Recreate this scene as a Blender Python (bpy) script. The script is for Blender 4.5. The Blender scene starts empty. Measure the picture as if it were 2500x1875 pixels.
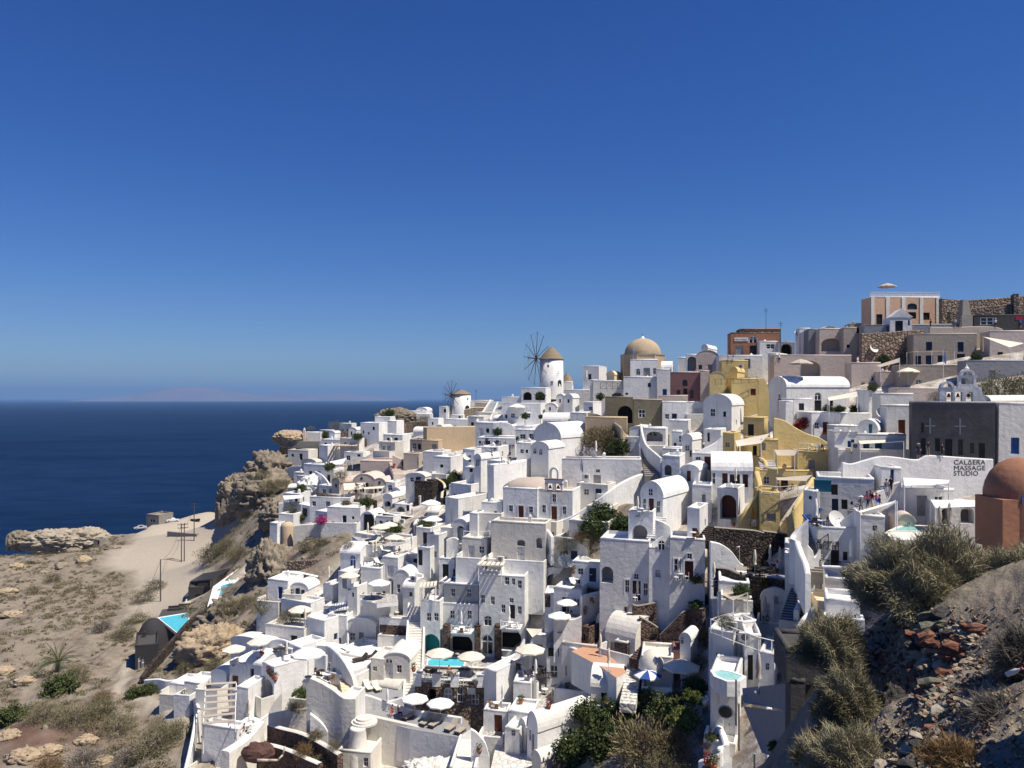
import bpy, math, random
import numpy as np
from mathutils import Vector, Matrix
# camera, sky, sun, exposure
SC = bpy.context.scene
COL = SC.collection
PW, PH = 2500.0, 1875.0          # photograph size, used to measure directions
F = 1888.6                       # focal length in those pixels (67 degrees wide)
HZ = 973.0                       # row of the sea horizon
cam = bpy.data.cameras.new('camera')
cam.sensor_fit = 'HORIZONTAL'; cam.sensor_width = 36.0
cam.lens = 36.0 * F / PW
cam.shift_y = (HZ - PH / 2) / PW * 1.0
cam.clip_start = 0.5; cam.clip_end = 300000
camo = bpy.data.objects.new('camera', cam); COL.objects.link(camo)
camo.location = (0, 0, 0); camo.rotation_euler = (math.radians(90), 0, 0)
SC.camera = camo
SUN_EL = math.radians(60); SUN_AZ = math.radians(27)   # to the right, a little behind the camera
sdir = Vector((math.cos(SUN_EL) * math.cos(SUN_AZ), -math.cos(SUN_EL) * math.sin(SUN_AZ), math.sin(SUN_EL)))
sl = bpy.data.lights.new('sun', 'SUN'); sl.energy = 4.8; sl.angle = math.radians(0.53); sl.color = (1.0, 0.915, 0.79)
so = bpy.data.objects.new('sun', sl); COL.objects.link(so)
so.rotation_euler = sdir.to_track_quat('Z', 'Y').to_euler(); so.location = (60, 0, 90)
wd = bpy.data.worlds.new('World'); SC.world = wd; wd.use_nodes = True
nt = wd.node_tree; nt.nodes.clear()
wo = nt.nodes.new('ShaderNodeOutputWorld'); bg = nt.nodes.new('ShaderNodeBackground')
sky = nt.nodes.new('ShaderNodeTexSky'); sky.sky_type = 'NISHITA'; sky.sun_disc = False
sky.sun_elevation = SUN_EL
sky.sun_rotation = math.atan2(sdir.x, sdir.y)
sky.altitude = 1400; sky.air_density = 1.25; sky.dust_density = 0.05; sky.ozone_density = 3.2
hs = nt.nodes.new('ShaderNodeHueSaturation'); hs.inputs['Saturation'].default_value = 1.3
hs.inputs['Hue'].default_value = 0.508
tint = nt.nodes.new('ShaderNodeMixRGB'); tint.blend_type = 'MULTIPLY'; tint.inputs[0].default_value = 1.0; tint.inputs[2].default_value = (0.415, 0.53, 0.79, 1)
nt.links.new(sky.outputs[0], hs.inputs['Color']); nt.links.new(hs.outputs[0], tint.inputs[1]); nt.links.new(tint.outputs[0], bg.inputs[0])
bg.inputs[1].default_value = 0.085
nt.links.new(bg.outputs[0], wo.inputs[0])
SC.view_settings.view_transform = 'Standard'; SC.view_settings.look = 'None'
SC.view_settings.exposure = 0.42; SC.view_settings.gamma = 1.0
SC.cycles.max_bounces = 6; SC.cycles.diffuse_bounces = 4; SC.cycles.glossy_bounces = 2
SC.cycles.transparent_max_bounces = 6; SC.cycles.volume_bounces = 0; SC.cycles.transmission_bounces = 3
SC.cycles.caustics_reflective = False; SC.cycles.caustics_refractive = False
# materials
MATS = {}
def lin(c):
 return tuple(((x / 12.92) if x <= 0.04045 else ((x + 0.055) / 1.055) ** 2.4) for x in c)
def new_mat(name):
 m = bpy.data.materials.new(name); m.use_nodes = True
 n = m.node_tree.nodes; b = n['Principled BSDF']
 return m, n, m.node_tree.links, b
def node(n, t, **kw):
 x = n.new(t)
 for k, v in kw.items():
  if k in x.inputs: x.inputs[k].default_value = v
  else: setattr(x, k, v)
 return x
def ramp(n, stops):
 r = n.new('ShaderNodeValToRGB'); e = r.color_ramp.elements
 while len(e) < len(stops): e.new(0.5)
 for i, (p, c) in enumerate(stops):
  e[i].position = p; e[i].color = (c[0], c[1], c[2], 1)
 return r
def plain(name, col, rough=0.7, var=0.12, scale=1.5, bump=0.0, bscale=8.0, metal=0.0, spec=0.3):
 """Base colour with worn, cloudy variation and a fine relief."""
 m, n, l, b = new_mat(name)
 geo = n.new('ShaderNodeNewGeometry')
 no = node(n, 'ShaderNodeTexNoise', Scale=scale, Detail=5.0, Roughness=0.62)
 l.new(geo.outputs['Position'], no.inputs['Vector'])
 r = ramp(n, [(0.25, [c * (1 - var) for c in col]), (0.75, [min(1, c * (1 + var * 0.5)) for c in col])])
 l.new(no.outputs['Fac'], r.inputs['Fac']); l.new(r.outputs['Color'], b.inputs['Base Color'])
 b.inputs['Roughness'].default_value = rough; b.inputs['Metallic'].default_value = metal
 b.inputs['Specular IOR Level'].default_value = spec
 if bump:
  n2 = node(n, 'ShaderNodeTexNoise', Scale=bscale, Detail=4.0)
  l.new(geo.outputs['Position'], n2.inputs['Vector'])
  bp = node(n, 'ShaderNodeBump', Strength=bump, Distance=0.06)
  l.new(n2.outputs['Fac'], bp.inputs['Height']); l.new(bp.outputs['Normal'], b.inputs['Normal'])
 MATS[name] = m; return m
def plaster(name, col, stain=0.16, stain_col=None):
 """Hand-trowelled lime plaster: soft undulation, thin streaks of dirt, patched coats of whitewash."""
 m, n, l, b = new_mat(name)
 geo = n.new('ShaderNodeNewGeometry')
 n1 = node(n, 'ShaderNodeTexNoise', Scale=0.35, Detail=6.0, Roughness=0.65)
 l.new(geo.outputs['Position'], n1.inputs['Vector'])
 mp = n.new('ShaderNodeMapping'); mp.inputs['Scale'].default_value = (1.6, 1.6, 0.22)
 l.new(geo.outputs['Position'], mp.inputs['Vector'])
 n2 = node(n, 'ShaderNodeTexNoise', Scale=1.3, Detail=7.0, Roughness=0.7)
 l.new(mp.outputs[0], n2.inputs['Vector'])
 r1 = ramp(n, [(0.3, [c * (1 - stain * 0.55) for c in col]), (0.62, col)])
 l.new(n1.outputs['Fac'], r1.inputs['Fac'])
 sc = stain_col or [c * 0.62 for c in col]
 r2 = ramp(n, [(0.53, (0, 0, 0)), (0.78, (min(.9, stain * 3.0),) * 3)])
 l.new(n2.outputs['Fac'], r2.inputs['Fac'])
 mx = n.new('ShaderNodeMixRGB'); mx.inputs[2].default_value = (*sc, 1)
 l.new(r2.outputs['Color'], mx.inputs[0]); l.new(r1.outputs['Color'], mx.inputs[1])
 ob = n.new('ShaderNodeObjectInfo'); rv = ramp(n, [(0.0, (0.86, 0.85, 0.83)), (0.5, (0.97, 0.965, 0.95)), (1.0, (1.0, 1.0, 1.0))]); l.new(ob.outputs['Random'], rv.inputs['Fac'])
 mv = n.new('ShaderNodeMixRGB'); mv.blend_type = 'MULTIPLY'; mv.inputs[0].default_value = 1.0; l.new(mx.outputs[0], mv.inputs[1]); l.new(rv.outputs[0], mv.inputs[2])
 l.new(mv.outputs[0], b.inputs['Base Color'])
 b.inputs['Roughness'].default_value = 0.85; b.inputs['Specular IOR Level'].default_value = 0.15
 n3 = node(n, 'ShaderNodeTexNoise', Scale=1.8, Detail=5.0, Roughness=0.6)
 l.new(geo.outputs['Position'], n3.inputs['Vector'])
 bp = node(n, 'ShaderNodeBump', Strength=0.55, Distance=0.12)
 l.new(n3.outputs['Fac'], bp.inputs['Height']); l.new(bp.outputs['Normal'], b.inputs['Normal'])
 MATS[name] = m; return m
def stone(name, cols, mortar, scale=2.2, bump=1.0, wide=0.09):
 """Rubble masonry: every cell its own stone colour, recessed joints."""
 m, n, l, b = new_mat(name)
 geo = n.new('ShaderNodeNewGeometry')
 nz = node(n, 'ShaderNodeTexNoise', Scale=1.5, Detail=2.0)
 l.new(geo.outputs['Position'], nz.inputs['Vector'])
 ad = n.new('ShaderNodeMixRGB'); ad.blend_type = 'ADD'; ad.inputs[0].default_value = 0.35
 l.new(geo.outputs['Position'], ad.inputs[1]); l.new(nz.outputs['Color'], ad.inputs[2])
 v = node(n, 'ShaderNodeTexVoronoi', Scale=scale); l.new(ad.outputs[0], v.inputs['Vector'])
 v2 = node(n, 'ShaderNodeTexVoronoi', Scale=scale, feature='DISTANCE_TO_EDGE'); l.new(ad.outputs[0], v2.inputs['Vector'])
 k = len(cols)
 r = ramp(n, [(i / max(1, k - 1), c) for i, c in enumerate(cols)])
 sp = n.new('ShaderNodeSeparateColor'); l.new(v.outputs['Color'], sp.inputs[0])
 l.new(sp.outputs[0], r.inputs['Fac'])
 e = ramp(n, [(wide * 0.35, (0, 0, 0)), (wide, (1, 1, 1))]); l.new(v2.outputs['Distance'], e.inputs['Fac'])
 mx = n.new('ShaderNodeMixRGB'); mx.inputs[1].default_value = (*mortar, 1)
 l.new(e.outputs['Color'], mx.inputs[0]); l.new(r.outputs['Color'], mx.inputs[2])
 l.new(mx.outputs[0], b.inputs['Base Color']); b.inputs['Roughness'].default_value = 0.95
 b.inputs['Specular IOR Level'].default_value = 0.1
 e2 = ramp(n, [(0.0, (0, 0, 0)), (0.25, (1, 1, 1))]); l.new(v2.outputs['Distance'], e2.inputs['Fac'])
 bp = node(n, 'ShaderNodeBump', Strength=bump, Distance=0.15)
 l.new(e2.outputs['Color'], bp.inputs['Height']); l.new(bp.outputs['Normal'], b.inputs['Normal'])
 MATS[name] = m; return m
def leafy(name, a, c, scale=3.0):
 m, n, l, b = new_mat(name)
 geo = n.new('ShaderNodeNewGeometry')
 no = node(n, 'ShaderNodeTexNoise', Scale=scale, Detail=4.0)
 l.new(geo.outputs['Position'], no.inputs['Vector'])
 ob = n.new('ShaderNodeObjectInfo')
 ad = node(n, 'ShaderNodeMath', operation='MULTIPLY_ADD'); ad.inputs[1].default_value = 0.22; 
 l.new(ob.outputs['Random'], ad.inputs[0]); l.new(no.outputs['Fac'], ad.inputs[2])
 r = ramp(n, [(0.38, a), (0.80, c)]); l.new(ad.outputs[0], r.inputs['Fac'])
 l.new(r.outputs['Color'], b.inputs['Base Color'])
 b.inputs['Roughness'].default_value = 0.8; b.inputs['Specular IOR Level'].default_value = 0.1
 MATS[name] = m; return m
plaster('white', (0.80, 0.80, 0.785), 0.30, (0.46, 0.44, 0.40))
plaster('white_warm', (0.78, 0.755, 0.69), 0.22, (0.46, 0.42, 0.35))
plaster('white_old', (0.70, 0.68, 0.62), 0.30, (0.36, 0.33, 0.28))
plaster('blush', (0.64, 0.54, 0.47), 0.16)
plaster('beige', (0.50, 0.43, 0.36), 0.18)
plaster('sand', (0.55, 0.43, 0.29), 0.18)
plaster('yellow', (0.68, 0.535, 0.245), 0.28)
plaster('cream', (0.80, 0.66, 0.44), 0.12)
plaster('peach', (0.70, 0.46, 0.31), 0.14)
plaster('terracotta', (0.38, 0.19, 0.12), 0.3)
plaster('rose', (0.26, 0.145, 0.135), 0.16)
plaster('olive', (0.235, 0.21, 0.145), 0.35)
plaster('taupe', (0.43, 0.38, 0.325), 0.16)
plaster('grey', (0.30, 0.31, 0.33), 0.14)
plaster('panel_grey', (0.33, 0.35, 0.38), 0.08)
plaster('concrete', (0.30, 0.28, 0.25), 0.30)
plaster('dark_concrete', (0.085, 0.083, 0.082), 0.2)
plaster('domestone', (0.46, 0.36, 0.24), 0.35)
plaster('charcoal', (0.045, 0.045, 0.048), 0.25)
plaster('teal', (0.02, 0.22, 0.25), 0.12)
plaster('pinkfloor', (0.52, 0.30, 0.20), 0.15)
stone('lava', [(0.035, 0.030, 0.028), (0.075, 0.060, 0.052), (0.11, 0.085, 0.072), (0.055, 0.045, 0.042)], (0.03, 0.027, 0.025), 2.3)
stone('lava_red', [(0.055, 0.036, 0.032), (0.12, 0.075, 0.06), (0.16, 0.11, 0.09), (0.08, 0.05, 0.045)], (0.16, 0.13, 0.11), 2.2, 0.9, 0.07)
stone('lava_pale', [(0.13, 0.11, 0.09), (0.26, 0.21, 0.17), (0.19, 0.13, 0.10), (0.33, 0.28, 0.22)], (0.10, 0.085, 0.07), 1.9)
stone('ruin', [(0.20, 0.16, 0.12), (0.34, 0.27, 0.20), (0.26, 0.18, 0.13), (0.42, 0.35, 0.27)], (0.13, 0.10, 0.08), 1.5)
plaster('ashlar_dark', (0.135, 0.13, 0.122), 0.6)
stone('paving', [(0.30, 0.29, 0.28), (0.36, 0.35, 0.33), (0.26, 0.25, 0.24)], (0.62, 0.61, 0.58), 1.1, 0.3, 0.05)
stone('white_cobble', [(0.66, 0.63, 0.57), (0.74, 0.72, 0.67), (0.58, 0.54, 0.48)], (0.42, 0.39, 0.34), 1.2, 0.8, 0.06)
stone('gravel_wall', [(0.30, 0.24, 0.17), (0.42, 0.35, 0.26), (0.5, 0.43, 0.33)], (0.20, 0.16, 0.11), 2.6)
plain('door_red', (0.085, 0.020, 0.013), 0.5, 0.3, 4.0)
plain('door_brown', (0.16, 0.045, 0.018), 0.5, 0.3, 4.0)
plain('door_blue', (0.018, 0.075, 0.26), 0.5, 0.25, 4.0)
plain('door_navy', (0.012, 0.03, 0.075), 0.5, 0.25, 4.0)
plain('door_grey', (0.33, 0.33, 0.33), 0.55, 0.15, 4.0)
plain('door_white', (0.68, 0.68, 0.67), 0.55, 0.1, 4.0)
plain('door_dark', (0.025, 0.024, 0.024), 0.5, 0.25, 4.0)
plain('door_teal', (0.01, 0.12, 0.18), 0.5, 0.25, 4.0)
plain('glass', (0.012, 0.014, 0.018), 0.15, 0.4, 0.7, spec=0.6)
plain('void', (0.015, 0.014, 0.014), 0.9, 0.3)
plain('frame_white', (0.78, 0.78, 0.77), 0.5, 0.06)
plain('frame_dark', (0.035, 0.035, 0.037), 0.5, 0.1)
plain('frame_blue', (0.03, 0.10, 0.30), 0.5, 0.1)
plain('wood', (0.17, 0.085, 0.04), 0.6, 0.35, 5.0)
plain('wood_dark', (0.05, 0.03, 0.022), 0.6, 0.3, 5.0)
plain('old_wood', (0.10, 0.085, 0.075), 0.8, 0.3, 6.0)
plain('canvas', (0.74, 0.67, 0.54), 0.9, 0.10, 2.0)
plain('canvas_white', (0.80, 0.79, 0.76), 0.9, 0.08, 2.0)
plain('canvas_tan', (0.48, 0.42, 0.34), 0.9, 0.12, 2.0)
plain('canvas_grey', (0.24, 0.24, 0.25), 0.9, 0.10, 2.0)
plain('canvas_orange', (0.55, 0.22, 0.04), 0.9, 0.10, 2.0)
plain('canvas_blue', (0.03, 0.08, 0.28), 0.9, 0.10, 2.0)
plain('cushion', (0.38, 0.33, 0.27), 0.9, 0.12, 3.0)
plain('cushion_cream', (0.74, 0.70, 0.58), 0.9, 0.08, 3.0)
plain('cushion_dark', (0.045, 0.04, 0.04), 0.9, 0.15, 3.0)
plain('metal_grey', (0.35, 0.35, 0.36), 0.45, 0.1, metal=0.3)
plain('steel', (0.16, 0.16, 0.165), 0.4, 0.1, metal=0.4)
plain('iron', (0.025, 0.024, 0.023), 0.6, 0.2)
plain('clay', (0.34, 0.13, 0.07), 0.8, 0.2, 5.0)
plain('thatch', (0.27, 0.215, 0.145), 0.95, 0.45, 3.0, 0.8, 20.0)
plain('spar', (0.055, 0.04, 0.035), 0.7, 0.3, 3.0)
plain('skin', (0.42, 0.22, 0.14), 0.6, 0.1)
plain('skin_red', (0.45, 0.18, 0.11), 0.6, 0.1)
plain('hair', (0.02, 0.014, 0.01), 0.6, 0.2)
for nm, c in dict(cloth_white=(0.72, 0.72, 0.72), cloth_black=(0.012, 0.012, 0.014), cloth_pink=(0.55, 0.12, 0.16), cloth_blue=(0.03, 0.10, 0.42), cloth_red=(0.40, 0.03, 0.03), cloth_grey=(0.16, 0.16, 0.18), cloth_green=(0.02, 0.16, 0.09), cloth_navy=(0.02, 0.025, 0.10), straw=(0.55, 0.38, 0.17), flag_blue=(0.015, 0.08, 0.36), plastic_blue=(0.02, 0.10, 0.55), sign_red=(0.35, 0.02, 0.05), car_white=(0.7, 0.7, 0.7), car_silver=(0.40, 0.41, 0.42), rubber=(0.015, 0.015, 0.015), tape=(0.03, 0.03, 0.035), ac_white=(0.66, 0.66, 0.64)).items():
 plain(nm, c, 0.55, 0.08)
leafy('leaf_dark', (0.022, 0.035, 0.012), (0.075, 0.105, 0.035))
leafy('leaf_green', (0.035, 0.050, 0.016), (0.11, 0.13, 0.05))
leafy('leaf_bright', (0.06, 0.085, 0.018), (0.16, 0.185, 0.055))
leafy('leaf_olive', (0.085, 0.080, 0.042), (0.22, 0.20, 0.115))
leafy('leaf_dry', (0.10, 0.080, 0.045), (0.27, 0.225, 0.13))
leafy('leaf_brush', (0.14, 0.128, 0.072), (0.36, 0.33, 0.215), 1.2)
leafy('leaf_grey', (0.08, 0.072, 0.06), (0.25, 0.225, 0.185), 1.5)
leafy('leaf_rust', (0.12, 0.075, 0.035), (0.30, 0.20, 0.095))
leafy('flower_pink', (0.25, 0.03, 0.12), (0.5, 0.08, 0.25))
leafy('flower_red', (0.16, 0.02, 0.02), (0.35, 0.06, 0.05))
def pool_mat(name, col):
 m, n, l, b = new_mat(name)
 b.inputs['Base Color'].default_value = (*col, 1); b.inputs['Roughness'].default_value = 0.06
 geo = n.new('ShaderNodeNewGeometry')
 no = node(n, 'ShaderNodeTexNoise', Scale=2.2, Detail=3.0); l.new(geo.outputs['Position'], no.inputs['Vector'])
 r = ramp(n, [(0.3, [c * 0.86 for c in col]), (0.7, [min(1, c * 1.08) for c in col])])
 l.new(no.outputs['Fac'], r.inputs['Fac']); l.new(r.outputs['Color'], b.inputs['Base Color'])
 bp = node(n, 'ShaderNodeBump', Strength=0.12, Distance=0.05)
 l.new(no.outputs['Fac'], bp.inputs['Height']); l.new(bp.outputs['Normal'], b.inputs['Normal'])
 MATS[name] = m
pool_mat('pool', (0.10, 0.52, 0.62)); pool_mat('pool_deep', (0.008, 0.22, 0.26)); pool_mat('pool_pale', (0.30, 0.58, 0.55))
# mesh helper
class MB:
 def __init__(s): s.v = []; s.f = []
 def add(s, vs, fs):
  k = len(s.v); s.v.extend([tuple(p) for p in vs]); s.f.extend([tuple(i + k for i in f) for f in fs]); return s
 def quad(s, a, b, c, d): return s.add([a, b, c, d], [(0, 1, 2, 3)])
 def box(s, x0, x1, y0, y1, z0, z1):
  return s.add([(x0, y0, z0), (x1, y0, z0), (x1, y1, z0), (x0, y1, z0), (x0, y0, z1), (x1, y0, z1), (x1, y1, z1), (x0, y1, z1)],
                     [(0, 3, 2, 1), (4, 5, 6, 7), (0, 1, 5, 4), (1, 2, 6, 5), (2, 3, 7, 6), (3, 0, 4, 7)])
 def prism(s, poly, z0, z1):
  n = len(poly)
  z0s = z0 if hasattr(z0, '__len__') else [z0] * n
  z1s = z1 if hasattr(z1, '__len__') else [z1] * n
  area = sum(poly[i][0] * poly[(i + 1) % n][1] - poly[(i + 1) % n][0] * poly[i][1] for i in range(n))
  if area < 0: poly = poly[::-1]; z0s = list(z0s)[::-1]; z1s = list(z1s)[::-1]
  vs = [(p[0], p[1], z0s[i]) for i, p in enumerate(poly)] + [(p[0], p[1], z1s[i]) for i, p in enumerate(poly)]
  fs = [tuple(range(n - 1, -1, -1)), tuple(range(n, 2 * n))] + [(i, (i + 1) % n, n + (i + 1) % n, n + i) for i in range(n)]
  return s.add(vs, fs)
 def bar(s, a, b, r, n=5, r2=None):
  a = Vector(a); b = Vector(b); d = (b - a)
  if d.length < 1e-6: return s
  d.normalize(); u = d.orthogonal().normalized(); w = d.cross(u); r2 = r if r2 is None else r2
  vs = [a + (u * math.cos(2 * math.pi * i / n) + w * math.sin(2 * math.pi * i / n)) * r for i in range(n)]
  vs += [b + (u * math.cos(2 * math.pi * i / n) + w * math.sin(2 * math.pi * i / n)) * r2 for i in range(n)]
  return s.add(vs, [(i, (i + 1) % n, n + (i + 1) % n, n + i) for i in range(n)] + [tuple(range(n - 1, -1, -1)), tuple(range(n, 2 * n))])
 def lathe(s, prof, n=20, c=(0, 0), a0=0.0, a1=2 * math.pi):
  full = abs(a1 - a0 - 2 * math.pi) < 1e-6; m = n if full else n + 1
  vs = []
  for r, z in prof:
   for i in range(m):
    t = a0 + (a1 - a0) * i / n; vs.append((c[0] + r * math.cos(t), c[1] + r * math.sin(t), z))
  fs = []
  for j in range(len(prof) - 1):
   for i in range(n):
    i2 = (i + 1) % m; fs.append((j * m + i, j * m + i2, (j + 1) * m + i2, (j + 1) * m + i))
  return s.add(vs, fs)
 def blob(s, c, r, seed=0, n=8, m=5, j=0.22):
  rr = random.Random(seed); vs = [(c[0], c[1], c[2] - r[2])]
  for k in range(1, m):
   ph = math.pi * k / m - math.pi / 2
   for i in range(n):
    t = 2 * math.pi * (i + 0.5 * (k % 2)) / n; q = 1 + rr.uniform(-j, j)
    vs.append((c[0] + r[0] * math.cos(ph) * math.cos(t) * q, c[1] + r[1] * math.cos(ph) * math.sin(t) * q, c[2] + r[2] * math.sin(ph) * q))
  vs.append((c[0], c[1], c[2] + r[2])); fs = []
  for i in range(n): fs.append((0, 1 + (i + 1) % n, 1 + i))
  for k in range(m - 2):
   for i in range(n):
    a = 1 + k * n; fs.append((a + i, a + (i + 1) % n, a + n + (i + 1) % n, a + n + i))
  a = 1 + (m - 2) * n; t = len(vs) - 1
  for i in range(n): fs.append((a + i, a + (i + 1) % n, t))
  return s.add(vs, fs)
 def mesh(s, name, mat, smooth=False):
  me = bpy.data.meshes.new(name); me.from_pydata(s.v, [], s.f)
  if smooth: me.shade_smooth()
  me.materials.append(MATS[mat] if isinstance(mat, str) else mat); me.update(); return me
 def obj(s, name, mat, parent=None, smooth=False, loc=None):
  return link(name, s.mesh(name, mat, smooth), parent, loc)
def link(name, data, parent=None, loc=None, rot=None, scale=None):
 o = bpy.data.objects.new(name, data); COL.objects.link(o)
 if parent: o.parent = parent
 if loc is not None: o.location = loc
 if rot is not None: o.rotation_euler = rot
 if scale is not None: o.scale = scale
 return o
def tag(o, label, cat, group=None, kind=None):
 if label: o['label'] = label
 if cat: o['category'] = cat
 if group: o['group'] = group
 if kind: o['kind'] = kind
 return o
def thing(name, label, cat, loc, rz=0.0, group=None):
 return tag(link(name, None, None, loc, (0, 0, rz)), label, cat, group, 'thing')
def structure(o): o['kind'] = 'structure'; return o
def ray(u, v): return Vector(((u - 1250.0) / F, 1.0, (HZ - v) / F))
def at(u, v, D): return ray(u, v) * D
DS = 1.0
def atS(u, v, D): return at(u, v, D * DS)
def at_z(u, v, z): return ray(u, v) * (z * F / (HZ - v))
# the hillside
CTRL = [  # photo column, row, metres away, 1 = built-up ground
 (2500,765,150,1),(2350,800,152,1),(2200,818,158,1),(2050,850,165,1),(1900,892,168,1),(1740,892,182,1),(1570,940,196,1),(1450,955,204,1),
 (1345,952,212,1),(1250,985,222,1),(1125,1014,250,1),(1040,1030,255,1),(950,1050,250,1),(870,1072,246,1),(780,1095,243,1),(700,1132,240,0),
 (640,1175,236,0),(590,1215,232,0),(640,1240,205,0),(690,1240,190,0),
 (1500,1062,165,1),(1420,1060,170,1),(1350,1165,140,1),(1250,1272,118,1),(1380,1250,120,1),(1150,1160,150,1),(1100,1065,190,1),(1200,1045,195,1),(980,1118,172,1),
 (900,1175,168,1),(820,1215,172,1),(760,1215,182,1),(670,1290,168,1),(800,1320,150,1),(720,1345,142,0),(760,1375,134,0),(740,1405,124,1),(690,1472,124,0),(900,1455,122,1),
 (1000,1340,130,1),(1080,1300,128,1),(1000,1240,140,1),(640,1610,116,1),(600,1540,128,0),(560,1480,142,0),(500,1600,124,0),
 (1000,1565,112,1),(1180,1610,109,1),(1060,1480,114,1),(1180,1735,97,1),(1000,1740,98,1),(900,1815,90,1),(760,1740,96,1),(700,1850,88,1),(1300,1870,84,1),(1100,1880,84,1),(880,1880,84,1),
 (600,1700,104,1),(560,1860,91,1),(480,1870,92,0),
 (1480,1440,103,1),(1600,1462,99,1),(1700,1480,95,1),(1400,1610,98,1),(1500,1575,97,1),(1560,1660,88,1),(1640,1600,90,1),(1680,1660,85,1),(1620,1700,82,1),(1600,1285,100,1),(1450,1300,113,0),(1700,1185,112,1),(1800,1105,125,1),
 (1680,1012,150,1),(1600,990,160,1),(1850,1012,140,1),(2050,1012,127,1),(1950,930,150,1),(2150,905,140,1),(2400,905,126,1),(2300,1130,98,1),(2200,1060,112,1),(2450,1080,97,1),
 (1965,1165,104,1),(1880,1286,99,1),(1930,1292,92,1),(2100,1215,80,1),(2060,1295,79,1),(2250,1240,80,1),(2420,1260,73,1),(2000,1400,79,1),(1900,1412,86,1),(1960,1500,78,1),(1800,1600,72,1),(1750,1800,66,1),
 (1700,1872,62,1),(1850,1872,54,1),(1500,1800,76,0),(1400,1872,80,0),(1600,1860,70,0),
 # foreground bank at right
 (1990,1660,27.5,0),(2060,1600,27.5,0),(2150,1590,27,0),(2220,1515,25,0),(2380,1505,24,0),(2240,1640,20.5,0),(2370,1630,19.5,0),(2490,1480,23,0),(2130,1480,31,0),(2300,1420,30,0),(2500,1380,30,0),(2030,1800,20.5,0),(2060,1875,19,0),(2180,1860,18,0),(2260,1700,20.5,0),
 (2350,1875,15,0),(2480,1875,13,0),(2450,1700,16,0),(1975,1875,21,0),
 # plateau at left
 (0,1875,97,0),(150,1870,97,0),(300,1870,96,0),(0,1750,112,0),(200,1740,113,0),(350,1740,110,0),(430,1720,109,0),(0,1600,140,0),(140,1640,124,0),(300,1620,131,0),(360,1580,140,0),(0,1480,172,0),
 (200,1480,172,0),(400,1480,165,0),(520,1420,176,0),(600,1410,172,0),(0,1400,205,0),(200,1400,205,0),(330,1380,212,0),(470,1380,208,0),(560,1350,218,0),(440,1300,250,0),(300,1320,245,0),(150,1360,232,0),(0,1350,238,0),
 (250,1310,256,0),(370,1280,280,0),(450,1265,292,0),(530,1250,300,0)]
XYZ = []
for (u, v, D, t) in CTRL:
 p = at(u, v, D); XYZ.append((p.x, p.y, p.z, t))
def behind(u, v, D, back, dz, t=0):
 p = at(u, v, D); XYZ.append((p.x * (D + back) / D, D + back, p.z + dz, t))
for (u, v, D) in [(2700,760,150),(2500,765,150),(2200,818,158),(1900,892,168),(1740,892,182),(1570,940,196),(1345,952,212),(1125,1014,250),(950,1050,250),(870,1072,246),(780,1095,243)]:
 behind(u, v, D, 16, 0.0, 1); behind(u, v, D, 45, -14); behind(u, v, D, 130, -50)
for (u, v, D) in [(700,1132,240),(640,1175,236),(590,1215,232)]:
 behind(u, v, D, 14, -6); behind(u, v, D, 40, -50); behind(u, v, D, 100, -110)
for (u, v, D) in [(0,1350,238),(150,1360,236),(250,1310,256),(370,1280,280),(450,1265,292),(530,1250,300)]:
 behind(u, v, D, 14, -8); behind(u, v, D, 40, -48); behind(u, v, D, 110, -100)
XYZ += [(-110, 60, -60, 0), (-90, 40, -55, 0), (-40, 30, -38, 0), (-20, 40, -38, 0), (0, 40, -36, 0), (0, 60, -38, 0), (-30, 65, -42, 0), (10, 25, -24, 0), (-10, 15, -22, 0), (-250, 200, -60, 0), (-190, 120, -52, 0),
  (60, 25, 0, 0), (80, 60, -6, 1), (110, 100, 2, 1), (160, 150, 15, 1), (16, 9, -2, 0), (6, 9, -6.5, 0), (9, 12, -8, 0), (34, 20, -2, 0)]
XYZ = np.array(XYZ)
_P = XYZ[:, :2]; _n = len(_P)
_K = np.linalg.norm(_P[:, None] - _P[None], axis=2)
_A = np.zeros((_n + 3, _n + 3)); _A[:_n, :_n] = -_K + np.eye(_n) * 0.6
_A[:_n, _n:] = np.c_[np.ones(_n), _P]; _A[_n:, :_n] = _A[:_n, _n:].T
_W = np.linalg.solve(_A, np.r_[XYZ[:, 2], 0, 0, 0])
def height(x, y):
 x = np.asarray(x, float); y = np.asarray(y, float); sh = x.shape; q = np.c_[x.ravel(), y.ravel()]
 out = np.empty(len(q))
 for i in range(0, len(q), 20000):
  c = q[i:i + 20000]; r = np.sqrt(((c[:, None] - _P[None]) ** 2).sum(2))
  out[i:i + 20000] = -r @ _W[:_n] + _W[_n] + c @ _W[_n + 1:]
 return out.reshape(sh)
def townness(x, y):
 q = np.c_[np.ravel(x), np.ravel(y)]; out = np.empty(len(q))
 for i in range(0, len(q), 20000):
  c = q[i:i + 20000]; r = ((c[:, None] - _P[None]) ** 2).sum(2) + 1.0
  w = 1.0 / r ** 2; out[i:i + 20000] = (w @ XYZ[:, 3]) / w.sum(1)
 return out.reshape(np.shape(x))
_MS = np.exp(np.linspace(math.log(9.0), math.log(420.0), 1400))
def march(u, v, lo=None):
 """Distance at which the view ray of a photo point meets the hillside."""
 if lo is None: lo = 40.0 if u > 1900 else 60.0
 d = ray(u, v); D = _MS[_MS >= lo]
 g = D * d.z - height(D * d.x, D)
 k = np.where(g < 0)[0]
 if len(k) == 0: return float(D[np.argmin(g)])
 k = k[0]
 if k == 0: return float(D[0])
 t = g[k - 1] / (g[k - 1] - g[k]); return float(D[k - 1] + t * (D[k] - D[k - 1]))
_rng = np.random.RandomState(5)
_NT = _rng.rand(64, 64, 64).astype(np.float32)
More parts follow.
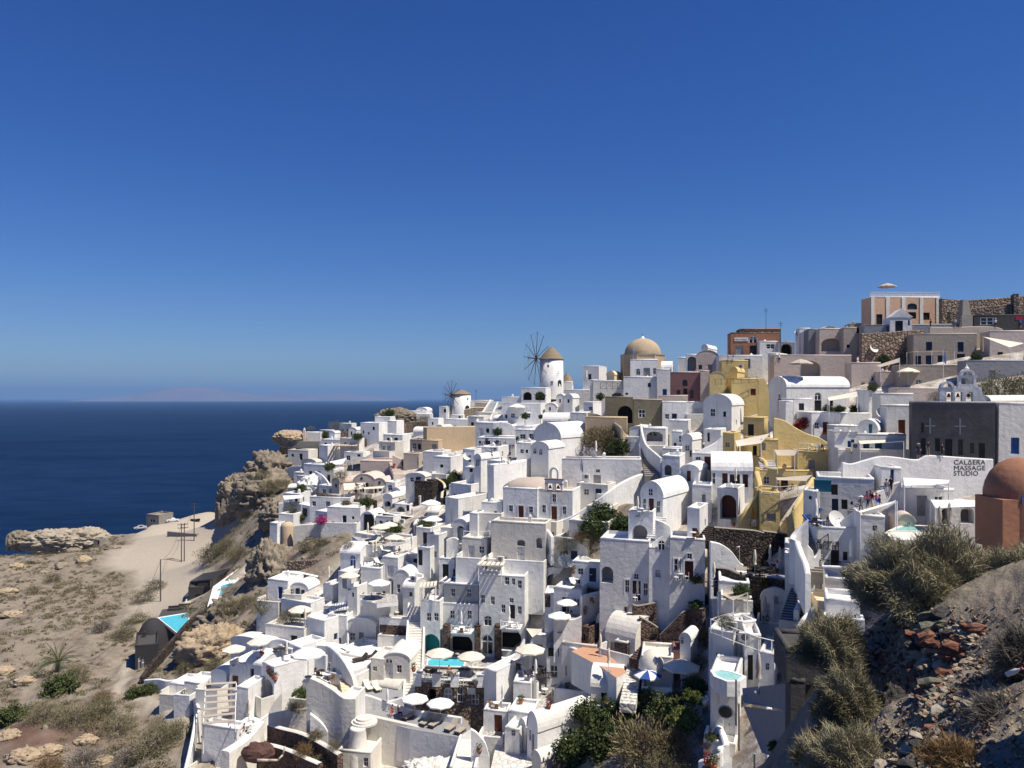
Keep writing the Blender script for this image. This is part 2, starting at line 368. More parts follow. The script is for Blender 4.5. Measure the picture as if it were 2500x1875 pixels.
def vnoise(x, y, z):
 xi = np.floor(x).astype(int); yi = np.floor(y).astype(int); zi = np.floor(z).astype(int)
 fx = x - xi; fy = y - yi; fz = z - zi
 fx = fx * fx * (3 - 2 * fx); fy = fy * fy * (3 - 2 * fy); fz = fz * fz * (3 - 2 * fz)
 g = lambda a, b, c: _NT[(xi + a) % 64, (yi + b) % 64, (zi + c) % 64]
 return ((g(0,0,0)*(1-fx)+g(1,0,0)*fx)*(1-fy)+(g(0,1,0)*(1-fx)+g(1,1,0)*fx)*fy)*(1-fz)+((g(0,0,1)*(1-fx)+g(1,0,1)*fx)*(1-fy)+(g(0,1,1)*(1-fx)+g(1,1,1)*fx)*fy)*fz
def fbm(x, y, z, o=5, g=0.5):
 s = 0; a = 1; t = 0
 for i in range(o):
  s = s + a * (vnoise(x * 2 ** i + 7.3 * i, y * 2 ** i + 3.1 * i, z * 2 ** i) * 2 - 1); t += a; a *= g
 return s / t
def grid_mesh(name, X, Y, Z, mat, attrs=None, smooth=True):
 nr, nc = X.shape
 vs = np.c_[X.ravel(), Y.ravel(), Z.ravel()]
 i = (np.arange(nr - 1)[:, None] * nc + np.arange(nc - 1)[None]).ravel()
 fs = np.c_[i, i + 1, i + nc + 1, i + nc]
 me = bpy.data.meshes.new(name)
 me.vertices.add(len(vs)); me.vertices.foreach_set('co', vs.ravel())
 me.loops.add(len(fs) * 4); me.loops.foreach_set('vertex_index', fs.ravel())
 me.polygons.add(len(fs)); me.polygons.foreach_set('loop_start', np.arange(len(fs)) * 4); me.polygons.foreach_set('loop_total', np.full(len(fs), 4))
 me.update(calc_edges=True)
 if smooth: me.shade_smooth()
 for k, a in (attrs or {}).items():
  at_ = me.attributes.new(k, 'FLOAT', 'POINT'); at_.data.foreach_set('value', np.ravel(a).astype(np.float32))
 me.materials.append(MATS[mat]); return me
def ground_mat():
 m, n, l, b = new_mat('ground')
 geo = n.new('ShaderNodeNewGeometry')
 def noise(s, d=6.0, r=0.6):
  x = node(n, 'ShaderNodeTexNoise', Scale=s, Detail=d, Roughness=r); l.new(geo.outputs['Position'], x.inputs['Vector']); return x
 big, mid, fine = noise(0.035, 6), noise(0.3, 8, 0.7), noise(2.2, 6, 0.7)
 soil = ramp(n, [(0.30, (0.11, 0.088, 0.068)), (0.45, (0.215, 0.18, 0.142)), (0.56, (0.29, 0.25, 0.20)), (0.72, (0.39, 0.345, 0.285))])
 l.new(mid.outputs['Fac'], soil.inputs['Fac'])
 veg = ramp(n, [(0.35, (0.075, 0.068, 0.036)), (0.65, (0.17, 0.148, 0.085))]); l.new(fine.outputs['Fac'], veg.inputs['Fac'])
 vm = ramp(n, [(0.50, (0, 0, 0)), (0.62, (0.85, 0.85, 0.85))]); l.new(mid.outputs['Fac'], vm.inputs['Fac'])
 vb = ramp(n, [(0.36, (1, 1, 1)), (0.60, (0.15, 0.15, 0.15))]); l.new(big.outputs['Fac'], vb.inputs['Fac'])
 mu = node(n, 'ShaderNodeMath', operation='MULTIPLY'); l.new(vm.outputs[0], mu.inputs[0]); l.new(vb.outputs[0], mu.inputs[1])
 m1 = n.new('ShaderNodeMixRGB'); l.new(mu.outputs[0], m1.inputs[0]); l.new(soil.outputs[0], m1.inputs[1]); l.new(veg.outputs[0], m1.inputs[2])
 red = n.new('ShaderNodeMixRGB'); red.inputs[2].default_value = (0.11, 0.055, 0.04, 1)
 ra = n.new('ShaderNodeAttribute'); ra.attribute_name = 'redrock'
 l.new(ra.outputs['Fac'], red.inputs[0]); l.new(m1.outputs[0], red.inputs[1])
 pa = n.new('ShaderNodeAttribute'); pa.attribute_name = 'path'
 pr = ramp(n, [(0.3, (0.35, 0.305, 0.245)), (0.7, (0.44, 0.39, 0.32))]); l.new(fine.outputs['Fac'], pr.inputs['Fac'])
 m2 = n.new('ShaderNodeMixRGB'); l.new(pa.outputs['Fac'], m2.inputs[0]); l.new(red.outputs[0], m2.inputs[1]); l.new(pr.outputs[0], m2.inputs[2])
 ta = n.new('ShaderNodeAttribute'); ta.attribute_name = 'town'
 tr = ramp(n, [(0.38, (0.24, 0.20, 0.165)), (0.50, (0.42, 0.385, 0.335)), (0.60, (0.62, 0.60, 0.56))]); l.new(mid.outputs['Fac'], tr.inputs['Fac'])
 m3 = n.new('ShaderNodeMixRGB'); l.new(ta.outputs['Fac'], m3.inputs[0]); l.new(m2.outputs[0], m3.inputs[1]); l.new(tr.outputs[0], m3.inputs[2])
 l.new(m3.outputs[0], b.inputs['Base Color']); b.inputs['Roughness'].default_value = 0.95; b.inputs['Specular IOR Level'].default_value = 0.1
 bp = node(n, 'ShaderNodeBump', Strength=0.8, Distance=0.25); l.new(fine.outputs['Fac'], bp.inputs['Height']); l.new(bp.outputs['Normal'], b.inputs['Normal'])
 MATS['ground'] = m
ground_mat()
def seg_dist(X, Y, pts):
 d = np.full(X.shape, 1e9)
 for (a, b) in zip(pts[:-1], pts[1:]):
  ax, ay = a; bx, by = b; L = (bx - ax) ** 2 + (by - ay) ** 2 + 1e-9
  t = np.clip(((X - ax) * (bx - ax) + (Y - ay) * (by - ay)) / L, 0, 1)
  d = np.minimum(d, np.hypot(X - ax - t * (bx - ax), Y - ay - t * (by - ay)))
 return d
def pix_line(pts): return [(at(u, v, march(u, v)).x, at(u, v, march(u, v)).y) for u, v in pts]
PATHS = [([(470,1875),(462,1800),(430,1740),(350,1705),(290,1690),(300,1640),(312,1610)], 1.4),
         ([(420,1480),(425,1420),(405,1370),(390,1330),(400,1300),(450,1275)], 9.5),
         ([(330,1300),(400,1285),(480,1285),(500,1310),(420,1320),(400,1350)], 17.0)]
_D = np.exp(np.linspace(math.log(9.0), math.log(460.0), 620)); _T = np.linspace(-1.15, 1.15, 640)
GX = _T[None] * _D[:, None]; GY = np.repeat(_D[:, None], len(_T), 1)
GZ = height(GX, GY); TW = townness(GX, GY); TWs = np.clip((TW - 0.35) / 0.3, 0, 1)
pm = np.zeros_like(GX)
for pts, w in PATHS: pm = np.maximum(pm, np.clip((w - seg_dist(GX, GY, pix_line(pts)) + 1.2 * fbm(GX * .4, GY * .4, GX * 0)) / (0.3 * w + 0.4), 0, 1))
rough = (1 - TWs) * (1 - 0.9 * pm)
near = np.clip((GY - 10) / 60, 0.06, 1)
GZ2 = GZ + rough * near * (2.6 * fbm(GX / 16, GY / 16, GZ / 16, 5) + 0.9 * np.abs(fbm(GX / 4.5, GY / 4.5, GZ / 4.5, 4))) - 2.4 * TWs * np.clip((GY - 40) / 20, 0, 1)
GZ2 += (1 - TWs) * np.clip(1 - np.abs(GY - 20) / 18, 0, 1) * (0.45 * fbm(GX * .7, GY * .7, GZ * .7, 6, .6) + .25 * np.abs(fbm(GX * 2.2, GY * 2.2, GZ * 2.2, 4)))
rr_ = np.clip(1 - np.hypot((GX + 70) / 24, (GY - 103) / 13), 0, 1) ** 0.7 * np.clip(0.5 + 1.6 * fbm(GX / 7, GY / 7, GZ / 7), 0, 1)
structure(link('terrain', grid_mesh('terrain', GX, GY, np.maximum(GZ2, -132), 'ground', dict(town=TWs, path=pm, redrock=rr_))))
# sea, far islands, haze
SEA = -120.0
def sea_mat():
 m, n, l, b = new_mat('sea_water')
 b.inputs['Base Color'].default_value = (0.008, 0.035, 0.12, 1); b.inputs['Roughness'].default_value = 0.22
 b.inputs['Specular IOR Level'].default_value = 0.0
 geo = n.new('ShaderNodeNewGeometry')
 mp = n.new('ShaderNodeMapping'); mp.inputs['Scale'].default_value = (0.35, 1.0, 1.0); l.new(geo.outputs['Position'], mp.inputs['Vector'])
 a = node(n, 'ShaderNodeTexNoise', Scale=0.045, Detail=6.0, Roughness=0.62); l.new(mp.outputs[0], a.inputs['Vector'])
 c = node(n, 'ShaderNodeTexNoise', Scale=0.006, Detail=5.0, Roughness=0.6); l.new(mp.outputs[0], c.inputs['Vector'])
 r = ramp(n, [(0.35, (0.0035, 0.0135, 0.045)), (0.65, (0.009, 0.029, 0.082))]); 
 mx = node(n, 'ShaderNodeMath', operation='ADD'); hf = node(n, 'ShaderNodeMath', operation='MULTIPLY'); hf.inputs[1].default_value = 0.5
 l.new(a.outputs['Fac'], mx.inputs[0]); l.new(c.outputs['Fac'], mx.inputs[1]); l.new(mx.outputs[0], hf.inputs[0]); l.new(hf.outputs[0], r.inputs['Fac'])
 l.new(r.outputs[0], b.inputs['Base Color'])
 bp = node(n, 'ShaderNodeBump', Strength=0.8, Distance=4.0); l.new(a.outputs['Fac'], bp.inputs['Height']); l.new(bp.outputs['Normal'], b.inputs['Normal'])
 MATS['sea_water'] = m
sea_mat()
sm = MB(); R_ = 140000
sm.quad((-R_, -4000, SEA), (R_, -4000, SEA), (R_, R_, SEA), (-R_, R_, SEA)); structure(sm.obj('sea', 'sea_water'))
plain('far_rock', (0.20, 0.17, 0.18), 0.95, 0.25, 0.0006)
def island(name, prof, D, deep, seed):
 us = np.linspace(prof[0][0], prof[-1][0], 120); hv = np.interp(us, [p[0] for p in prof], [p[1] for p in prof])
 ss = np.linspace(0, 1, 26); X = np.zeros((26, 120)); Y = X.copy(); Z = X.copy()
 for j, s in enumerate(ss):
  Y[j] = D + deep * (s - 0.5); X[j] = (us - 1250) / F * D
  Z[j] = SEA - 20 + (hv * D / F + 20) * np.sin(math.pi * s) ** 0.7 * (1 + 0.22 * fbm(X[j] / 1500 + seed, Y[j] / 1500, X[j] * 0, 4))
 structure(link(name, grid_mesh(name, X, Y, Z, 'far_rock')))
island('island', [(200, 0), (260, 6), (330, 12), (370, 17), (400, 26), (440, 33), (520, 33), (545, 26), (590, 22), (625, 14), (680, 8), (740, 0)], 36000, 6000, 3)
island('island', [(560, 0), (640, 14), (700, 18), (760, 17), (830, 20), (870, 15), (930, 9), (1010, 0)], 42000, 5000, 9)
hz = MB().box(-69000, 69000, -3500, 72000, SEA - 1.0, 900.0).obj('haze', 'glass'); tag(hz, None, None, kind='stuff')
hm = bpy.data.materials.new('haze'); hm.use_nodes = True; hn = hm.node_tree; hn.nodes.remove(hn.nodes['Principled BSDF'])
pv = hn.nodes.new('ShaderNodeVolumePrincipled'); pv.inputs['Color'].default_value = (0.25, 0.47, 0.84, 1); pv.inputs['Density'].default_value = 3.6e-5
hn.links.new(pv.outputs[0], hn.nodes['Material Output'].inputs['Volume'])
hz.data.materials.clear(); hz.data.materials.append(hm)
from mathutils.bvhtree import BVHTree
_tm = bpy.data.objects['terrain'].data
BVH = BVHTree.FromPolygons([v.co[:] for v in _tm.vertices], [tuple(p.vertices) for p in _tm.polygons])
_g = GX[::2, ::2]; _r, _c = _g.shape; _i = (np.arange(_r - 1)[:, None] * _c + np.arange(_c - 1)[None]).ravel()
BASE = BVHTree.FromPolygons(np.c_[_g.ravel(), GY[::2, ::2].ravel(), GZ[::2, ::2].ravel()].tolist(), np.c_[_i, _i + 1, _i + _c + 1, _i + _c].tolist())
_march0 = march
def march(u, v, lo=None):
 if lo is None: lo = 40.0 if u > 1900 else 60.0
 d = ray(u, v); h = BASE.ray_cast(d * lo, d.normalized()); return h[0].y if h[0] is not None else _march0(u, v, lo)
def ground_hit(u, v, lo=9.0):
 """first point of the real terrain surface seen at a photo point"""
 d = ray(u, v); h = BVH.ray_cast(d * lo, d.normalized())
 return h[0] if h[0] is not None else at(u, v, march(u, v))
def ground_z(x, y):
 h = BVH.ray_cast(Vector((x, y, 200)), Vector((0, 0, -1))); return h[0].z if h[0] is not None else -130.0
# building kit
UNIT = {}
def unit(key, fn, mat, smooth=False):
 k = (key, mat)
 if k not in UNIT: UNIT[k] = fn().mesh(key, mat, smooth)
 return UNIT[k]
# unit pieces lie in x 0..1, z 0..1, facing -y
def m_pane(): return MB().box(0, 1, 0.0, 0.03, 0, 1)
def m_frame(nx=2, nz=2, t=0.09):
 b = MB(); b.box(0, t, -0.04, 0, 0, 1).box(1 - t, 1, -0.04, 0, 0, 1).box(t, 1 - t, -0.04, 0, 0, t * .7).box(t, 1 - t, -0.04, 0, 1 - t * .7, 1)
 for i in range(1, nx): b.box(i / nx - t / 2.4, i / nx + t / 2.4, -0.035, 0, t * .7, 1 - t * .7)
 for i in range(1, nz): b.box(t, 1 - t, -0.03, 0, i / nz - t / 3, i / nz + t / 3)
 return b
def m_door():
 b = MB(); b.box(0, 1, 0, 0.06, 0, 1)
 for x0, x1 in ((0.06, 0.47), (0.53, 0.94)):
  for z0, z1 in ((0.05, 0.40), (0.45, 0.93)):
   b.box(x0, x1, -0.03, 0, z0, z0 + 0.03).box(x0, x1, -0.03, 0, z1 - 0.03, z1).box(x0, x0 + 0.07, -0.03, 0, z0, z1).box(x1 - 0.07, x1, -0.03, 0, z0, z1)
 return b
def m_arch(n=10):
 """pane with a round head: straight to z=0.6, half ellipse above"""
 pts = [(0, 0), (1, 0)] + [(0.5 + 0.5 * math.cos(math.pi * i / n), 0.62 + 0.38 * math.sin(math.pi * i / n)) for i in range(n + 1)]
 k = len(pts)
 return MB().add([(x, 0, z) for x, z in pts] + [(x, 0.04, z) for x, z in pts], [tuple(range(k)), tuple(range(2 * k - 1, k - 1, -1))] + [(i, k + i, k + (i + 1) % k, (i + 1) % k) for i in range(k)])
def m_archframe(n=10, t=0.10):
 b = MB(); b.box(0, t, -0.05, 0, 0, 0.62).box(1 - t, 1, -0.05, 0, 0, 0.62).box(0.46, 0.54, -0.04, 0, 0, 0.95).box(t, 1 - t, -0.04, 0, 0.58, 0.65)
 for i in range(n):
  q = []
  for k, y in ((i, -0.05), (i + 1, -0.05), (i + 1, 0), (i, 0)):
   for s in (1, 1 - 2 * t):
    a = math.pi * k / n; q.append((0.5 + 0.5 * s * math.cos(a), y, 0.62 + 0.38 * s * math.sin(a)))
  b.add([q[0], q[2], q[3], q[1], q[6], q[4], q[5], q[7]], [(0, 1, 2, 3), (0, 4, 5, 1), (3, 2, 6, 7)] if False else [(3, 2, 1, 0), (0, 1, 4, 5), (2, 3, 7, 6)])
 return b
def m_surround(t=0.16):
 return MB().box(-t, 0, -0.045, 0.0, -0.02, 1 + t * .6).box(1, 1 + t, -0.045, 0.0, -0.02, 1 + t * .6).box(0, 1, -0.045, 0.0, 1, 1 + t * .6)
def face_cells(W, H, holes):
 xs = sorted({0.0, W, *[min(max(h[i], 0), W) for h in holes for i in (0, 1)]}); zs = sorted({0.0, H, *[min(max(h[i], 0), H) for h in holes for i in (2, 3)]})
 out = []
 for i in range(len(xs) - 1):
  for j in range(len(zs) - 1):
   cx = (xs[i] + xs[i + 1]) / 2; cz = (zs[j] + zs[j + 1]) / 2
   if not any(h[0] < cx < h[1] and h[2] < cz < h[3] for h in holes): out.append((xs[i], xs[i + 1], zs[j], zs[j + 1]))
 return out
DOORC = dict(r='door_red', b='door_blue', n='door_navy', g='door_grey', w='door_white', k='door_dark', o='door_brown', t='door_teal')
NHOUSE = [0]; RECTS = []; INFO = []
def house(label, u0, uc, u1, vt, vb, a=24, D=None, col='white', roof='flat', vs=None, F_=(), R_=(), name='house', cat='house', deep=None, mir=False, roofcol=None, par=0.35, found=6.0, trim=None, zb=None, sur=None, frame='frame_white', dv=0):
 """A block seen at a corner: front face between u0 and uc, flank between uc and u1 (mirrored when mir)."""
 NHOUSE[0] += 1; rnd = random.Random(NHOUSE[0] * 7 + 1)
 if zb is not None: D = zb * F / (HZ - vb)
 if D is None: D = march(uc, vb)
 elif zb is None: D *= DS
 D += dv
 if not mir and u0 > 1740 and 0 < a <= 10: a = math.degrees(math.atan((uc - 1250) / F)) * .35; deep = min(deep or 4.5, 4.5)
 RECTS.append((min(u0, uc), max(u1, uc), vt, vb, D, label))
 aa = math.radians(a); P = at(uc, vb, D)
 ex = Vector((math.cos(aa), -math.sin(aa), 0)); ey = Vector((math.sin(aa), math.cos(aa), 0))
 ts = lambda u: (u - 1250.0) / F
 def reach(d, u, default, lo, hi):
  t = ts(u); den = d.x - t * d.y
  if abs(den) < 1e-3: return default
  w = (t * P.y - P.x) / den
  return min(max(w, lo), hi) if w > 0 else default
 if not mir:
  w = reach(-ex, u0, 5.0, 0.4, 60); xa, xb = -w, 0.0
  d = deep or (reach(ey, u1, 5.0, 1.2, 22) if u1 > uc + 1 else 5.0)
 else:
  w = reach(ex, u1, 5.0, 0.4, 60); xa, xb = 0.0, w
  d = deep or (reach(ey, u0, 5.0, 1.2, 22) if u0 < uc - 1 else 5.0)
 H = (vb - vt) * D / F
 root = thing(name, label, cat, P, -aa)
 inv = root.matrix_basis.inverted() if False else None
 def to_face(face, u, v):
  r = ray(u, v)
  nrm, q = (ey, P) if face == 'F' else (ex, P)
  t = q.dot(nrm) / max(1e-6, r.dot(nrm)) if abs(r.dot(nrm)) > 1e-6 else D
  g = r * t - P
  return (g.dot(ex) if face == 'F' else g.dot(ey)), g.z
 vault = roof in ('vf', 'vs')
 Hs = (vb - vs) * D / F if (vault and vs) else (H * 0.72 if vault else H)
 wall = MB(); holes = {'F': [], 'R': []}; items = []
 for face, lst in (('F', F_), ('R', R_)):
  for it in lst:
   k, u, v, pw, ph = it[:5]; opt = it[5] if len(it) > 5 else ''
   s0, _ = to_face(face, u - pw / 2.0, v); s1, _ = to_face(face, u + pw / 2.0, v)
   _, z1 = to_face(face, u, v - ph / 2.0); _, z0 = to_face(face, u, v + ph / 2.0)
   if s1 < s0: s0, s1 = s1, s0
   lo, hi = (xa, xb) if face == 'F' else (0.0, d)
   s0 = max(s0, lo + 0.08); s1 = min(s1, hi - 0.08); z0 = max(z0, 0.02 if k in 'dn' else 0.1)
   if s1 - s0 < 0.15 or z1 - z0 < 0.15: continue
   proud = z1 > Hs - 0.05
   if not proud:
    holes[face].append((s0 - lo, s1 - lo, z0 + found, z1 + found, k, opt))
   items.append((face, k, s0, s1, z0, z1, opt, proud))
 if not F_ and name == 'house' and Hs > 2.3 and xb - xa > 2.2 and D < 230 and rnd.random() < .72 and not col.startswith('lava'):
  w_ = xb - xa; dx_ = xa + w_ * rnd.uniform(.15, .55); auto = [('d', dx_, dx_ + .95, .02, min(2.05, Hs - .3), rnd.choice('kkgnwobr'))]
  if w_ > 3.4: wx = xa + .5 if dx_ - xa > 1.7 else dx_ + 1.6; auto.append(('w', wx, min(wx + .8, xb - .3), 1.0, min(2.0, Hs - .35), ''))
  for k, s0, s1, z0, z1, opt in auto:
   if s1 - s0 > .3: holes['F'].append((s0 - xa, s1 - xa, z0 + found, z1 + found, k, opt)); items.append(('F', k, s0, s1, z0, z1, opt, False))
 if not R_ and name == 'house' and Hs > 2.3 and d > 3 and D < 200 and rnd.random() < .5 and not col.startswith('lava'):
  wx = d * rnd.uniform(.2, .6); z0 = rnd.uniform(.9, 1.3); holes['R'].append((wx, wx + .75, z0 + found, z0 + .95 + found, 'w', '')); items.append(('R', 'w', wx, wx + .75, z0, z0 + .95, '', False))
 def emit(face, W, Hh, org, dx, dn, hs):
  # dn points into the building
  def pt(s, z, y=0.0): return (org[0] + dx[0] * s + dn[0] * y, org[1] + dx[1] * s + dn[1] * y, z - found)
  for (s0, s1, z0, z1) in face_cells(W, Hh, hs): wall.quad(pt(s0, z0), pt(s1, z0), pt(s1, z1), pt(s0, z1))
  for (s0, s1, z0, z1, k, opt) in hs:
   y = 1.6 if k == 'n' else 0.22
   wall.quad(pt(s0, z0), pt(s0, z1), pt(s0, z1, y), pt(s0, z0, y)); wall.quad(pt(s1, z0), pt(s1, z0, y), pt(s1, z1, y), pt(s1, z1))
   wall.quad(pt(s0, z1), pt(s1, z1), pt(s1, z1, y), pt(s0, z1, y)); wall.quad(pt(s0, z0), pt(s0, z0, y), pt(s1, z0, y), pt(s1, z0))
   if k in 'an':   # round head: fill the two upper corners
    n = 7; cx = (s0 + s1) / 2; rx = (s1 - s0) / 2; rz = min(rx, (z1 - z0) * 0.45); zc = z1 - rz
    for sg in (-1, 1):
     arc = [(cx + sg * rx * math.cos(math.pi / 2 * i / n), zc + rz * math.sin(math.pi / 2 * i / n)) for i in range(n + 1)]
     poly = [(cx + sg * rx, z1)] + arc
     vs_ = [pt(s, z) for s, z in poly]; 
     if sg > 0: vs_ = vs_[::-1]
     wall.add(vs_, [tuple(range(len(vs_)))])
     for i in range(n):
      wall.quad(pt(*arc[i]), pt(*arc[i + 1]), pt(arc[i + 1][0], arc[i + 1][1], y), pt(arc[i][0], arc[i][1], y))
 emit('F', xb - xa, Hs + found, (xa, 0), (1, 0), (0, 1), holes['F'])
 if not mir:
  emit('R', d, Hs + found, (0, 0), (0, 1), (-1, 0), holes['R']); other = xa
 else:
  emit('R', d, Hs + found, (0, 0), (0, 1), (1, 0), holes['R']); other = xb
 wall.quad((other, d, -found), (other, 0, -found), (other, 0, Hs), (other, d, Hs)); wall.quad((xb, d, -found), (xa, d, -found), (xa, d, Hs), (xb, d, Hs))
 rc = roofcol or col
 if roof == 'flat' or roof == 'dome':
  t = 0.26; p = min(par, Hs * 0.5)
  for (x0, x1, y0, y1) in ((xa, xb, 0, t), (xa, xb, d - t, d), (xa, xa + t, t, d - t), (xb - t, xb, t, d - t)):
   wall.quad((x0, y0, Hs), (x1, y0, Hs), (x1, y1, Hs), (x0, y1, Hs))
  i0, i1, j0, j1 = xa + t, xb - t, t, d - t
  for (p0, p1) in (((i0, j0), (i1, j0)), ((i1, j0), (i1, j1)), ((i1, j1), (i0, j1)), ((i0, j1), (i0, j0))):
   wall.quad((*p0, Hs), (*p1, Hs), (*p1, Hs - p), (*p0, Hs - p))
  MB().quad((i0, j0, Hs - p), (i1, j0, Hs - p), (i1, j1, Hs - p), (i0, j1, Hs - p)).obj('roof', rc, root)
  cp = MB()   # rounded coping along the wall heads
  for A, B in (((xa, 0.13), (xb, 0.13)), ((xa, d - 0.13), (xb, d - 0.13)), ((xa + 0.13, 0), (xa + 0.13, d)), ((xb - 0.13, 0), (xb - 0.13, d))):
   cp.bar((*A, Hs), (*B, Hs), 0.15 + 0.02 * rnd.random(), 8)
  cp.obj('coping', trim or col, root, True)
  if rnd.random() < .45 and xb - xa > 2.5 and d > 2.5 and H > 2:
   cx, cy, ch = rnd.uniform(xa + .7, xb - .7), rnd.uniform(d * .45, d - .6), rnd.uniform(.5, 1.0)
   MB().box(cx - .25, cx + .25, cy - .25, cy + .25, Hs - p, Hs - p + ch).lathe([(0, Hs - p + ch + .3), (.14, Hs - p + ch + .25), (.3, Hs - p + ch)], 8, (cx, cy)).obj('chimney', col, root)
 elif vault:
  n = 14; rise = max(0.3, H - Hs); th = 0.12
  L0, L1 = (xa, xb) if roof == 'vf' else (0.0, d)
  E0, E1 = (0.0, d) if roof == 'vf' else (xa, xb)
  c = (L0 + L1) / 2; hw = (L1 - L0) / 2
  def mk(l, e, z): return (l, e, z) if roof == 'vf' else (e, l, z)
  arc = [(c - hw * math.cos(math.pi * i / n), Hs + rise * math.sin(math.pi * i / n)) for i in range(n + 1)]
  for e in (E0, E1):
   vs_ = [mk(l, e, z) for l, z in arc]; wall.add(vs_, [tuple(range(len(vs_)))])
  rf = MB(); ov = 0.06
  for i in range(n):
   (l0, z0), (l1, z1) = arc[i], arc[i + 1]
   k0 = 1 + th / hw; o0 = (c + (l0 - c) * k0, z0 + th * math.sin(math.pi * i / n)); o1 = (c + (l1 - c) * k0, z1 + th * math.sin(math.pi * (i + 1) / n))
   rf.quad(mk(o0[0], E0 - ov, o0[1]), mk(o1[0], E0 - ov, o1[1]), mk(o1[0], E1 + ov, o1[1]), mk(o0[0], E1 + ov, o0[1]))
   for e in (E0 - ov, E1 + ov):
    rf.quad(mk(l0, e, z0 - .02), mk(l1, e, z1 - .02), mk(o1[0], e, o1[1]), mk(o0[0], e, o0[1]))
  ro = rf.obj('roof', rc, root)
 wall.obj('wall', col, root)
 for (face, k, s0, s1, z0, z1, opt, proud) in items:
  y = -0.05 if proud else (1.55 if k == 'n' else 0.19)
  w_ = s1 - s0; h_ = z1 - z0
  big = w_ * F / D > 9 or h_ * F / D > 16
  if face == 'F': loc = (s0, y, z0); rz = 0
  else:
   rz = math.pi / 2 if not mir else -math.pi / 2
   loc = (-y, s0, z0) if not mir else (y, s1, z0)
  fcol = frame
  if k == 'w':
   o = link('window', unit('window', m_pane, 'glass'), root, loc, (0, 0, rz), (w_, 1, h_))
   if big: link('frame', unit('frame', lambda: m_frame(2, 2), fcol), o)
  elif k == 's':   # shuttered or closed window
   link('shutter', unit('door', m_door, DOORC.get(opt, 'door_grey')), root, loc, (0, 0, rz), (w_, 1, h_))
  elif k == 'd':
   o = link('door', unit('door', m_door, DOORC.get(opt, 'door_dark')), root, loc, (0, 0, rz), (w_, 1, h_))
   if D < 115: link('handle', unit('handle', lambda: MB().box(0.46, 0.49, -0.07, 0, 0.42, 0.50), 'iron'), o)
  elif k == 'a':
   o = link('arched_window', unit('arched_window', m_arch, DOORC[opt] if opt in DOORC else 'glass'), root, loc, (0, 0, rz), (w_, 1, h_))
   if big: link('frame', unit('archframe', m_archframe, fcol), o)
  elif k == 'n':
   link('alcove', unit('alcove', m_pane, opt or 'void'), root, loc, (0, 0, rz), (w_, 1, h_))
  elif k == 'x':   # flat panel on the wall, proud
   loc2 = (s0, -0.05, z0) if face == 'F' else ((0.05, s0, z0) if not mir else (-0.05, s1, z0))
   link('panel', unit('panel', m_pane, opt or 'grey'), root, loc2, (0, 0, rz), (w_, 1, h_))
  if sur and k in 'wd' and face == 'F':
   link('surround', unit('surround', m_surround, sur), root, (s0, 0.0, z0), (0, 0, 0), (w_, 1, h_))
 root['_f'] = 0; del root['_f']
 if name == 'house' and D < 200: root.rotation_euler = (rnd.uniform(-.009, .009), rnd.uniform(-.011, .011), -aa)
 INFO.append((root, xa, xb, d, min(u0, uc), max(u1, uc), vb, D, label, col, mir, name))
 root_info = dict(root=root, P=P, D=D, H=H, Hs=Hs, xa=xa, xb=xb, d=d, ex=ex, ey=ey, ztop=P.z + H, rz=-aa)
 return root_info
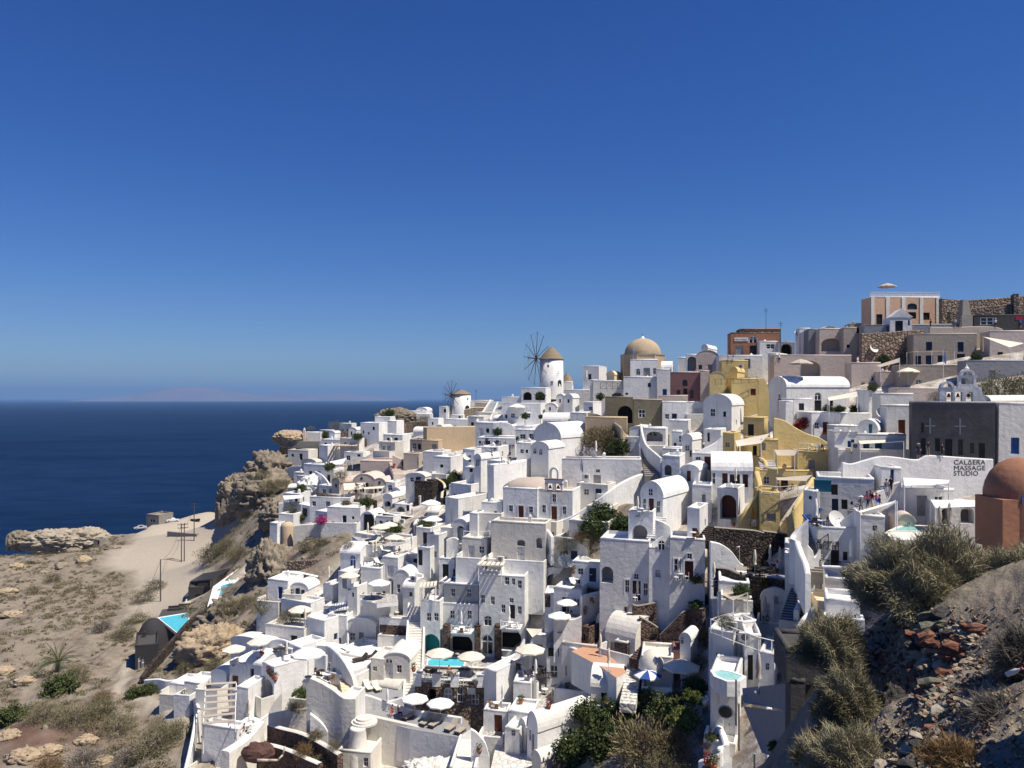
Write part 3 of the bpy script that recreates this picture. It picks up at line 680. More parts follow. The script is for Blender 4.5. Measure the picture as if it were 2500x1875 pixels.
def wall(label, pts, col='white', thick=0.4, D=None, z=None, found=3.0, name='wall', cat='wall', coping=None, dv=0):
 """A free-standing or retaining wall along photo points (column, row of top, row of foot)."""
 C = []; wind = []
 if D and len(pts) >= 4:
  us = [p[0] for p in pts]; mono = all(b >= a for a, b in zip(us, us[1:])) or all(b <= a for a, b in zip(us, us[1:])); vbs = [p[2] for p in pts]
  if not mono or max(vbs) - min(vbs) > 25:
   wind = [march(p[0], p[2]) for p in pts]; md = sorted(wind)[len(wind) // 2]; wind = [max(-9, min(9, w - md)) for w in wind]
 for ip, p in enumerate(pts):
  u, vt, vb = p[:3]; d = p[3] if len(p) > 3 else (D * DS if D else (z * F / (HZ - vb) if z is not None else march(u, vb)))
  d += dv + (wind[ip] if wind else 0); b = at(u, vb, d); C.append((b.x, b.y, b.z, (HZ - vt) / F * d))
 # smooth along the run
 Q = []
 for i in range(len(C) - 1):
  m = 5 if len(C) > 2 else 3
  for k in range(m):
   t = k / m; p0 = C[max(i - 1, 0)]; p1 = C[i]; p2 = C[i + 1]; p3 = C[min(i + 2, len(C) - 1)]
   Q.append(tuple(0.5 * ((2 * p1[j]) + (-p0[j] + p2[j]) * t + (2 * p0[j] - 5 * p1[j] + 4 * p2[j] - p3[j]) * t * t + (-p0[j] + 3 * p1[j] - 3 * p2[j] + p3[j]) * t ** 3) for j in range(4)))
 Q.append(C[-1])
 c0 = Vector((Q[0][0], Q[0][1], Q[0][2])); root = thing(name, label, cat, c0)
 n = len(Q); prof = []
 for i, q in enumerate(Q):
  a = Q[max(i - 1, 0)]; b = Q[min(i + 1, n - 1)]; tx, ty = b[0] - a[0], b[1] - a[1]; L = math.hypot(tx, ty) + 1e-9
  nx, ny = -ty / L, tx / L
  if nx * q[0] + ny * q[1] < 0: nx, ny = -nx, -ny     # away from the camera
  hw = thick
  zt = q[3] - c0.z; zb = q[2] - c0.z - found
  X, Y = q[0] - c0.x, q[1] - c0.y
  prof.append([(X, Y, zb), (X, Y, zt - 0.10), (X + nx * hw * .22, Y + ny * hw * .22, zt), (X + nx * hw * .78, Y + ny * hw * .78, zt), (X + nx * hw, Y + ny * hw, zt - 0.10), (X + nx * hw, Y + ny * hw, zb)])
 body = MB(); top = MB()
 for i in range(n - 1):
  A, B = prof[i], prof[i + 1]
  body.quad(A[0], B[0], B[1], A[1]); body.quad(A[4], B[4], B[5], A[5])
  tgt = top if coping else body
  for k in (1, 2, 3): tgt.quad(A[k], B[k], B[k + 1], A[k + 1])
 for A in (prof[0], prof[-1]): body.add(A, [(0, 1, 2, 3, 4, 5)])
 body.obj('masonry' if coping else 'body', col, root)
 if coping: top.obj('coping', coping, root)
 return root
def slab(label, pts, z, col='white', top='paving', drop=4.0, name='terrace', cat='terrace', rim=None):
 """A level terrace: outline in photo points, all lying at height z."""
 z = z * DS; poly = [at_z(u, v, z) for u, v in pts]; c = poly[0]
 loc = [(p.x - c.x, p.y - c.y) for p in poly]
 root = thing(name, label, cat, (c.x, c.y, z))
 MB().prism(loc, -drop, -0.03).obj('base', col, root)
 b = MB().prism(loc, -0.029, 0.0); b.obj('floor', top, root)
 return root
def steps(label, a, b, width, n, col='white', D0=None, D1=None, tread=None, side=None, name='stairway', zs=None, cat='stairs'):
 """A flight from photo point a (foot) to b (head); width in metres."""
 d0 = D0 * DS if D0 else march(*a); d1 = D1 * DS if D1 else march(*b); A = at(a[0], a[1], d0); B = at(b[0], b[1], d1)
 root = thing(name, label, cat, A); g = B - A; h = Vector((g.x, g.y, 0)); L = max(h.length, 0.3); h = h / h.length if h.length > .01 else Vector((0, 1, 0)); s = Vector((h.y, -h.x, 0))
 for i in range(n):
  p = h * (L * i / n); q = h * (L * (i + 1) / n + 0.02); z1 = g.z * (i + 1) / n; z0 = g.z * i / n - 0.9
  m = MB(); w = width / 2
  poly = [(p + s * w), (q + s * w), (q - s * w), (p - s * w)]
  m.prism([(v.x, v.y) for v in poly], z0, z1); m.obj('step', col if i % 1 == 0 else col, root)
  if tread:
   e = h * 0.10; pl = [(p + e + s * w * .96), (q + s * w * .96), (q - s * w * .96), (p + e - s * w * .96)]
   MB().prism([(v.x, v.y) for v in pl], z1 + 0.004, z1 + 0.03).obj('tread', tread, root)
 if side:
  for sg in (-1, 1):
   o = s * sg * (width / 2 + 0.14); m = MB(); t = s * 0.14
   v = [o - t, o + t, o + t + h * L, o - t + h * L]
   m.prism([(q.x, q.y) for q in v], [-3, -3, g.z - 3, g.z - 3], [0.55, 0.55, g.z + 0.55, g.z + 0.55]); m.obj('side_wall', side, root)
 return root
# furniture and small things
def put(u, v, z=None, D=None):
 if z is not None: return at_z(u, v, z)
 return at(u, v, D) if D else ground_hit(u, v, 40.0)
def copy_tree(src, parent=None):
 c = src.copy(); COL.objects.link(c); c.parent = parent
 for ch in src.children: copy_tree(ch, c)
 return c
PROTO = {}; USED = set()
def spawn(key, build, label, cat, pos, rz=0.0, sc=1.0, group=None):
 """first call builds the thing with its parts, later calls copy it"""
 if key not in PROTO: PROTO[key] = build()
 o = PROTO[key] if key not in USED else copy_tree(PROTO[key]); USED.add(key)
 o.location = pos; o.rotation_euler = (0, 0, rz); o.scale = (sc, sc, sc)
 for k in ('label', 'category', 'group'):
  if k in o.keys(): del o[k]
 tag(o, label, cat, group); return o
def b_umbrella(canvas='canvas', sides=8, r=1.5, stripes=None):
 def f():
  root = link('parasol', None)
  MB().bar((0, 0, 0), (0, 0, 2.62), 0.03, 6).obj('pole', 'frame_white', root)
  MB().lathe([(0.0, 0.0), (0.32, 0.0), (0.32, 0.07), (0.06, 0.10), (0.0, 0.1)], 10).obj('foot', 'metal_grey', root)
  pts = [(r * math.cos(2 * math.pi * i / sides), r * math.sin(2 * math.pi * i / sides)) for i in range(sides)]
  for par_ in ((0, 1) if stripes else (0,)):
   m = MB()
   for i in range(sides):
    if stripes and i % 2 != par_: continue
    a, b = pts[i], pts[(i + 1) % sides]; mid = ((a[0] + b[0]) * .49, (a[1] + b[1]) * .49)
    for p, q in ((a, mid), (mid, b)):
     m.add([(0, 0, 2.72), (p[0] * .5, p[1] * .5, 2.50), (q[0] * .5, q[1] * .5, 2.50), (q[0], q[1], 2.14), (p[0], p[1], 2.14)], [(0, 1, 2), (1, 4, 3, 2)])
     m.add([(p[0], p[1], 2.14), (q[0], q[1], 2.14), (q[0], q[1], 2.0), (p[0], p[1], 2.0)], [(0, 1, 2, 3)])
   m.obj('canopy', (stripes if par_ else canvas), root)
  rb = MB()
  for p in pts: rb.bar((0, 0, 2.60), (p[0] * .97, p[1] * .97, 2.12), 0.012, 4)
  rb.obj('ribs', 'wood', root)
  return root
 return f
def b_umbrella_closed(canvas='canvas'):
 def f():
  root = link('closed_parasol', None)
  MB().bar((0, 0, 0), (0, 0, 2.75), 0.03, 6).obj('pole', 'frame_white', root)
  MB().lathe([(0.0, 0.0), (0.30, 0.0), (0.30, 0.07), (0.05, 0.10)], 10).obj('foot', 'metal_grey', root)
  MB().lathe([(0.03, 2.72), (0.10, 2.6), (0.15, 2.2), (0.20, 1.7), (0.13, 1.45), (0.17, 1.15), (0.20, 1.0)], 9).obj('canopy', canvas, root, True)
  return root
 return f
def b_lounger(cush='cushion_cream', fr='wood_dark'):
 def f():
  root = link('sun_lounger', None)
  fr_ = MB().box(-.36, .36, 0, .06, .26, .32).box(-.36, -.30, .06, 1.3, .26, .32).box(.30, .36, .06, 1.3, .26, .32); fr_.obj('frame', fr, root)
  for x in (-.33, .27):
   for y in (.05, 1.2): MB().box(x, x + .06, y, y + .06, 0, .26).obj('leg', fr, root)
  MB().box(-.34, .34, 0.02, 1.3, .32, .42).obj('cushion', cush, root)
  MB().add([(-.34, 1.3, .32), (.34, 1.3, .32), (.34, 1.85, .84), (-.34, 1.85, .84), (-.34, 1.25, .42), (.34, 1.25, .42), (.34, 1.78, .92), (-.34, 1.78, .92)],
                 [(0, 3, 2, 1), (4, 5, 6, 7), (0, 1, 5, 4), (1, 2, 6, 5), (2, 3, 7, 6), (3, 0, 4, 7)]).obj('backrest', cush, root)
  return root
 return f
def b_table(top='frame_white'):
 def f():
  root = link('table', None)
  MB().lathe([(0.0, .72), (.42, .72), (.42, .76), (0.0, .76)], 14).obj('tabletop', top, root)
  MB().bar((0, 0, 0), (0, 0, .72), .035, 6).obj('leg', 'iron', root)
  MB().lathe([(0, 0), (.26, 0), (.26, .03), (0, .05)], 10).obj('base', 'iron', root); return root
 return f
def b_chair(c='wood'):
 def f():
  root = link('chair', None)
  MB().box(-.23, .23, -.23, .23, .42, .47).obj('seat', c, root)
  for x in (-.22, .18):
   for y in (-.22, .18): MB().box(x, x + .04, y, y + .04, 0, .42 if y < 0 else .9).obj('leg', c, root)
  MB().box(-.18, .18, .19, .22, .58, .90).obj('backrest', c, root); return root
 return f
def b_pot(leaf='leaf_green'):
 def f():
  root = link('potted_plant', None)
  MB().lathe([(0, 0), (.17, 0), (.27, .30), (.30, .42), (.25, .45), (.24, .38), (0, .38)], 12).obj('pot', 'clay', root, True)
  link('leaves', leaf_mesh('leaves', 160, 3, (.42, .42, .42), .12, leaf), root, (0, 0, .75)); return root
 return f
def leaf_mesh(name, n, seed, rad, size, mat, spike=0.0, hollow=0.35, flat=False, base=None):
 r = np.random.RandomState(seed)
 d = r.normal(size=(n, 3)); d /= np.linalg.norm(d, axis=1)[:, None] + 1e-9
 if flat: d[:, 2] = np.abs(d[:, 2])
 q = (hollow + (1 - hollow) * r.rand(n) ** 0.6)[:, None]
 lump = 1 + 0.28 * np.sin(d[:, 0:1] * 5 + seed) * np.cos(d[:, 1:2] * 6 + seed * 2) + 0.18 * np.sin(d[:, 2:3] * 9 + d[:, 0:1] * 7)
 c = d * q * np.array(rad)[None] * lump
 t = r.normal(size=(n, 3)); t /= np.linalg.norm(t, axis=1)[:, None]
 t = t * (1 - spike) + (d + np.array([0, 0, .5])) * spike; t /= np.linalg.norm(t, axis=1)[:, None]
 s = np.cross(t, r.normal(size=(n, 3))); s /= np.linalg.norm(s, axis=1)[:, None] + 1e-9
 ln = size * (0.6 + 0.8 * r.rand(n))[:, None]; wd = ln * (0.42 if spike < .5 else 0.10)
 v = np.stack([c - t * ln * .5, c + s * wd, c + t * ln * .6, c - s * wd], 1).reshape(-1, 3)
 f = np.arange(n * 4).reshape(n, 4)
 me = bpy.data.meshes.new(name); me.vertices.add(n * 4); me.vertices.foreach_set('co', v.ravel())
 me.loops.add(n * 4); me.loops.foreach_set('vertex_index', f.ravel()); me.polygons.add(n)
 me.polygons.foreach_set('loop_start', np.arange(n) * 4); me.polygons.foreach_set('loop_total', np.full(n, 4)); me.update(calc_edges=True)
 me.materials.append(MATS[mat]); return me
def b_shrub(leaf='leaf_olive', seed=1, n=1500, rad=(1, 1, .75), size=.16, spike=.35):
 def f():
  root = link('shrub', None)
  link('foliage', leaf_mesh('foliage', n, seed, rad, size, leaf, spike), root, (0, 0, rad[2] * .7))
  m = MB(); rr = random.Random(seed)
  for i in range(6): m.bar((0, 0, -.3), (rr.uniform(-.6, .6) * rad[0], rr.uniform(-.6, .6) * rad[1], rad[2]), .05, 4, .01)
  m.obj('stems', 'old_wood', root); return root
 return f
def b_tree(leaf='leaf_dark', seed=1, n=1400):
 def f():
  root = link('tree', None)
  m = MB().bar((0, 0, -.4), (.06, 0, 1.4), .11, 6, .07); rr = random.Random(seed)
  for i in range(7):
   a = rr.uniform(0, 6.28); m.bar((.05, 0, 1.2), (math.cos(a) * .8, math.sin(a) * .8, 2.0 + rr.random() * .8), .05, 4, .015)
  m.obj('trunk', 'old_wood', root)
  link('crown', leaf_mesh('crown', n, seed, (1.15, 1.15, .95), .2, leaf, .1), root, (0, 0, 2.4)); return root
 return f
def body_mesh(mb, pose):
 """one continuous figure lofted through the joints; pose 'stand', 'walk', 'sit'"""
 return mb
def b_person(top, legs, pose='stand', hat=None, hair='hair', bag=None):
 def f():
  root = link('person', None)
  # skeleton with radii, skinned into one surface
  if pose == 'sit':
   J = [(0, 0, .50), (0, .02, .75), (0, .03, .98), (0, .02, 1.10), (0, 0, 1.16), (0, -.01, 1.27),
                 (.09, -.02, .50), (.12, -.42, .50), (.12, -.45, .08), (.12, -.58, .05), (-.09, -.02, .50), (-.12, -.42, .50), (-.12, -.45, .08), (-.12, -.58, .05),
                 (.19, .02, 1.0), (.25, -.05, .75), (.20, -.28, .68), (-.19, .02, 1.0), (-.25, -.05, .75), (-.20, -.28, .68)]
  else:
   k = .22 if pose == 'walk' else .04
   J = [(0, 0, .92), (0, .01, 1.15), (0, .02, 1.38), (0, .01, 1.47), (0, 0, 1.54), (0, -.01, 1.66),
                 (.09, 0, .90), (.10, -k * .6, .50), (.10, -k * .9, .08), (.10, -k * .9 - .13, .04), (-.09, 0, .90), (-.10, k * .4, .50), (-.10, k, .09), (-.10, k - .12, .04),
                 (.19, .01, 1.38), (.25, .04 + k * .5, 1.12), (.24, -.10 + k * .4, .90), (-.19, .01, 1.38), (-.25, .02 - k * .4, 1.12), (-.24, -.14 - k * .5, .92)]
  E = [(0, 1), (1, 2), (2, 3), (3, 4), (4, 5), (0, 6), (6, 7), (7, 8), (8, 9), (0, 10), (10, 11), (11, 12), (12, 13), (2, 14), (14, 15), (15, 16), (2, 17), (17, 18), (18, 19)]
  R = [.15, .13, .14, .06, .06, .085, .095, .065, .045, .04, .095, .065, .045, .04, .065, .05, .04, .065, .05, .04]
  me = bpy.data.meshes.new('body'); me.from_pydata(J, E, [])
  o = link('body', me, root); sk = o.modifiers.new('skin', 'SKIN'); sk.use_smooth_shade = True
  for i, r in enumerate(R): me.skin_vertices[0].data[i].radius = (r, r * (.75 if i < 3 else 1))
  me.skin_vertices[0].data[0].use_root = True
  o.modifiers.new('sub', 'SUBSURF').levels = 1
  dg = bpy.context.evaluated_depsgraph_get(); ev = o.evaluated_get(dg); m2 = bpy.data.meshes.new_from_object(ev, depsgraph=dg)
  o.modifiers.clear(); o.data = m2
  m2.materials.clear()
  for mt in (top, legs, 'skin'): m2.materials.append(MATS[mt])
  hip = .50 if pose == 'sit' else .92
  for p in m2.polygons:
   c = p.center; a_ = abs(c.x)
   if c.z > hip + .54: i = 2
   elif pose != 'sit' and a_ > .2 and c.z < 1.16: i = 2
   elif pose == 'sit' and a_ > .16 and c.y < -.08 and c.z > .6: i = 2
   elif c.z < hip + .03 or (pose == 'sit' and c.z < .6): i = 1 if c.z > .42 or pose == 'sit' and c.z > .3 else 2
   else: i = 0
   p.material_index = i
  z = J[5][2]
  MB().lathe([(0, z + .13), (.07, z + .11), (.105, z + .04), (.10, z - .03)], 10, (0, .02)).obj('hair', hair, root, True)
  if hat: MB().lathe([(0, z + .17), (.10, z + .15), (.11, z + .07), (.24, z + .05), (.24, z + .04), (.1, z + .05)], 12).obj('hat', hat, root)
  if bag: MB().blob((0, .22, hip + .28), (.16, .12, .24), 3).obj('backpack', bag, root, True)
  return root
 return f
def flagpole(label, u, v, h, D, wind=1):
 root = thing('flagpole', label, 'flag', at(u, v, D))
 MB().bar((0, 0, 0), (0, 0, h), .05, 6, .03).obj('pole', 'frame_white', root)
 fl = link('flag', None); fl.parent = root
 W, Hh = 1.1, 1.6
 bl = MB(); wh = MB()
 def pt(i, z):   # hanging folds
  x = .05 + W * i * .32; return (x, .16 * math.sin(i * 9 + z * 2), h - .1 - z - i * .75)
 for k in range(9):
  m = bl if k % 2 == 0 else wh
  for s in range(5): m.quad(pt(s / 5, Hh * k / 9), pt((s + 1) / 5, Hh * k / 9), pt((s + 1) / 5, Hh * (k + 1) / 9), pt(s / 5, Hh * (k + 1) / 9))
 bpy.data.objects.remove(fl)
 f = bl.obj('flag', 'flag_blue', root); wh.obj('white_stripes', 'cloth_white', f)
 MB().box(.05, .2, -.03, -.02, h - .75, h - .65).box(.1, .15, -.03, -.02, h - 1.0, h - .4).obj('cross', 'cloth_white', f)
 return root
def dish(label, u, v, D, r=.5, rz=.3):
 root = thing('satellite_dish', label, 'satellite dish', at(u, v, D), rz)
 m = MB().lathe([(0, 0), (r * .4, .04), (r * .75, .14), (r, .26)], 18); d = m.obj('reflector', 'ac_white', root, True); d.rotation_euler = (math.radians(62), 0, 0); d.location = (0, 0, r + .2)
 MB().bar((0, .1, -.6), (0, .05, r + .2), .04, 6).obj('mast', 'metal_grey', root)
 MB().bar((0, 0, r + .25), (0, -.55, r + .42), .02, 5).bar((0, -.55, r + .36), (0, -.55, r + .5), .05, 6).obj('feed_arm', 'metal_grey', root); return root
def railing(label, pts, z=None, D=None, h=0.95, col='frame_white', cross=True, name='railing'):
 P = [put(u, v, z, D * DS if D else None) for u, v in pts]; root = thing(name, label, 'railing', P[0]); o = P[0]
 for a, b in zip(P[:-1], P[1:]):
  a = a - o; b = b - o; L = (b - a).length; n = max(1, round(L / 1.3)); up = Vector((0, 0, 1))
  MB().bar(a + up * h, b + up * h, .04, 5).obj('top_rail', col, root); MB().bar(a + up * .12, b + up * .12, .03, 5).obj('bottom_rail', col, root)
  for i in range(n + 1):
   p = a.lerp(b, i / n); MB().bar(p, p + up * h, .045, 5).obj('post', col, root)
  if cross:
   for i in range(n):
    p = a.lerp(b, i / n); q = a.lerp(b, (i + 1) / n)
    MB().bar(p + up * .12, q + up * h, .022, 4).bar(p + up * h, q + up * .12, .022, 4).obj('cross_brace', col, root)
 return root
def sail(label, pts, col='canvas', sag=0.25, name='shade_sail', poles=True):
 """stretched cloth: corners (column, row, metres away), with posts"""
 P = [atS(u, v, D) for u, v, D in pts]; root = thing(name, label, 'awning', P[0]); o = P[0]; n = 8
 if len(P) == 3: P = [P[0], P[1], P[2], P[2]]
 q = [p - o for p in P]; m = MB()
 def s(i, j):
  a, b = i / n, j / n; p = q[0].lerp(q[1], a).lerp(q[3].lerp(q[2], a), b)
  return p - Vector((0, 0, sag * 16 * a * (1 - a) * b * (1 - b) + sag * .2 * math.sin(a * 9) * b * (1 - b)))
 for i in range(n):
  for j in range(n): m.quad(s(i, j), s(i + 1, j), s(i + 1, j + 1), s(i, j + 1))
 m.obj('cloth', col, root, True)
 if poles:
  for p in q[:len(pts)]: MB().bar(p + Vector((0, 0, -2.6)), p + Vector((0, 0, .05)), .05, 6).obj('post', 'frame_white', root)
 return root
def pergola(label, pts, col='frame_white', n=9, h=2.3, name='pergola', slats=None, sw=.38):
 P = [at(u, v, D) for u, v, D in pts]; root = thing(name, label, 'pergola', P[0]); o = P[0]; q = [p - o for p in P]
 for p in q: MB().bar(p - Vector((0, 0, h)), p, .07, 6).obj('post', col, root)
 for a, b in ((0, 1), (3, 2)): MB().bar(q[a], q[b], .07, 5).obj('beam', col, root)
 for i in range(n + 1):
  a = q[0].lerp(q[1], i / n); b = q[3].lerp(q[2], i / n); d = (q[1] - q[0]).normalized() * ((q[1] - q[0]).length / n * sw)
  up = Vector((0, 0, .07)); m = MB(); m.add([a - d + up, a + d + up, b + d + up, b - d + up, a - d + up * 1.6, a + d + up * 1.6, b + d + up * 1.6, b - d + up * 1.6], [(0, 3, 2, 1), (4, 5, 6, 7), (0, 1, 5, 4), (1, 2, 6, 5), (2, 3, 7, 6), (3, 0, 4, 7)])
  m.obj('slat', slats or col, root)
 return root
def pool(label, pts, z, water='pool', rim='white', w=.3, name='pool'):
 z = z * DS; P = [at_z(u, v, z) for u, v in pts]; c = sum(P, Vector()) / len(P); root = thing(name, label, 'pool', c)
 q = [p - c for p in P]; outer = []
 for p in q: outer.append(p * (1 + w / max(p.length, .3)))
 m = MB(); k = len(q)
 for i in range(k):
  j = (i + 1) % k; a, b, A, B = q[i], q[j], outer[i], outer[j]
  for z0, z1 in ((0.0, 0.06),): 
   m.quad((a.x, a.y, z1), (b.x, b.y, z1), (B.x, B.y, z1), (A.x, A.y, z1)); m.quad((A.x, A.y, -1.2), (B.x, B.y, -1.2), (B.x, B.y, z1), (A.x, A.y, z1)); m.quad((a.x, a.y, z1), (a.x, a.y, -.4), (b.x, b.y, -.4), (b.x, b.y, z1))
 m.obj('rim', rim, root)
 MB().add([(p.x, p.y, .012) for p in q], [tuple(range(k))]).obj('water', water, root); return root
# people are grown from their joints once, here, and set down later
PE = [(2102,1252,'cloth_grey','cloth_grey','walk','cloth_white',None,'in grey with a white cap, lowest on the steps'),(2117,1242,'cloth_pink','cloth_navy','walk',None,None,'short, in pink, on the busy steps'),(2125,1240,'cloth_black','cloth_grey','walk','cloth_red','cloth_black','with a red hat and black backpack on the steps'),(2139,1232,'cloth_pink','cloth_white','stand','straw',None,'in pink with a straw hat on the steps'),(2148,1228,'cloth_navy','cloth_white','stand',None,'plastic_blue','with a bright blue backpack on the steps'),(2164,1212,'cloth_grey','cloth_white','stand',None,None,'with long dark hair near the top of the steps'),(2175,1205,'cloth_black','cloth_black','stand',None,None,'in black at the top of the steps'),
 (1898,1408,'cloth_white','cloth_black','stand',None,None,'in a white shirt and black trousers on the cafe terrace'),(982,1120,'cloth_black','cloth_black','walk',None,None,'in dark clothes walking above the pink terrace'),(1006,1256,'cloth_white','cloth_grey','stand',None,None,'in white outside the awning room'),(1598,1068,'cloth_green','cloth_black','sit',None,None,'in green sitting on the white terrace'),(1588,1068,'cloth_black','cloth_black','sit',None,None,'in black sitting beside the green shirt'),(1245,1122,'cloth_black','cloth_black','sit',None,None,'in black at the lower restaurant'),(2242,1120,'cloth_navy','cloth_navy','stand','straw',None,'in navy with a straw hat below the dark stone house'),(2300,1118,'cloth_black','cloth_black','stand',None,None,'in black before the dark stone house'),(2266,1112,'cloth_black','cloth_grey','stand',None,None,'dark haired at the left door of the dark stone house'),(2332,800,'cloth_white','cloth_grey','stand',None,None,'in white on the upper lane'),(2344,800,'cloth_black','cloth_grey','stand',None,None,'in black on the upper lane'),(2430,800,'cloth_white','cloth_navy','stand','cloth_white',None,'with a white cap on the upper lane'),(2272,802,'cloth_black','cloth_black','stand',None,None,'in dark clothes at the lane bend'),(2492,800,'cloth_blue','cloth_navy','stand',None,None,'in blue at the right end of the upper lane'),(1778,884,'cloth_white','cloth_white','stand',None,None,'in white below the mini market'),(1790,884,'cloth_blue','cloth_white','stand',None,None,'in pale blue below the mini market'),(958,1748,'skin_red','cloth_red','sit',None,None,'sunbathing on the left of the lower terrace'),(972,1750,'skin_red','cloth_black','sit',None,None,'sunbathing on the right of the lower terrace'),(1096,1650,'skin_red','cloth_navy','sit',None,None,'sunbathing at the hotel pool'),(596,1782,'skin','cloth_white','sit',None,None,'seated in the small patio box'),(1900,1192,'cloth_black','cloth_black','sit',None,None,'sitting under the yellow house awning'),(975,1368,'cloth_navy','cloth_white','sit',None,None,'in navy sitting by the brown terrace'),(1014,1310,'cloth_red','cloth_red','stand',None,None,'in red on the white lattice court'),(1903,885,'cloth_white','cloth_navy','stand',None,None,'in white below the grey arch house')]
for (u, v, a, b, pose, hat, bag, t) in PE:
 k = ('pe', a, b, pose, hat, bag)
 if k not in PROTO: PROTO[k] = b_person(a, b, pose, hat, 'hair', bag)()
# hotel at the pool (centre, foreground)
house('four-storey pale grey hotel wing with a darker grey top panel beside the teal arch', 1072,1170,1171, 1426,1600, 12, 110.6, F_=[
 ('x',1125,1452,84,47,'panel_grey')], deep=7, sur=None)
house('hotel wing part with the teal pool arch below two small windows', 1027,1075,1076, 1468,1606, 12, 107.6, F_=[('w',1048,1506,11,20),('w',1066,1506,11,20),('n',1055,1576,47,56,'teal')], deep=6)
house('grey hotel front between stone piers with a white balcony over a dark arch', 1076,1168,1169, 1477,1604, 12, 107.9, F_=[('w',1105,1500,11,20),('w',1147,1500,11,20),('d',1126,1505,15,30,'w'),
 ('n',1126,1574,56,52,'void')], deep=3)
for u in (1106, 1145):
 pass
house('tall pale grey hotel tower with arched cave openings and many small windows', 1170,1281,1320, 1408,1610, 12, 106.2, F_=[('w',1179,1462,10,20),('w',1203,1466,10,20),('w',1249,1466,10,11),('w',1229,1486,10,20),('d',1251,1494,13,34,'k'),
 ('w',1269,1490,10,20),('a',1191,1515,20,25),('w',1269,1427,10,20),('w',1238,1418,11,19),('w',1254,1420,8,16),('a',1190,1572,30,48),('n',1247,1562,52,54,'void')], R_=[('d',1322,1433,5,36,'g')], deep=9)
for (u, nm) in ((1088, 'dark lava stone pier left of the dark hotel arch'), (1165, 'dark lava stone pier right of the dark hotel arch'), (1214, 'dark lava stone pier beside the arched hotel cave')):
 h_ = house(nm, u - 7, u + 7, u + 8, 1529, 1612, 12, 105.9 if u > 1180 else 107.2, col='lava_red', deep=1.0, name='stone_pier', cat='pier', found=2)
# upper windows of the panelled wing
house('grey upper room of the hotel with two white framed windows', 1084,1168,1169, 1428,1476, 12, 108.2, col='panel_grey', F_=[('w',1106,1446,10,19),('w',1145,1447,10,19)], deep=4, found=0.2, trim='white', roofcol='white')
house('white roof terrace block of the hotel with slatted rail', 1169,1222,1223, 1395,1440, 12, 107.5, F_=[('n',1196,1412,46,20,'void')], deep=6)
pergola('cream slatted pergola over the hotel roof terrace', [(1168,1380,106),(1224,1382,105),(1230,1372,111),(1178,1370,112)], 'white_warm', 5, 2.2, slats='canvas')
pergola('cream slatted pergola over the black sofas left of the hotel', [(1026,1436,108),(1062,1432,107.5),(1064,1420,112),(1030,1424,112)], 'white_warm', 4, 2.6, slats='canvas')
ZP = -35.6
railing('white crossed balcony railing over the dark hotel arch', [(1101,1541),(1104,1545),(1146,1546),(1150,1541)], D=105.4)
railing('white crossed balcony railing on the hotel tower', [(1222,1530),(1226,1534),(1264,1538),(1269,1530)], D=104.0)
for nm, (a0, a1, v, D_) in {'white balcony slab over the dark hotel arch': (1100,1150,1544,105.2), 'white balcony slab on the hotel tower': (1220,1270,1534,103.8)}.items():
 p = at(a0, v, D_); q = at(a1, v, D_); o = thing('balcony', nm, 'balcony', p, math.radians(-10))
 MB().box(0, (q - p).length, 0, 2.4, -.18, 0).obj('slab', 'white', o); MB().prism([(0.3, .1), ((q - p).length - .3, .1), ((q - p).length / 2, 2.2)], -.5, -.18).obj('bracket', 'white', o)
ZT = -34.2
slab('grey paved pool terrace of the hotel', [(1030,1600),(1060,1585),(1290,1592),(1240,1668),(1180,1672),(1018,1652)], ZT-1.6, 'white', 'paving', 5)
pool('turquoise hotel pool below the white parasols', [(1046,1612),(1080,1600),(1134,1612),(1128,1646),(1040,1652)], ZT-1.45)
house('rough lava stone lower storey of the hotel with dark doorways', 1013,1182,1184, 1664,1737, 6, 96.0, col='lava_pale', F_=[('n',1055,1703,20,44,'void'),('a',1094,1700,22,44,'g'),('w',1123,1696,14,40),('x',1151,1687,20,16,'ac_white'),('w',1160,1708,18,26)], deep=5, roofcol='paving', trim='white')
railing('white crossed balustrade along the hotel pool terrace', [(1016,1664),(1060,1668),(1108,1672),(1178,1678)], D=95.6)
for i, u in enumerate((1018, 1065, 1110, 1174)):
 p = at(u, 1668 + i, 95.5); o = thing('balustrade_pillar', ('leftmost', 'second', 'third', 'rightmost')[i] + ' white pillar of the hotel pool balustrade', 'pillar', p)
 MB().box(-.5, .5, 0, .6, -.4, 1.15).obj('shaft', 'white', o); MB().box(-.56, .56, -.06, .66, 1.15, 1.25).obj('cap', 'white', o)
house('white gabled pool house with a dark door and square window above', 1182,1212,1253, 1640,1733, 35, 94.5, R_=[('w',1220,1670,14,18),('d',1222,1708,18,44,'k')], deep=7)
house('low white annex right of the gabled pool house', 1253,1296,1310, 1668,1733, 8, 93.5, F_=[('w',1272,1712,18,24)], deep=4, frame='frame_dark')
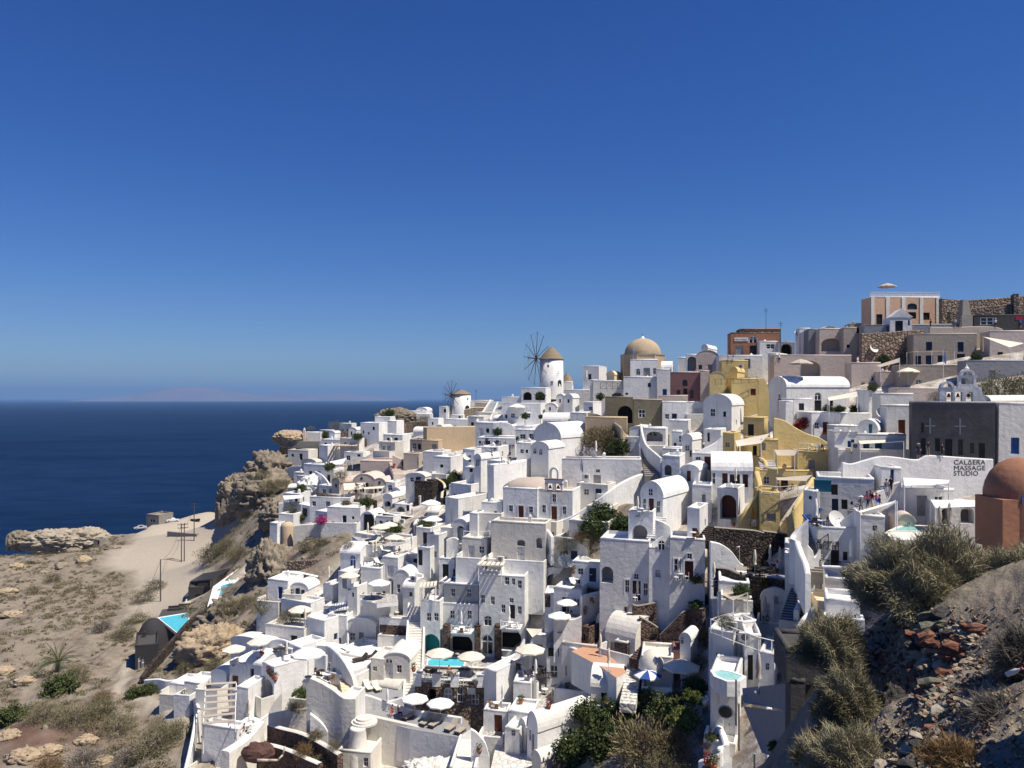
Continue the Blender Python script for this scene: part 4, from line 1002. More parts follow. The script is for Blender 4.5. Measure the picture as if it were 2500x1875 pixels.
# stairs, walls left of the hotel
steps('long narrow white stairway climbing left of the hotel', (1006,1745), (1018,1480), 2.0, 38, 'white_warm', 97.5, 111.5, side='white')
house('white parapet terrace above the dark stone band', 926,1009,1011, 1512,1560, 10, 111, F_=[('x',968,1541,82,28,'lava_red')], deep=6, roofcol='paving')
house('white wall studded with small dark stones below the stone band', 922,1006,1008, 1556,1590, 10, 109.5, col='white_warm', deep=3)
house('cream white cave house with an arched fanlight door', 937,1001,1003, 1596,1668, 10, 101, col='white_warm', roof='vf', vs=1612, F_=[('d',950,1643,19,42,'w'),('a',951,1611,19,11),('w',975,1633,12,19)], deep=6)
house('small white block with one square window left of the arched fanlight door', 905,937,938, 1610,1668, 10, 101.4, col='white_warm', F_=[('w',915,1633,10,11)], deep=5)
house('white house with barrel gable and a small square window', 845,917,925, 1513,1592, 14, 113.5, roof='vf', vs=1530, F_=[('w',860,1555,12,18),('d',882,1566,12,44,'g'),('w',906,1566,10,10)], deep=7)
house('plain white flat-roofed block joined to the barrel gable house', 799,846,848, 1504,1592, 14, 114.3, deep=8)
house('pale blue-white house with a blue door and blue window, tiled ridge above', 741,792,801, 1516,1594, 30, 112, F_=[('w',761,1564,9,20),('d',777,1576,8,32,'b')], deep=7, frame='frame_blue')
wall('curved cream stair wall beside the yellowish steps', [(795,1575,1640),(812,1585,1660),(835,1610,1690),(858,1650,1710),(866,1685,1716)], 'white', .5, 100)
steps('yellowish cream steps down the hotel side', (862,1710), (846,1640), 2.2, 9, 'cream', 95, 102)
house('grey-white house wall with two narrow windows below the yellow steps', 795,862,864, 1655,1705, 28, 99, F_=[('w',806,1628,6,22),('w',812,1680,5,20)], deep=4)
wall('tall battered grey-white retaining wall with a sloping ledge', [(748,1652,1798),(775,1662,1800),(810,1682,1805),(838,1703,1812),(868,1705,1815)], 'white_old', .7, None)
house('square white buttress block at the foot of the yellow steps', 836,868,876, 1702,1812, 12, 91, deep=3)
# lounger terrace
ZL = -37.9
slab('grey sun terrace with tan loungers in front of the hotel', [(895,1752),(905,1715),(1130,1750),(1150,1778),(1120,1800),(1000,1780)], ZL, 'white', 'grey', 4)
wall('long cream white wall under the lounger terrace', [(893,1745,1830),(950,1758,1840),(1040,1778,1850),(1108,1794,1860),(1130,1776,1860)], 'white_warm', .5, 89)
wall('white low wall behind the tan loungers', [(905,1700,1722),(985,1728,1745),(1060,1742,1758),(1125,1752,1768)], 'white', .35, None, ZL)
o = thing('round_turret', 'fat round cream white turret beside the lounger wall', 'turret', at(874,1838,88))
MB().lathe([(1.35,-3),(1.25,0),(1.0,1.2),(.9,2.7),(.95,2.85),(.8,2.95),(0,2.95)], 22).obj('shaft', 'white_warm', o, True)
for i in range(3):
 MB().lathe([(0,2.9+.22*i),(1.5-.3*i,2.9+.22*i),(1.5-.3*i,3.1+.22*i),(0,3.1+.22*i)], 20, (.5, 1.2)).obj('step', 'white_warm', o)
house('white plinth at the bottom edge under the round turret', 825,905,915, 1838,1895, 10, 86.5, col='white_warm', deep=5)
steps('cream grey steps at the bottom edge beside the stone parapet', (1130,1885), (1152,1805), 2.2, 8, 'white_warm', 80, 87, side='white')
wall('white parapet left of the cobbled lane', [(1150,1780,1880),(1165,1790,1890),(1185,1815,1895),(1195,1850,1900)], 'white', .4, 82)
slab('white cobbled lane at the bottom edge', [(1195,1890),(1215,1800),(1245,1785),(1330,1880)], -39.6, 'white', 'white_cobble', 3)
house('white barrel vaulted house at the bottom edge with a narrow dark door', 1287,1312,1402, 1745,1850, 52, 84, roof='vf', vs=1788, F_=[('w',1294,1795,5,26),('d',1301,1815,6,46,'g')], deep=8)
house('white rounded house with one square window beside the cobbled lane', 1232,1268,1290, 1782,1822, 20, 86, F_=[('w',1253,1790,10,15)], deep=5)
house('second white barrel gable squeezed left of the bottom barrel house', 1266,1284,1300, 1760,1840, 50, 86.5, roof='vf', vs=1790, F_=[('w',1274,1790,5,18)], deep=7)
house('low white vault with shrub at the bottom edge', 1298,1320,1370, 1840,1900, 50, 81, roof='vf', vs=1860, col='white_warm', deep=6)
house('low curved white wall block above the cobbled lane', 1180,1238,1244, 1738,1790, 10, 91, deep=2.5)
house('pale grey-white roof court above the rounded house', 1240,1300,1315, 1742,1778, 14, 89, deep=4)
steps('striped grey and white steps right of the pool house', (1322,1745), (1318,1688), 2.2, 9, 'white', 92, 99, 'paving')
steps('upper flight of white steps right of the pool terrace', (1278,1672), (1250,1632), 2.0, 6, 'white', 97, 101, 'paving')
wall('white sweeping stair wall right of the hotel arch', [(1282,1560,1600),(1262,1595,1625),(1240,1605,1640),(1225,1605,1650)], 'white', .4, 100)
wall('dark lava stone panel under the hotel breakfast terrace', [(1246,1612,1660),(1275,1620,1655)], 'lava_red', .4, 98, coping='white')
wall('white arched stair wall beside the breakfast terrace', [(1300,1560,1625),(1285,1600,1640),(1275,1615,1660),(1280,1650,1690),(1310,1665,1700)], 'white', .4, 98.5)
# cubes right of the hotel
house('white cube with a half-round window behind the stone hotel tower', 1300,1335,1358, 1556,1660, 24, 100.5, F_=[('a',1318,1580,18,16)], deep=5)
house('shaded white wall with a long terrace opening and small window', 1335,1372,1374, 1588,1700, 10, 98.5, F_=[('n',1352,1592,26,20,'void'),('w',1324,1630,12,20),('w',1353,1640,18,32)], deep=4)
sail('cream triangular shade sail right of the hotel', [(1284,1534,104),(1330,1536,101),(1300,1556,99)], 'canvas', .15, poles=False)
house('white house wall with grey windows and a wavy parapet', 1372,1458,1462, 1578,1690, 20, 96.5, col='white_warm', F_=[('s',1405,1620,13,18,'g'),('w',1386,1638,12,26),('d',1405,1655,14,42,'g'),('w',1438,1659,12,20)], deep=4, roofcol='pinkfloor')
wall('wavy white parapet along the terracotta coloured terrace', [(1373,1572,1600),(1395,1580,1605),(1425,1595,1615),(1450,1605,1630),(1470,1622,1650)], 'white_warm', .4, 96)
slab('terracotta coloured terrace between the lava stone cubes', [(1395,1590),(1440,1572),(1475,1588),(1530,1640),(1505,1655),(1470,1630)], -31.2, 'white', 'pinkfloor', 4)
house('square dark lava stone cube with a flat white roof on the terracotta terrace', 1500,1531,1549, 1570,1634, 30, 93.5, col='lava_red', roofcol='white', F_=[('w',1512,1597,10,16)], R_=[('w',1542,1600,8,14)], trim='white', deep=3.2)
house('dark lava stone cube beside the white terrace house', 1420,1437,1464, 1534,1588, 40, 98, col='lava_red', roofcol='white', F_=[('w',1427,1556,6,14)], deep=3)
house('long white barrel house with a small window in its right gable', 1478,1550,1594, 1518,1610, 40, 93.5, col='white_warm', roof='vs', vs=1572, R_=[('w',1569,1566,12,14)], F_=[('d',1496,1590,12,44,'g')], deep=5.0)
house('smaller white barrel house behind the long one', 1457,1490,1516, 1498,1560, 34, 99, col='white_warm', roof='vf', vs=1528, F_=[('s',1470,1528,8,14,'g')], deep=7)
house('cream white cube with a louvred door and a curved terrace in front', 1418,1421,1516, 1456,1560, 52, 100, col='white_warm', R_=[('d',1476,1487,14,40,'w')], deep=7, found=3)
wall('curved white balcony wall with parasol terrace right of the hotel', [(1352,1502,1560),(1372,1510,1560),(1400,1512,1560),(1420,1504,1545)], 'white', .4, 98.5)
house('shaded grey-white wall behind the curved balcony', 1330,1420,1421, 1452,1560, 8, 103, F_=[('w',1403,1486,9,22),('d',1384,1487,10,36,'k'),('x',1330,1465,28,32,'lava_red')], deep=4)
slab('curved balcony floor with parasol right of the hotel', [(1352,1508),(1375,1486),(1420,1498),(1418,1512),(1385,1516)], -28.4, 'white', 'grey', .5)
steps('white steps running down right of the cream cube', (1560,1530), (1490,1445), 1.8, 15, 'white', 97, 104, side='white')
house('white house with a wide dark arched loggia behind the hotel', 1330,1392,1396, 1390,1446, 12, 110, F_=[('n',1356,1420,46,38,'void')], deep=5)
wall('white sloping gable wall with two deck chairs in front', [(1392,1412,1440),(1410,1372,1430),(1425,1358,1425),(1445,1366,1425),(1458,1385,1440)], 'white', .4, 108)
wall('dark lava bank below the deck chairs', [(1395,1412,1440),(1420,1414,1440),(1440,1420,1445)], 'lava_red', .4, 105, coping='white')
wall('curving dark lava wall with a grey cap below the arch wall', [(1432,1432,1460),(1470,1440,1475),(1495,1455,1495),(1515,1475,1520),(1530,1480,1530)], 'lava_red', .5, 100, coping='concrete')
house('white court with a parasol terrace above the cream cube', 1352,1420,1470, 1440,1500, 20, 101.5, R_=[('s',1475,1469,14,10,'g')], deep=6, found=3)
# bottom barrel + steps
house('white barrel house with a dark framed window above the green shrubs', 1443,1518,1536, 1643,1722, 14, 88, col='white_warm', roof='vs', vs=1682, F_=[('w',1477,1703,20,23)], deep=4.5, frame='frame_dark')
steps('white stone-studded steps beside the blue striped parasol', (1532,1720), (1552,1610), 1.7, 16, 'white_cobble', 83, 93)
steps('dark stone steps climbing behind the little dome', (1555,1612), (1615,1545), 2.0, 14, 'lava_red', 90, 96)
wall('dark lava stone wall with a rounded grey cap above the little dome', [(1610,1550,1600),(1640,1520,1590),(1665,1495,1580),(1690,1485,1560),(1715,1485,1560)], 'lava_red', .5, 93, coping='concrete')
wall('lava stone terrace front with hot tub above the dome house', [(1545,1475,1520),(1560,1478,1525),(1603,1470,1515)], 'lava_red', .5, 96, coping='concrete')
wall('lower lava stone front beside the hot tub terrace', [(1562,1505,1545),(1590,1520,1560),(1612,1535,1560)], 'lava_red', .5, 94.5, coping='concrete')
dh = house('little rounded cream house with arched windows under the small dome', 1566,1644,1690, 1606,1668, 12, 87.5, col='white_warm', F_=[('a',1577,1634,10,14),('a',1607,1634,9,16),('w',1628,1628,11,20)], R_=[], deep=5)
o = thing('small_dome', 'small cream plaster dome on the rounded house', 'dome', at(1592,1618,88.5)); MB().lathe([(1.55,-.6),(1.5,0),(1.3,.7),(.8,1.25),(.3,1.5),(0,1.55)], 20).obj('shell', 'white_warm', o, True)
house('rosy plaster wall block right of the small dome', 1644,1690,1694, 1590,1660, 10, 88.5, col='rose', deep=3)
house('white arched chimney wall between dome and tall pool house', 1660,1686,1707, 1548,1625, 30, 88, roof='vf', vs=1565, F_=[('a',1665,1562,8,18)], deep=3)
# big white stack with red doors
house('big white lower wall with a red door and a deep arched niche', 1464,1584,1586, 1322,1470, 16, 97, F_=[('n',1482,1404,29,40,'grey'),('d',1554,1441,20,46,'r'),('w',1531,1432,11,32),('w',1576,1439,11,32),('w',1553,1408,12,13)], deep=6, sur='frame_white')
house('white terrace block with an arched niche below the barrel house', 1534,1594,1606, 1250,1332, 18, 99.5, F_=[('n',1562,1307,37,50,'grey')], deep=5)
house('white barrel house with a red door and two arched side windows', 1564,1618,1690, 1178,1268, 34, 102, roof='vf', vs=1216, F_=[('d',1590,1239,13,44,'r'),('w',1573,1231,8,29),('w',1607,1237,9,30),('w',1589,1202,11,17)], R_=[('a',1639,1235,12,28,'r'),('a',1670,1231,11,27,'r')], deep=9, sur='frame_white')
wall('white stair wall sloping down beside the arched niche', [(1600,1268,1340),(1620,1275,1345),(1636,1290,1345),(1600,1320,1350),(1584,1330,1360)], 'white', .4, 98)
steps('white steps beside the arched niche terrace', (1592,1325), (1612,1262), 1.8, 11, 'white', 98.5, 102)
house('white wall with a red panelled door and tiny window above', 1635,1721,1740, 1318,1420, 12, 94.5, F_=[('d',1682,1393,21,46,'r'),('w',1654,1380,17,30),('w',1683,1358,12,13)], deep=5, sur='frame_white')
house('white flank wall with a long stair gap left of the red panelled door', 1584,1637,1638, 1340,1450, 10, 96, F_=[('a',1614,1330,18,24),('a',1606,1400,15,20,'g')], deep=4)
house('white house end with a tall dark red door and fanlight', 1739,1806,1812, 1335,1432, 6, 92, F_=[('d',1764,1405,19,48,'r'),('w',1743,1395,11,30),('w',1784,1400,9,28),('a',1764,1372,11,10)], deep=4, sur='frame_white')
wall('white wavy gable falling to the stone terrace', [(1735,1322,1400),(1760,1328,1400),(1785,1345,1410),(1806,1372,1420),(1815,1378,1425)], 'white', .5, 91.6)
house('long white house with three red windows and a broad white roof', 1737,1838,1858, 1110,1194, 14, 108, roof='vs', vs=1150, F_=[('w',1743,1167,7,28),('s',1770,1171,13,32,'r'),('d',1794,1176,25,36,'k'),('s',1820,1174,13,32,'r')], deep=9, sur='frame_white')
house('white gable house with one red window left of the long white roof', 1661,1706,1740, 1136,1188, 24, 110, roof='vf', vs=1150, F_=[('s',1682,1162,9,25,'r')], deep=7, sur='frame_white')
house('white terrace block with a wide arch and a red door inside', 1752,1803,1840, 1194,1270, 26, 103, F_=[('n',1778,1238,40,60,'door_red')], deep=5)
house('white stair block with a little red door', 1678,1708,1736, 1242,1318, 26, 98, F_=[('d',1696,1300,12,22,'r')], deep=5)
house('white house wall under the gable house', 1690,1737,1752, 1186,1250, 16, 106, F_=[('s',1718,1220,9,26,'g')], deep=4)
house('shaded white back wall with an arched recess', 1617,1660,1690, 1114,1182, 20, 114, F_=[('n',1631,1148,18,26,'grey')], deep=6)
steps('dark stone steps with white risers beside the lava wall', (1722,1322), (1752,1285), 2.6, 8, 'lava', 95, 100)
wall('high dark lava stone wall below the yellow house', [(1744,1286,1370),(1790,1290,1370),(1840,1294,1375),(1866,1300,1378)], 'lava', .6, 92, coping='concrete')
wall('dark lava stone wall behind the cafe terrace', [(1862,1295,1385),(1900,1300,1385),(1948,1308,1375)], 'lava', .6, 95, coping='concrete')
ZC = -20.0
slab('grey cafe terrace with small tables below the lava wall', [(1790,1418),(1800,1372),(1880,1372),(1945,1385),(1965,1420),(1900,1435),(1830,1425)], ZC, 'lava', 'concrete', 3)
wall('low lava stone parapet with a grey cap around the cafe terrace', [(1742,1385,1420),(1775,1388,1425),(1805,1400,1435),(1850,1405,1440),(1900,1412,1445),(1965,1424,1450)], 'lava', .5, None, ZC, 1.6, coping='concrete')
# yellow houses
Y = dict(col='yellow')
house('yellow upper block of the big yellow house', 1815,1866,1890, 1020,1066, 24, 128, deep=6, **Y)
house('yellow left wing with one square window on the big yellow house', 1764,1792,1830, 1058,1126, 26, 122, F_=[('w',1776,1086,11,11)], deep=6, **Y)
house('yellow courtyard house with a dark door under a pale awning', 1826,1906,1910, 1070,1122, 10, 121, F_=[('d',1843,1103,10,30,'k'),('w',1820,1090,9,18),('w',1866,1096,9,20)], deep=4, **Y)
wall('sweeping yellow wall falling to the right', [(1890,1020,1100),(1915,1026,1100),(1940,1042,1105),(1970,1058,1108),(2000,1068,1108),(2030,1086,1110)], 'yellow', .5, 118)
wall('rounded yellow parapet in front of the yellow courtyard', [(1768,1106,1130),(1800,1108,1135),(1840,1112,1140),(1862,1122,1150),(1868,1138,1160)], 'yellow', .5, 118)
house('yellow terrace house with a louvred window under the crossed railing', 1949,2040,2056, 1102,1158, 8, 110, F_=[('s',1982,1133,16,21,'g')], deep=6, **Y)
house('long yellow wall with a flight of steps beside it', 1856,1985,1990, 1150,1200, 8, 108, deep=4, **Y)
house('yellow lower house with a grey window under a railing terrace', 1857,1904,1922, 1204,1284, 12, 98, F_=[('s',1883,1264,22,20,'g')], deep=5, **Y)
wall('steep yellow wall sloping beside the lower yellow steps', [(1990,1165,1200),(1970,1195,1240),(1945,1235,1275),(1922,1262,1290)], 'yellow', .5, 97)
wall('yellow curved slope right of the orange parasol', [(1842,1150,1240),(1850,1185,1262),(1845,1215,1270),(1820,1245,1285),(1800,1260,1288)], 'yellow', .6, 101)
steps('blue-grey steps inside the yellow house', (1878,1148), (1868,1118), 2.4, 8, 'grey', 112, 118, 'white')
house('small yellow block with a water dish on its roof', 1858,1900,1920, 1074,1120, 14, 116, F_=[('s',1864,1090,10,18,'g')], deep=4, **Y)
house('upper yellow terrace house with a square brown window', 1786,1850,1852, 925,968, 6, 146, F_=[('s',1839,957,13,16,'o')], deep=5, **Y)
house('yellow barrel roofed room on the upper yellow terrace', 1782,1800,1834, 896,930, 30, 150, roof='vf', vs=908, deep=6, **Y)
house('yellow back wall block with an air conditioner', 1762,1826,1828, 881,910, 6, 156, deep=4, **Y)
house('small rounded yellow stair house left of the barrel room', 1733,1770,1784, 908,945, 12, 148, roof='vf', vs=920, deep=4, **Y)
wall('yellow curved stair wall right of the upper terrace', [(1852,925,975),(1865,922,980),(1874,940,985),(1880,960,990)], 'yellow', .5, 142)
# centre right cluster
house('white barrel house with two dark windows facing left', 1717,1786,1842, 963,1052, 30, 138, roof='vf', vs=990, F_=[('w',1740,1007,12,19),('w',1769,1011,7,13)], deep=9)
house('white terrace cube under the barrel house', 1720,1760,1800, 1049,1085, 24, 132, F_=[('d',1730,1067,6,22,'n')], deep=6)
house('olive grey ruinous house with a big arched porch', 1477,1545,1547, 970,1034, 8, 152, col='olive', F_=[('n',1527,1012,38,42,'void')], deep=7)
house('olive stone house with one square window under a cream cornice', 1546,1616,1618, 976,1036, 8, 151.5, col='olive', F_=[('w',1567,1010,17,20)], deep=7, trim='domestone')
house('smooth blue-white wall right of the olive house', 1617,1676,1678, 982,1036, 8, 150, deep=4)
house('bright white bulging wall below the rose facade', 1676,1717,1722, 982,1022, 4, 150, deep=4)
house('white rooms with a shaded terrace and green cloth', 1570,1625,1632, 1046,1100, 16, 138, F_=[('n',1598,1066,40,24,'grey')], deep=6)
house('white cube with parapet behind the small lanterns', 1634,1680,1702, 1027,1072, 18, 142, F_=[('w',1655,1075,6,14)], deep=6)
house('white barrel room with dark doorway left of the sloping wall', 1664,1690,1722, 1060,1116, 28, 128, roof='vf', vs=1075, F_=[('w',1678,1094,10,14),('d',1688,1108,8,18,'k')], deep=7)
house('narrow white house with a dark red door', 1640,1664,1668, 1054,1112, 14, 131, F_=[('d',1648,1092,6,22,'k'),('w',1660,1072,5,16)], deep=4)
house('low white terrace wall with tiny dark doors', 1617,1664,1690, 1096,1124, 14, 124, F_=[('w',1640,1108,9,12)], deep=5)
wall('white sloping wall with scattered plants below the yellow house', [(1690,1110,1150),(1720,1094,1150),(1750,1078,1150),(1764,1062,1140)], 'white', .5, 120)
house('white roof block under the sloping plant wall', 1690,1760,1772, 1108,1148, 14, 117, deep=8)
wall('white curved stair wall running down from the olive house', [(1562,1035,1060),(1566,1060,1085),(1575,1085,1108),(1600,1108,1128),(1612,1118,1140)], 'white', .4, 128)
steps('stone paved steps between white walls', (1592,1165), (1580,1095), 2.2, 16, 'concrete', 118, 134)
wall('ochre ruined garden wall with a pale cap', [(1426,1006,1058),(1450,1010,1060),(1480,1022,1065),(1510,1040,1072),(1532,1062,1090)], 'sand', .5, 152, coping='concrete')
house('ochre ruined house wall behind the dry creeper', 1428,1530,1534, 1020,1105, 10, 146, col='sand', deep=4)
house('long smooth white garden wall with a small window and grey door', 1372,1566,1572, 1122,1192, 8, 122, F_=[('w',1460,1149,10,8),('d',1458,1176,18,34,'g')], deep=5, roofcol='beige')
railing('grey crossed railing before the grey door of the garden wall', [(1442,1194),(1488,1198)], D=120, h=.9, col='metal_grey')
wall('white wall climbing to the right from the red door church', [(1370,1270,1330),(1400,1258,1320),(1440,1232,1300),(1480,1205,1280),(1520,1178,1240),(1565,1158,1200),(1580,1160,1190)], 'white', .6, 116)
wall('upper white parapet of the climbing lane', [(1440,1196,1215),(1470,1206,1222),(1500,1190,1215),(1540,1168,1195)], 'white', .4, 119)
# church with brown doors
ch = house('blue-white church front with a brown door and two framed windows', 1228,1312,1313, 1194,1270, 18, 117, F_=[('w',1247,1241,10,15),('d',1272,1252,13,34,'o'),('w',1296,1244,10,15)], deep=8, sur='frame_white', roofcol='beige', name='church', cat='church')
house('right bay of the church with a brown door below a window', 1313,1398,1442, 1198,1272, 18, 115.8, F_=[('w',1328,1242,9,19),('d',1353,1252,14,32,'o'),('w',1378,1246,9,19),('w',1353,1216,9,20)], deep=9, sur='frame_white', roofcol='beige', name='church', cat='church')
o = thing('roof_mound', 'low tan plaster roof mound on the church', 'roof', at(1300,1180,121)); MB().blob((0,0,-.9),(4.6,2.6,1.9),5,14,7,.08).obj('shell','beige',o,True)
bf = thing('belfry', 'white three-arched belfry with dark trim on the church front', 'belfry', at(1353,1200,115), math.radians(-18))
bw = MB()
for x0,x1 in ((-1.35,-1.05),(-.2,.2),(1.05,1.35)): bw.box(x0,x1,-.3,.3,0,1.2)
bw.box(-1.35,1.35,-.3,.3,1.2,1.75)
for x0,x1 in ((-.7,-.45),(.45,.7)): bw.box(x0,x1,-.25,.25,1.9,2.9)
bw.obj('lower_stage','white',bf)
MB().box(-1.45,1.45,-.36,.36,0,-.0+.12).box(-1.45,1.45,-.36,.36,1.75,1.9).box(-1.4,-1.0,-.34,.34,1.1,1.2).box(1.0,1.4,-.34,.34,1.1,1.2).obj('cornice','rose',bf)
m=MB()
for i in range(8):
 a0,a1=math.pi*i/8,math.pi*(i+1)/8
 q=[(math.cos(a)*r,2.9+math.sin(a)*r*1.05) for a,r in ((a0,.7),(a1,.7),(a1,.42),(a0,.42))]
 m.add([(x,-.25,z) for x,z in q]+[(x,.25,z) for x,z in q],[(0,1,2,3),(7,6,5,4),(0,4,5,1),(2,6,7,3)])
m.obj('arch','white',bf)
for x in (-.62,.62): 
 MB().lathe([(0,.95),(.12,.92),(.18,.7),(.28,.5),(.3,.45)],10,(x,0)).obj('bell','spar',bf)
house('white tall block with a bare side left of the church', 1190,1206,1248, 1136,1215, 40, 122, deep=8)
house('broad white wall with a corner left of the church court', 1087,1119,1168, 1218,1276, 36, 124, deep=8)
house('white bench wall below the bare white block', 1176,1226,1230, 1228,1260, 12, 119, deep=4)
slab('grey church forecourt behind the white parapet', [(1196,1268),(1180,1254),(1228,1262),(1400,1262),(1330,1285),(1205,1284)], -18.6, 'white', 'concrete', 3)
wall('white parapet around the church forecourt', [(1165,1252,1290),(1185,1262,1290),(1202,1278,1296),(1240,1276,1296),(1295,1276,1300),(1330,1290,1310),(1345,1310,1330)], 'white', .5, 113.5)
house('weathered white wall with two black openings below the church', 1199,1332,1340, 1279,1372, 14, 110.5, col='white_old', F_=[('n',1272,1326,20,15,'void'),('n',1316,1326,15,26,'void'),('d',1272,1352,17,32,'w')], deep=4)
house('rounded grey-white bastion below the stair terrace', 1127,1188,1204, 1316,1368, 14, 113, col='white_old', deep=5)
house('white arched cave house with a dark arched doorway', 1106,1140,1150, 1268,1320, 16, 119, roof='vf', vs=1282, F_=[('n',1124,1302,17,36,'charcoal')], deep=5)
house('small white chimney block beside the stair terrace', 1146,1166,1172, 1254,1290, 18, 117, deep=3)
railing('white plank railing around the stair terrace', [(1132,1312),(1160,1316),(1196,1312)], D=111.5, cross=False)
wall('dark lava bank behind the hotel roofs', [(1112,1362,1385),(1150,1358,1385),(1185,1352,1385),(1196,1355,1385)], 'lava', .5, 115, coping='white')
wall('lower dark lava bank behind the hotel roofs', [(1106,1388,1412),(1140,1386,1412),(1168,1388,1412)], 'lava', .5, 113, coping='white')
house('white angular tower house with one window and a dark door', 1042,1071,1093, 1306,1412, 26, 119, F_=[('w',1061,1353,9,15)], deep=5)
house('lower white wing with a tall dark door left of the tower house', 1019,1050,1052, 1338,1412, 22, 118, F_=[('d',1026,1361,11,38,'k')], deep=4)
wall('white stair parapet right of the tower house', [(1090,1318,1400),(1105,1312,1390),(1118,1318,1385),(1108,1340,1390),(1100,1365,1400)], 'white', .4, 117)
house('white wall right of the tower house', 1072,1110,1114, 1365,1412, 10, 115, deep=4)
# domed white house, windmill slope
house('big white barrel vault with a lit round roof', 1303,1369,1434, 1034,1125, 40, 142, roof='vf', vs=1070, R_=[('a',1399,1079,8,18),('w',1411,1095,8,18)], deep=10)
house('white gabled cottage with two arched windows below the big vault', 1296,1339,1376, 1080,1180, 30, 130, roof='vf', vs=1096, F_=[('a',1306,1101,9,13),('a',1320,1103,8,15)], R_=[('w',1355,1104,12,11)], deep=6)
house('shaded white rooms with a crossed balcony left of the gabled cottage', 1261,1296,1298, 1082,1130, 12, 134, F_=[('w',1274,1102,9,10),('w',1286,1102,6,8)], deep=5)
house('white terrace house below the shaded rooms', 1190,1240,1296, 1128,1180, 40, 128, deep=8)
house('white vaulted chapel-like room with tall slit windows', 1158,1174,1200, 1109,1150, 32, 136, roof='vf', vs=1122, F_=[('w',1164,1130,3,18),('w',1169,1130,3,18)], deep=6)
house('white house with paired shutters and a white dish', 1130,1158,1165, 1098,1150, 20, 142, F_=[('w',1146,1120,7,18)], deep=6)
house('white restaurant block with a grey curved wall', 1165,1215,1225, 1092,1130, 20, 144, deep=6)
wall('grey curved wall on the windmill slope', [(1205,1032,1072),(1225,1030,1072),(1245,1034,1075),(1258,1045,1080)], 'white', .5, 160)
house('white vault with lit long roof below the olive trees', 1325,1389,1400, 1009,1040, 12, 162, roof='vs', vs=1028, deep=5)
house('low shady white gap house between big vault and trees', 1258,1310,1312, 1050,1092, 12, 152, F_=[('w',1276,1066,14,12),('w',1298,1066,14,14)], deep=5)
house('white restaurant terrace block with black chairs', 1166,1258,1260, 1070,1102, 8, 152, deep=7, roofcol='grey')
house('white flat house below the great stairs', 1160,1210,1232, 1032,1068, 20, 172, deep=8)
house('white domed restaurant roof in the middle of the slope', 1228,1320,1330, 985,1032, 12, 182, F_=[('w',1252,1014,10,11),('w',1236,1016,6,9),('w',1290,1014,10,10)], deep=8)
o = thing('low_dome', 'low white plaster dome on the restaurant roof', 'dome', at(1296,1003,185)); MB().lathe([(2.6,-.5),(2.4,0),(1.9,.6),(1.0,1.1),(0,1.25)],20).obj('shell','white',o,True)
house('white twin gabled house, left gable', 1358,1377,1378, 962,1008, 14, 186, roof='vf', vs=972, F_=[('w',1367,979,4,9)], deep=6)
house('white twin gabled house, right gable', 1377,1398,1432, 962,1008, 20, 184, roof='vf', vs=972, F_=[('w',1388,979,5,9)], R_=[('w',1408,976,6,10)], deep=6)
house('small white vault left of the twin gables', 1331,1359,1360, 984,1012, 10, 184, roof='vf', vs=994, F_=[('w',1343,998,4,8)], deep=5)
house('white arcade with two dark arches under the windmill', 1273,1332,1376, 947,982, 14, 200, F_=[('n',1287,967,22,20,'void'),('n',1318,967,24,20,'void')], deep=7)
house('white terrace flat below the round windmill', 1376,1440,1444, 952,985, 10, 194, deep=7)
house('white roof steps left of the arcade', 1225,1275,1280, 970,995, 10, 205, deep=6)
house('white house with two dark doorways on the skyline', 1423,1462,1520, 894,940, 20, 200, F_=[('w',1440,920,8,14)], R_=[('w',1475,918,9,14)], deep=9)
house('cream vaulted house on the skyline', 1481,1500,1530, 906,940, 24, 190, col='cream', roof='vf', vs=916, deep=6)
house('cream white terrace house with the bell railing', 1448,1522,1524, 930,980, 8, 182, col='white_warm', F_=[('n',1507,966,26,14,'grey')], deep=6)
house('white stair tower left of the bell railing house', 1440,1456,1462, 928,982, 14, 184, deep=4)
house('white cube with a garage opening under the olive tree', 1425,1448,1478, 982,1022, 24, 166, F_=[('w',1443,997,11,8)], deep=6)
house('plain white terrace under the olive houses', 1392,1432,1440, 1008,1050, 14, 158, deep=6)
railing('dark railing with two bells on the cream terrace', [(1466,950),(1495,950),(1520,950)], D=180.5, h=1.5, col='iron', cross=True)
# around the great dome
house('white house with two arched windows under the great dome', 1539,1606,1616, 878,926, 8, 185, roof='flat', F_=[('a',1558,907,11,16),('d',1579,909,16,22,'g'),('a',1599,906,10,16)], deep=6)
house('white barrel annex right of the great dome', 1614,1640,1662, 882,930, 16, 184, roof='vs', vs=900, deep=5)
house('broad whitewashed wall with one tiny arched window', 1522,1603,1606, 921,975, 8, 176, F_=[('a',1585,940,8,11),('w',1530,962,7,5)], deep=5)
house('white sloping stair wall block beside the tiny arched window', 1604,1636,1640, 902,972, 8, 175, deep=5)
house('white house behind the great dome annex', 1655,1678,1690, 873,910, 14, 186, deep=5)
house('blush pink gable house with a painted scroll', 1700,1754,1758, 855,912, 10, 172, col='blush', roof='vf', vs=872, deep=8)
house('white balcony room left of the blush gable', 1676,1702,1704, 866,910, 10, 173, F_=[('n',1689,888,22,36,'grey')], deep=4)
house('small white vault on the skyline above the blush gable', 1713,1728,1758, 841,860, 30, 186, roof='vf', vs=850, deep=8)
house('dark rose plaster facade with an arched window', 1636,1710,1734, 909,978, 14, 160, col='rose', F_=[('a',1672,935,12,16),('d',1673,962,10,26,'k'),('w',1656,963,9,20),('w',1689,962,8,20)], deep=6, frame='frame_dark', trim='beige')
house('blush side house right of the rose facade', 1710,1732,1734, 906,978, 10, 159, col='blush', deep=5)
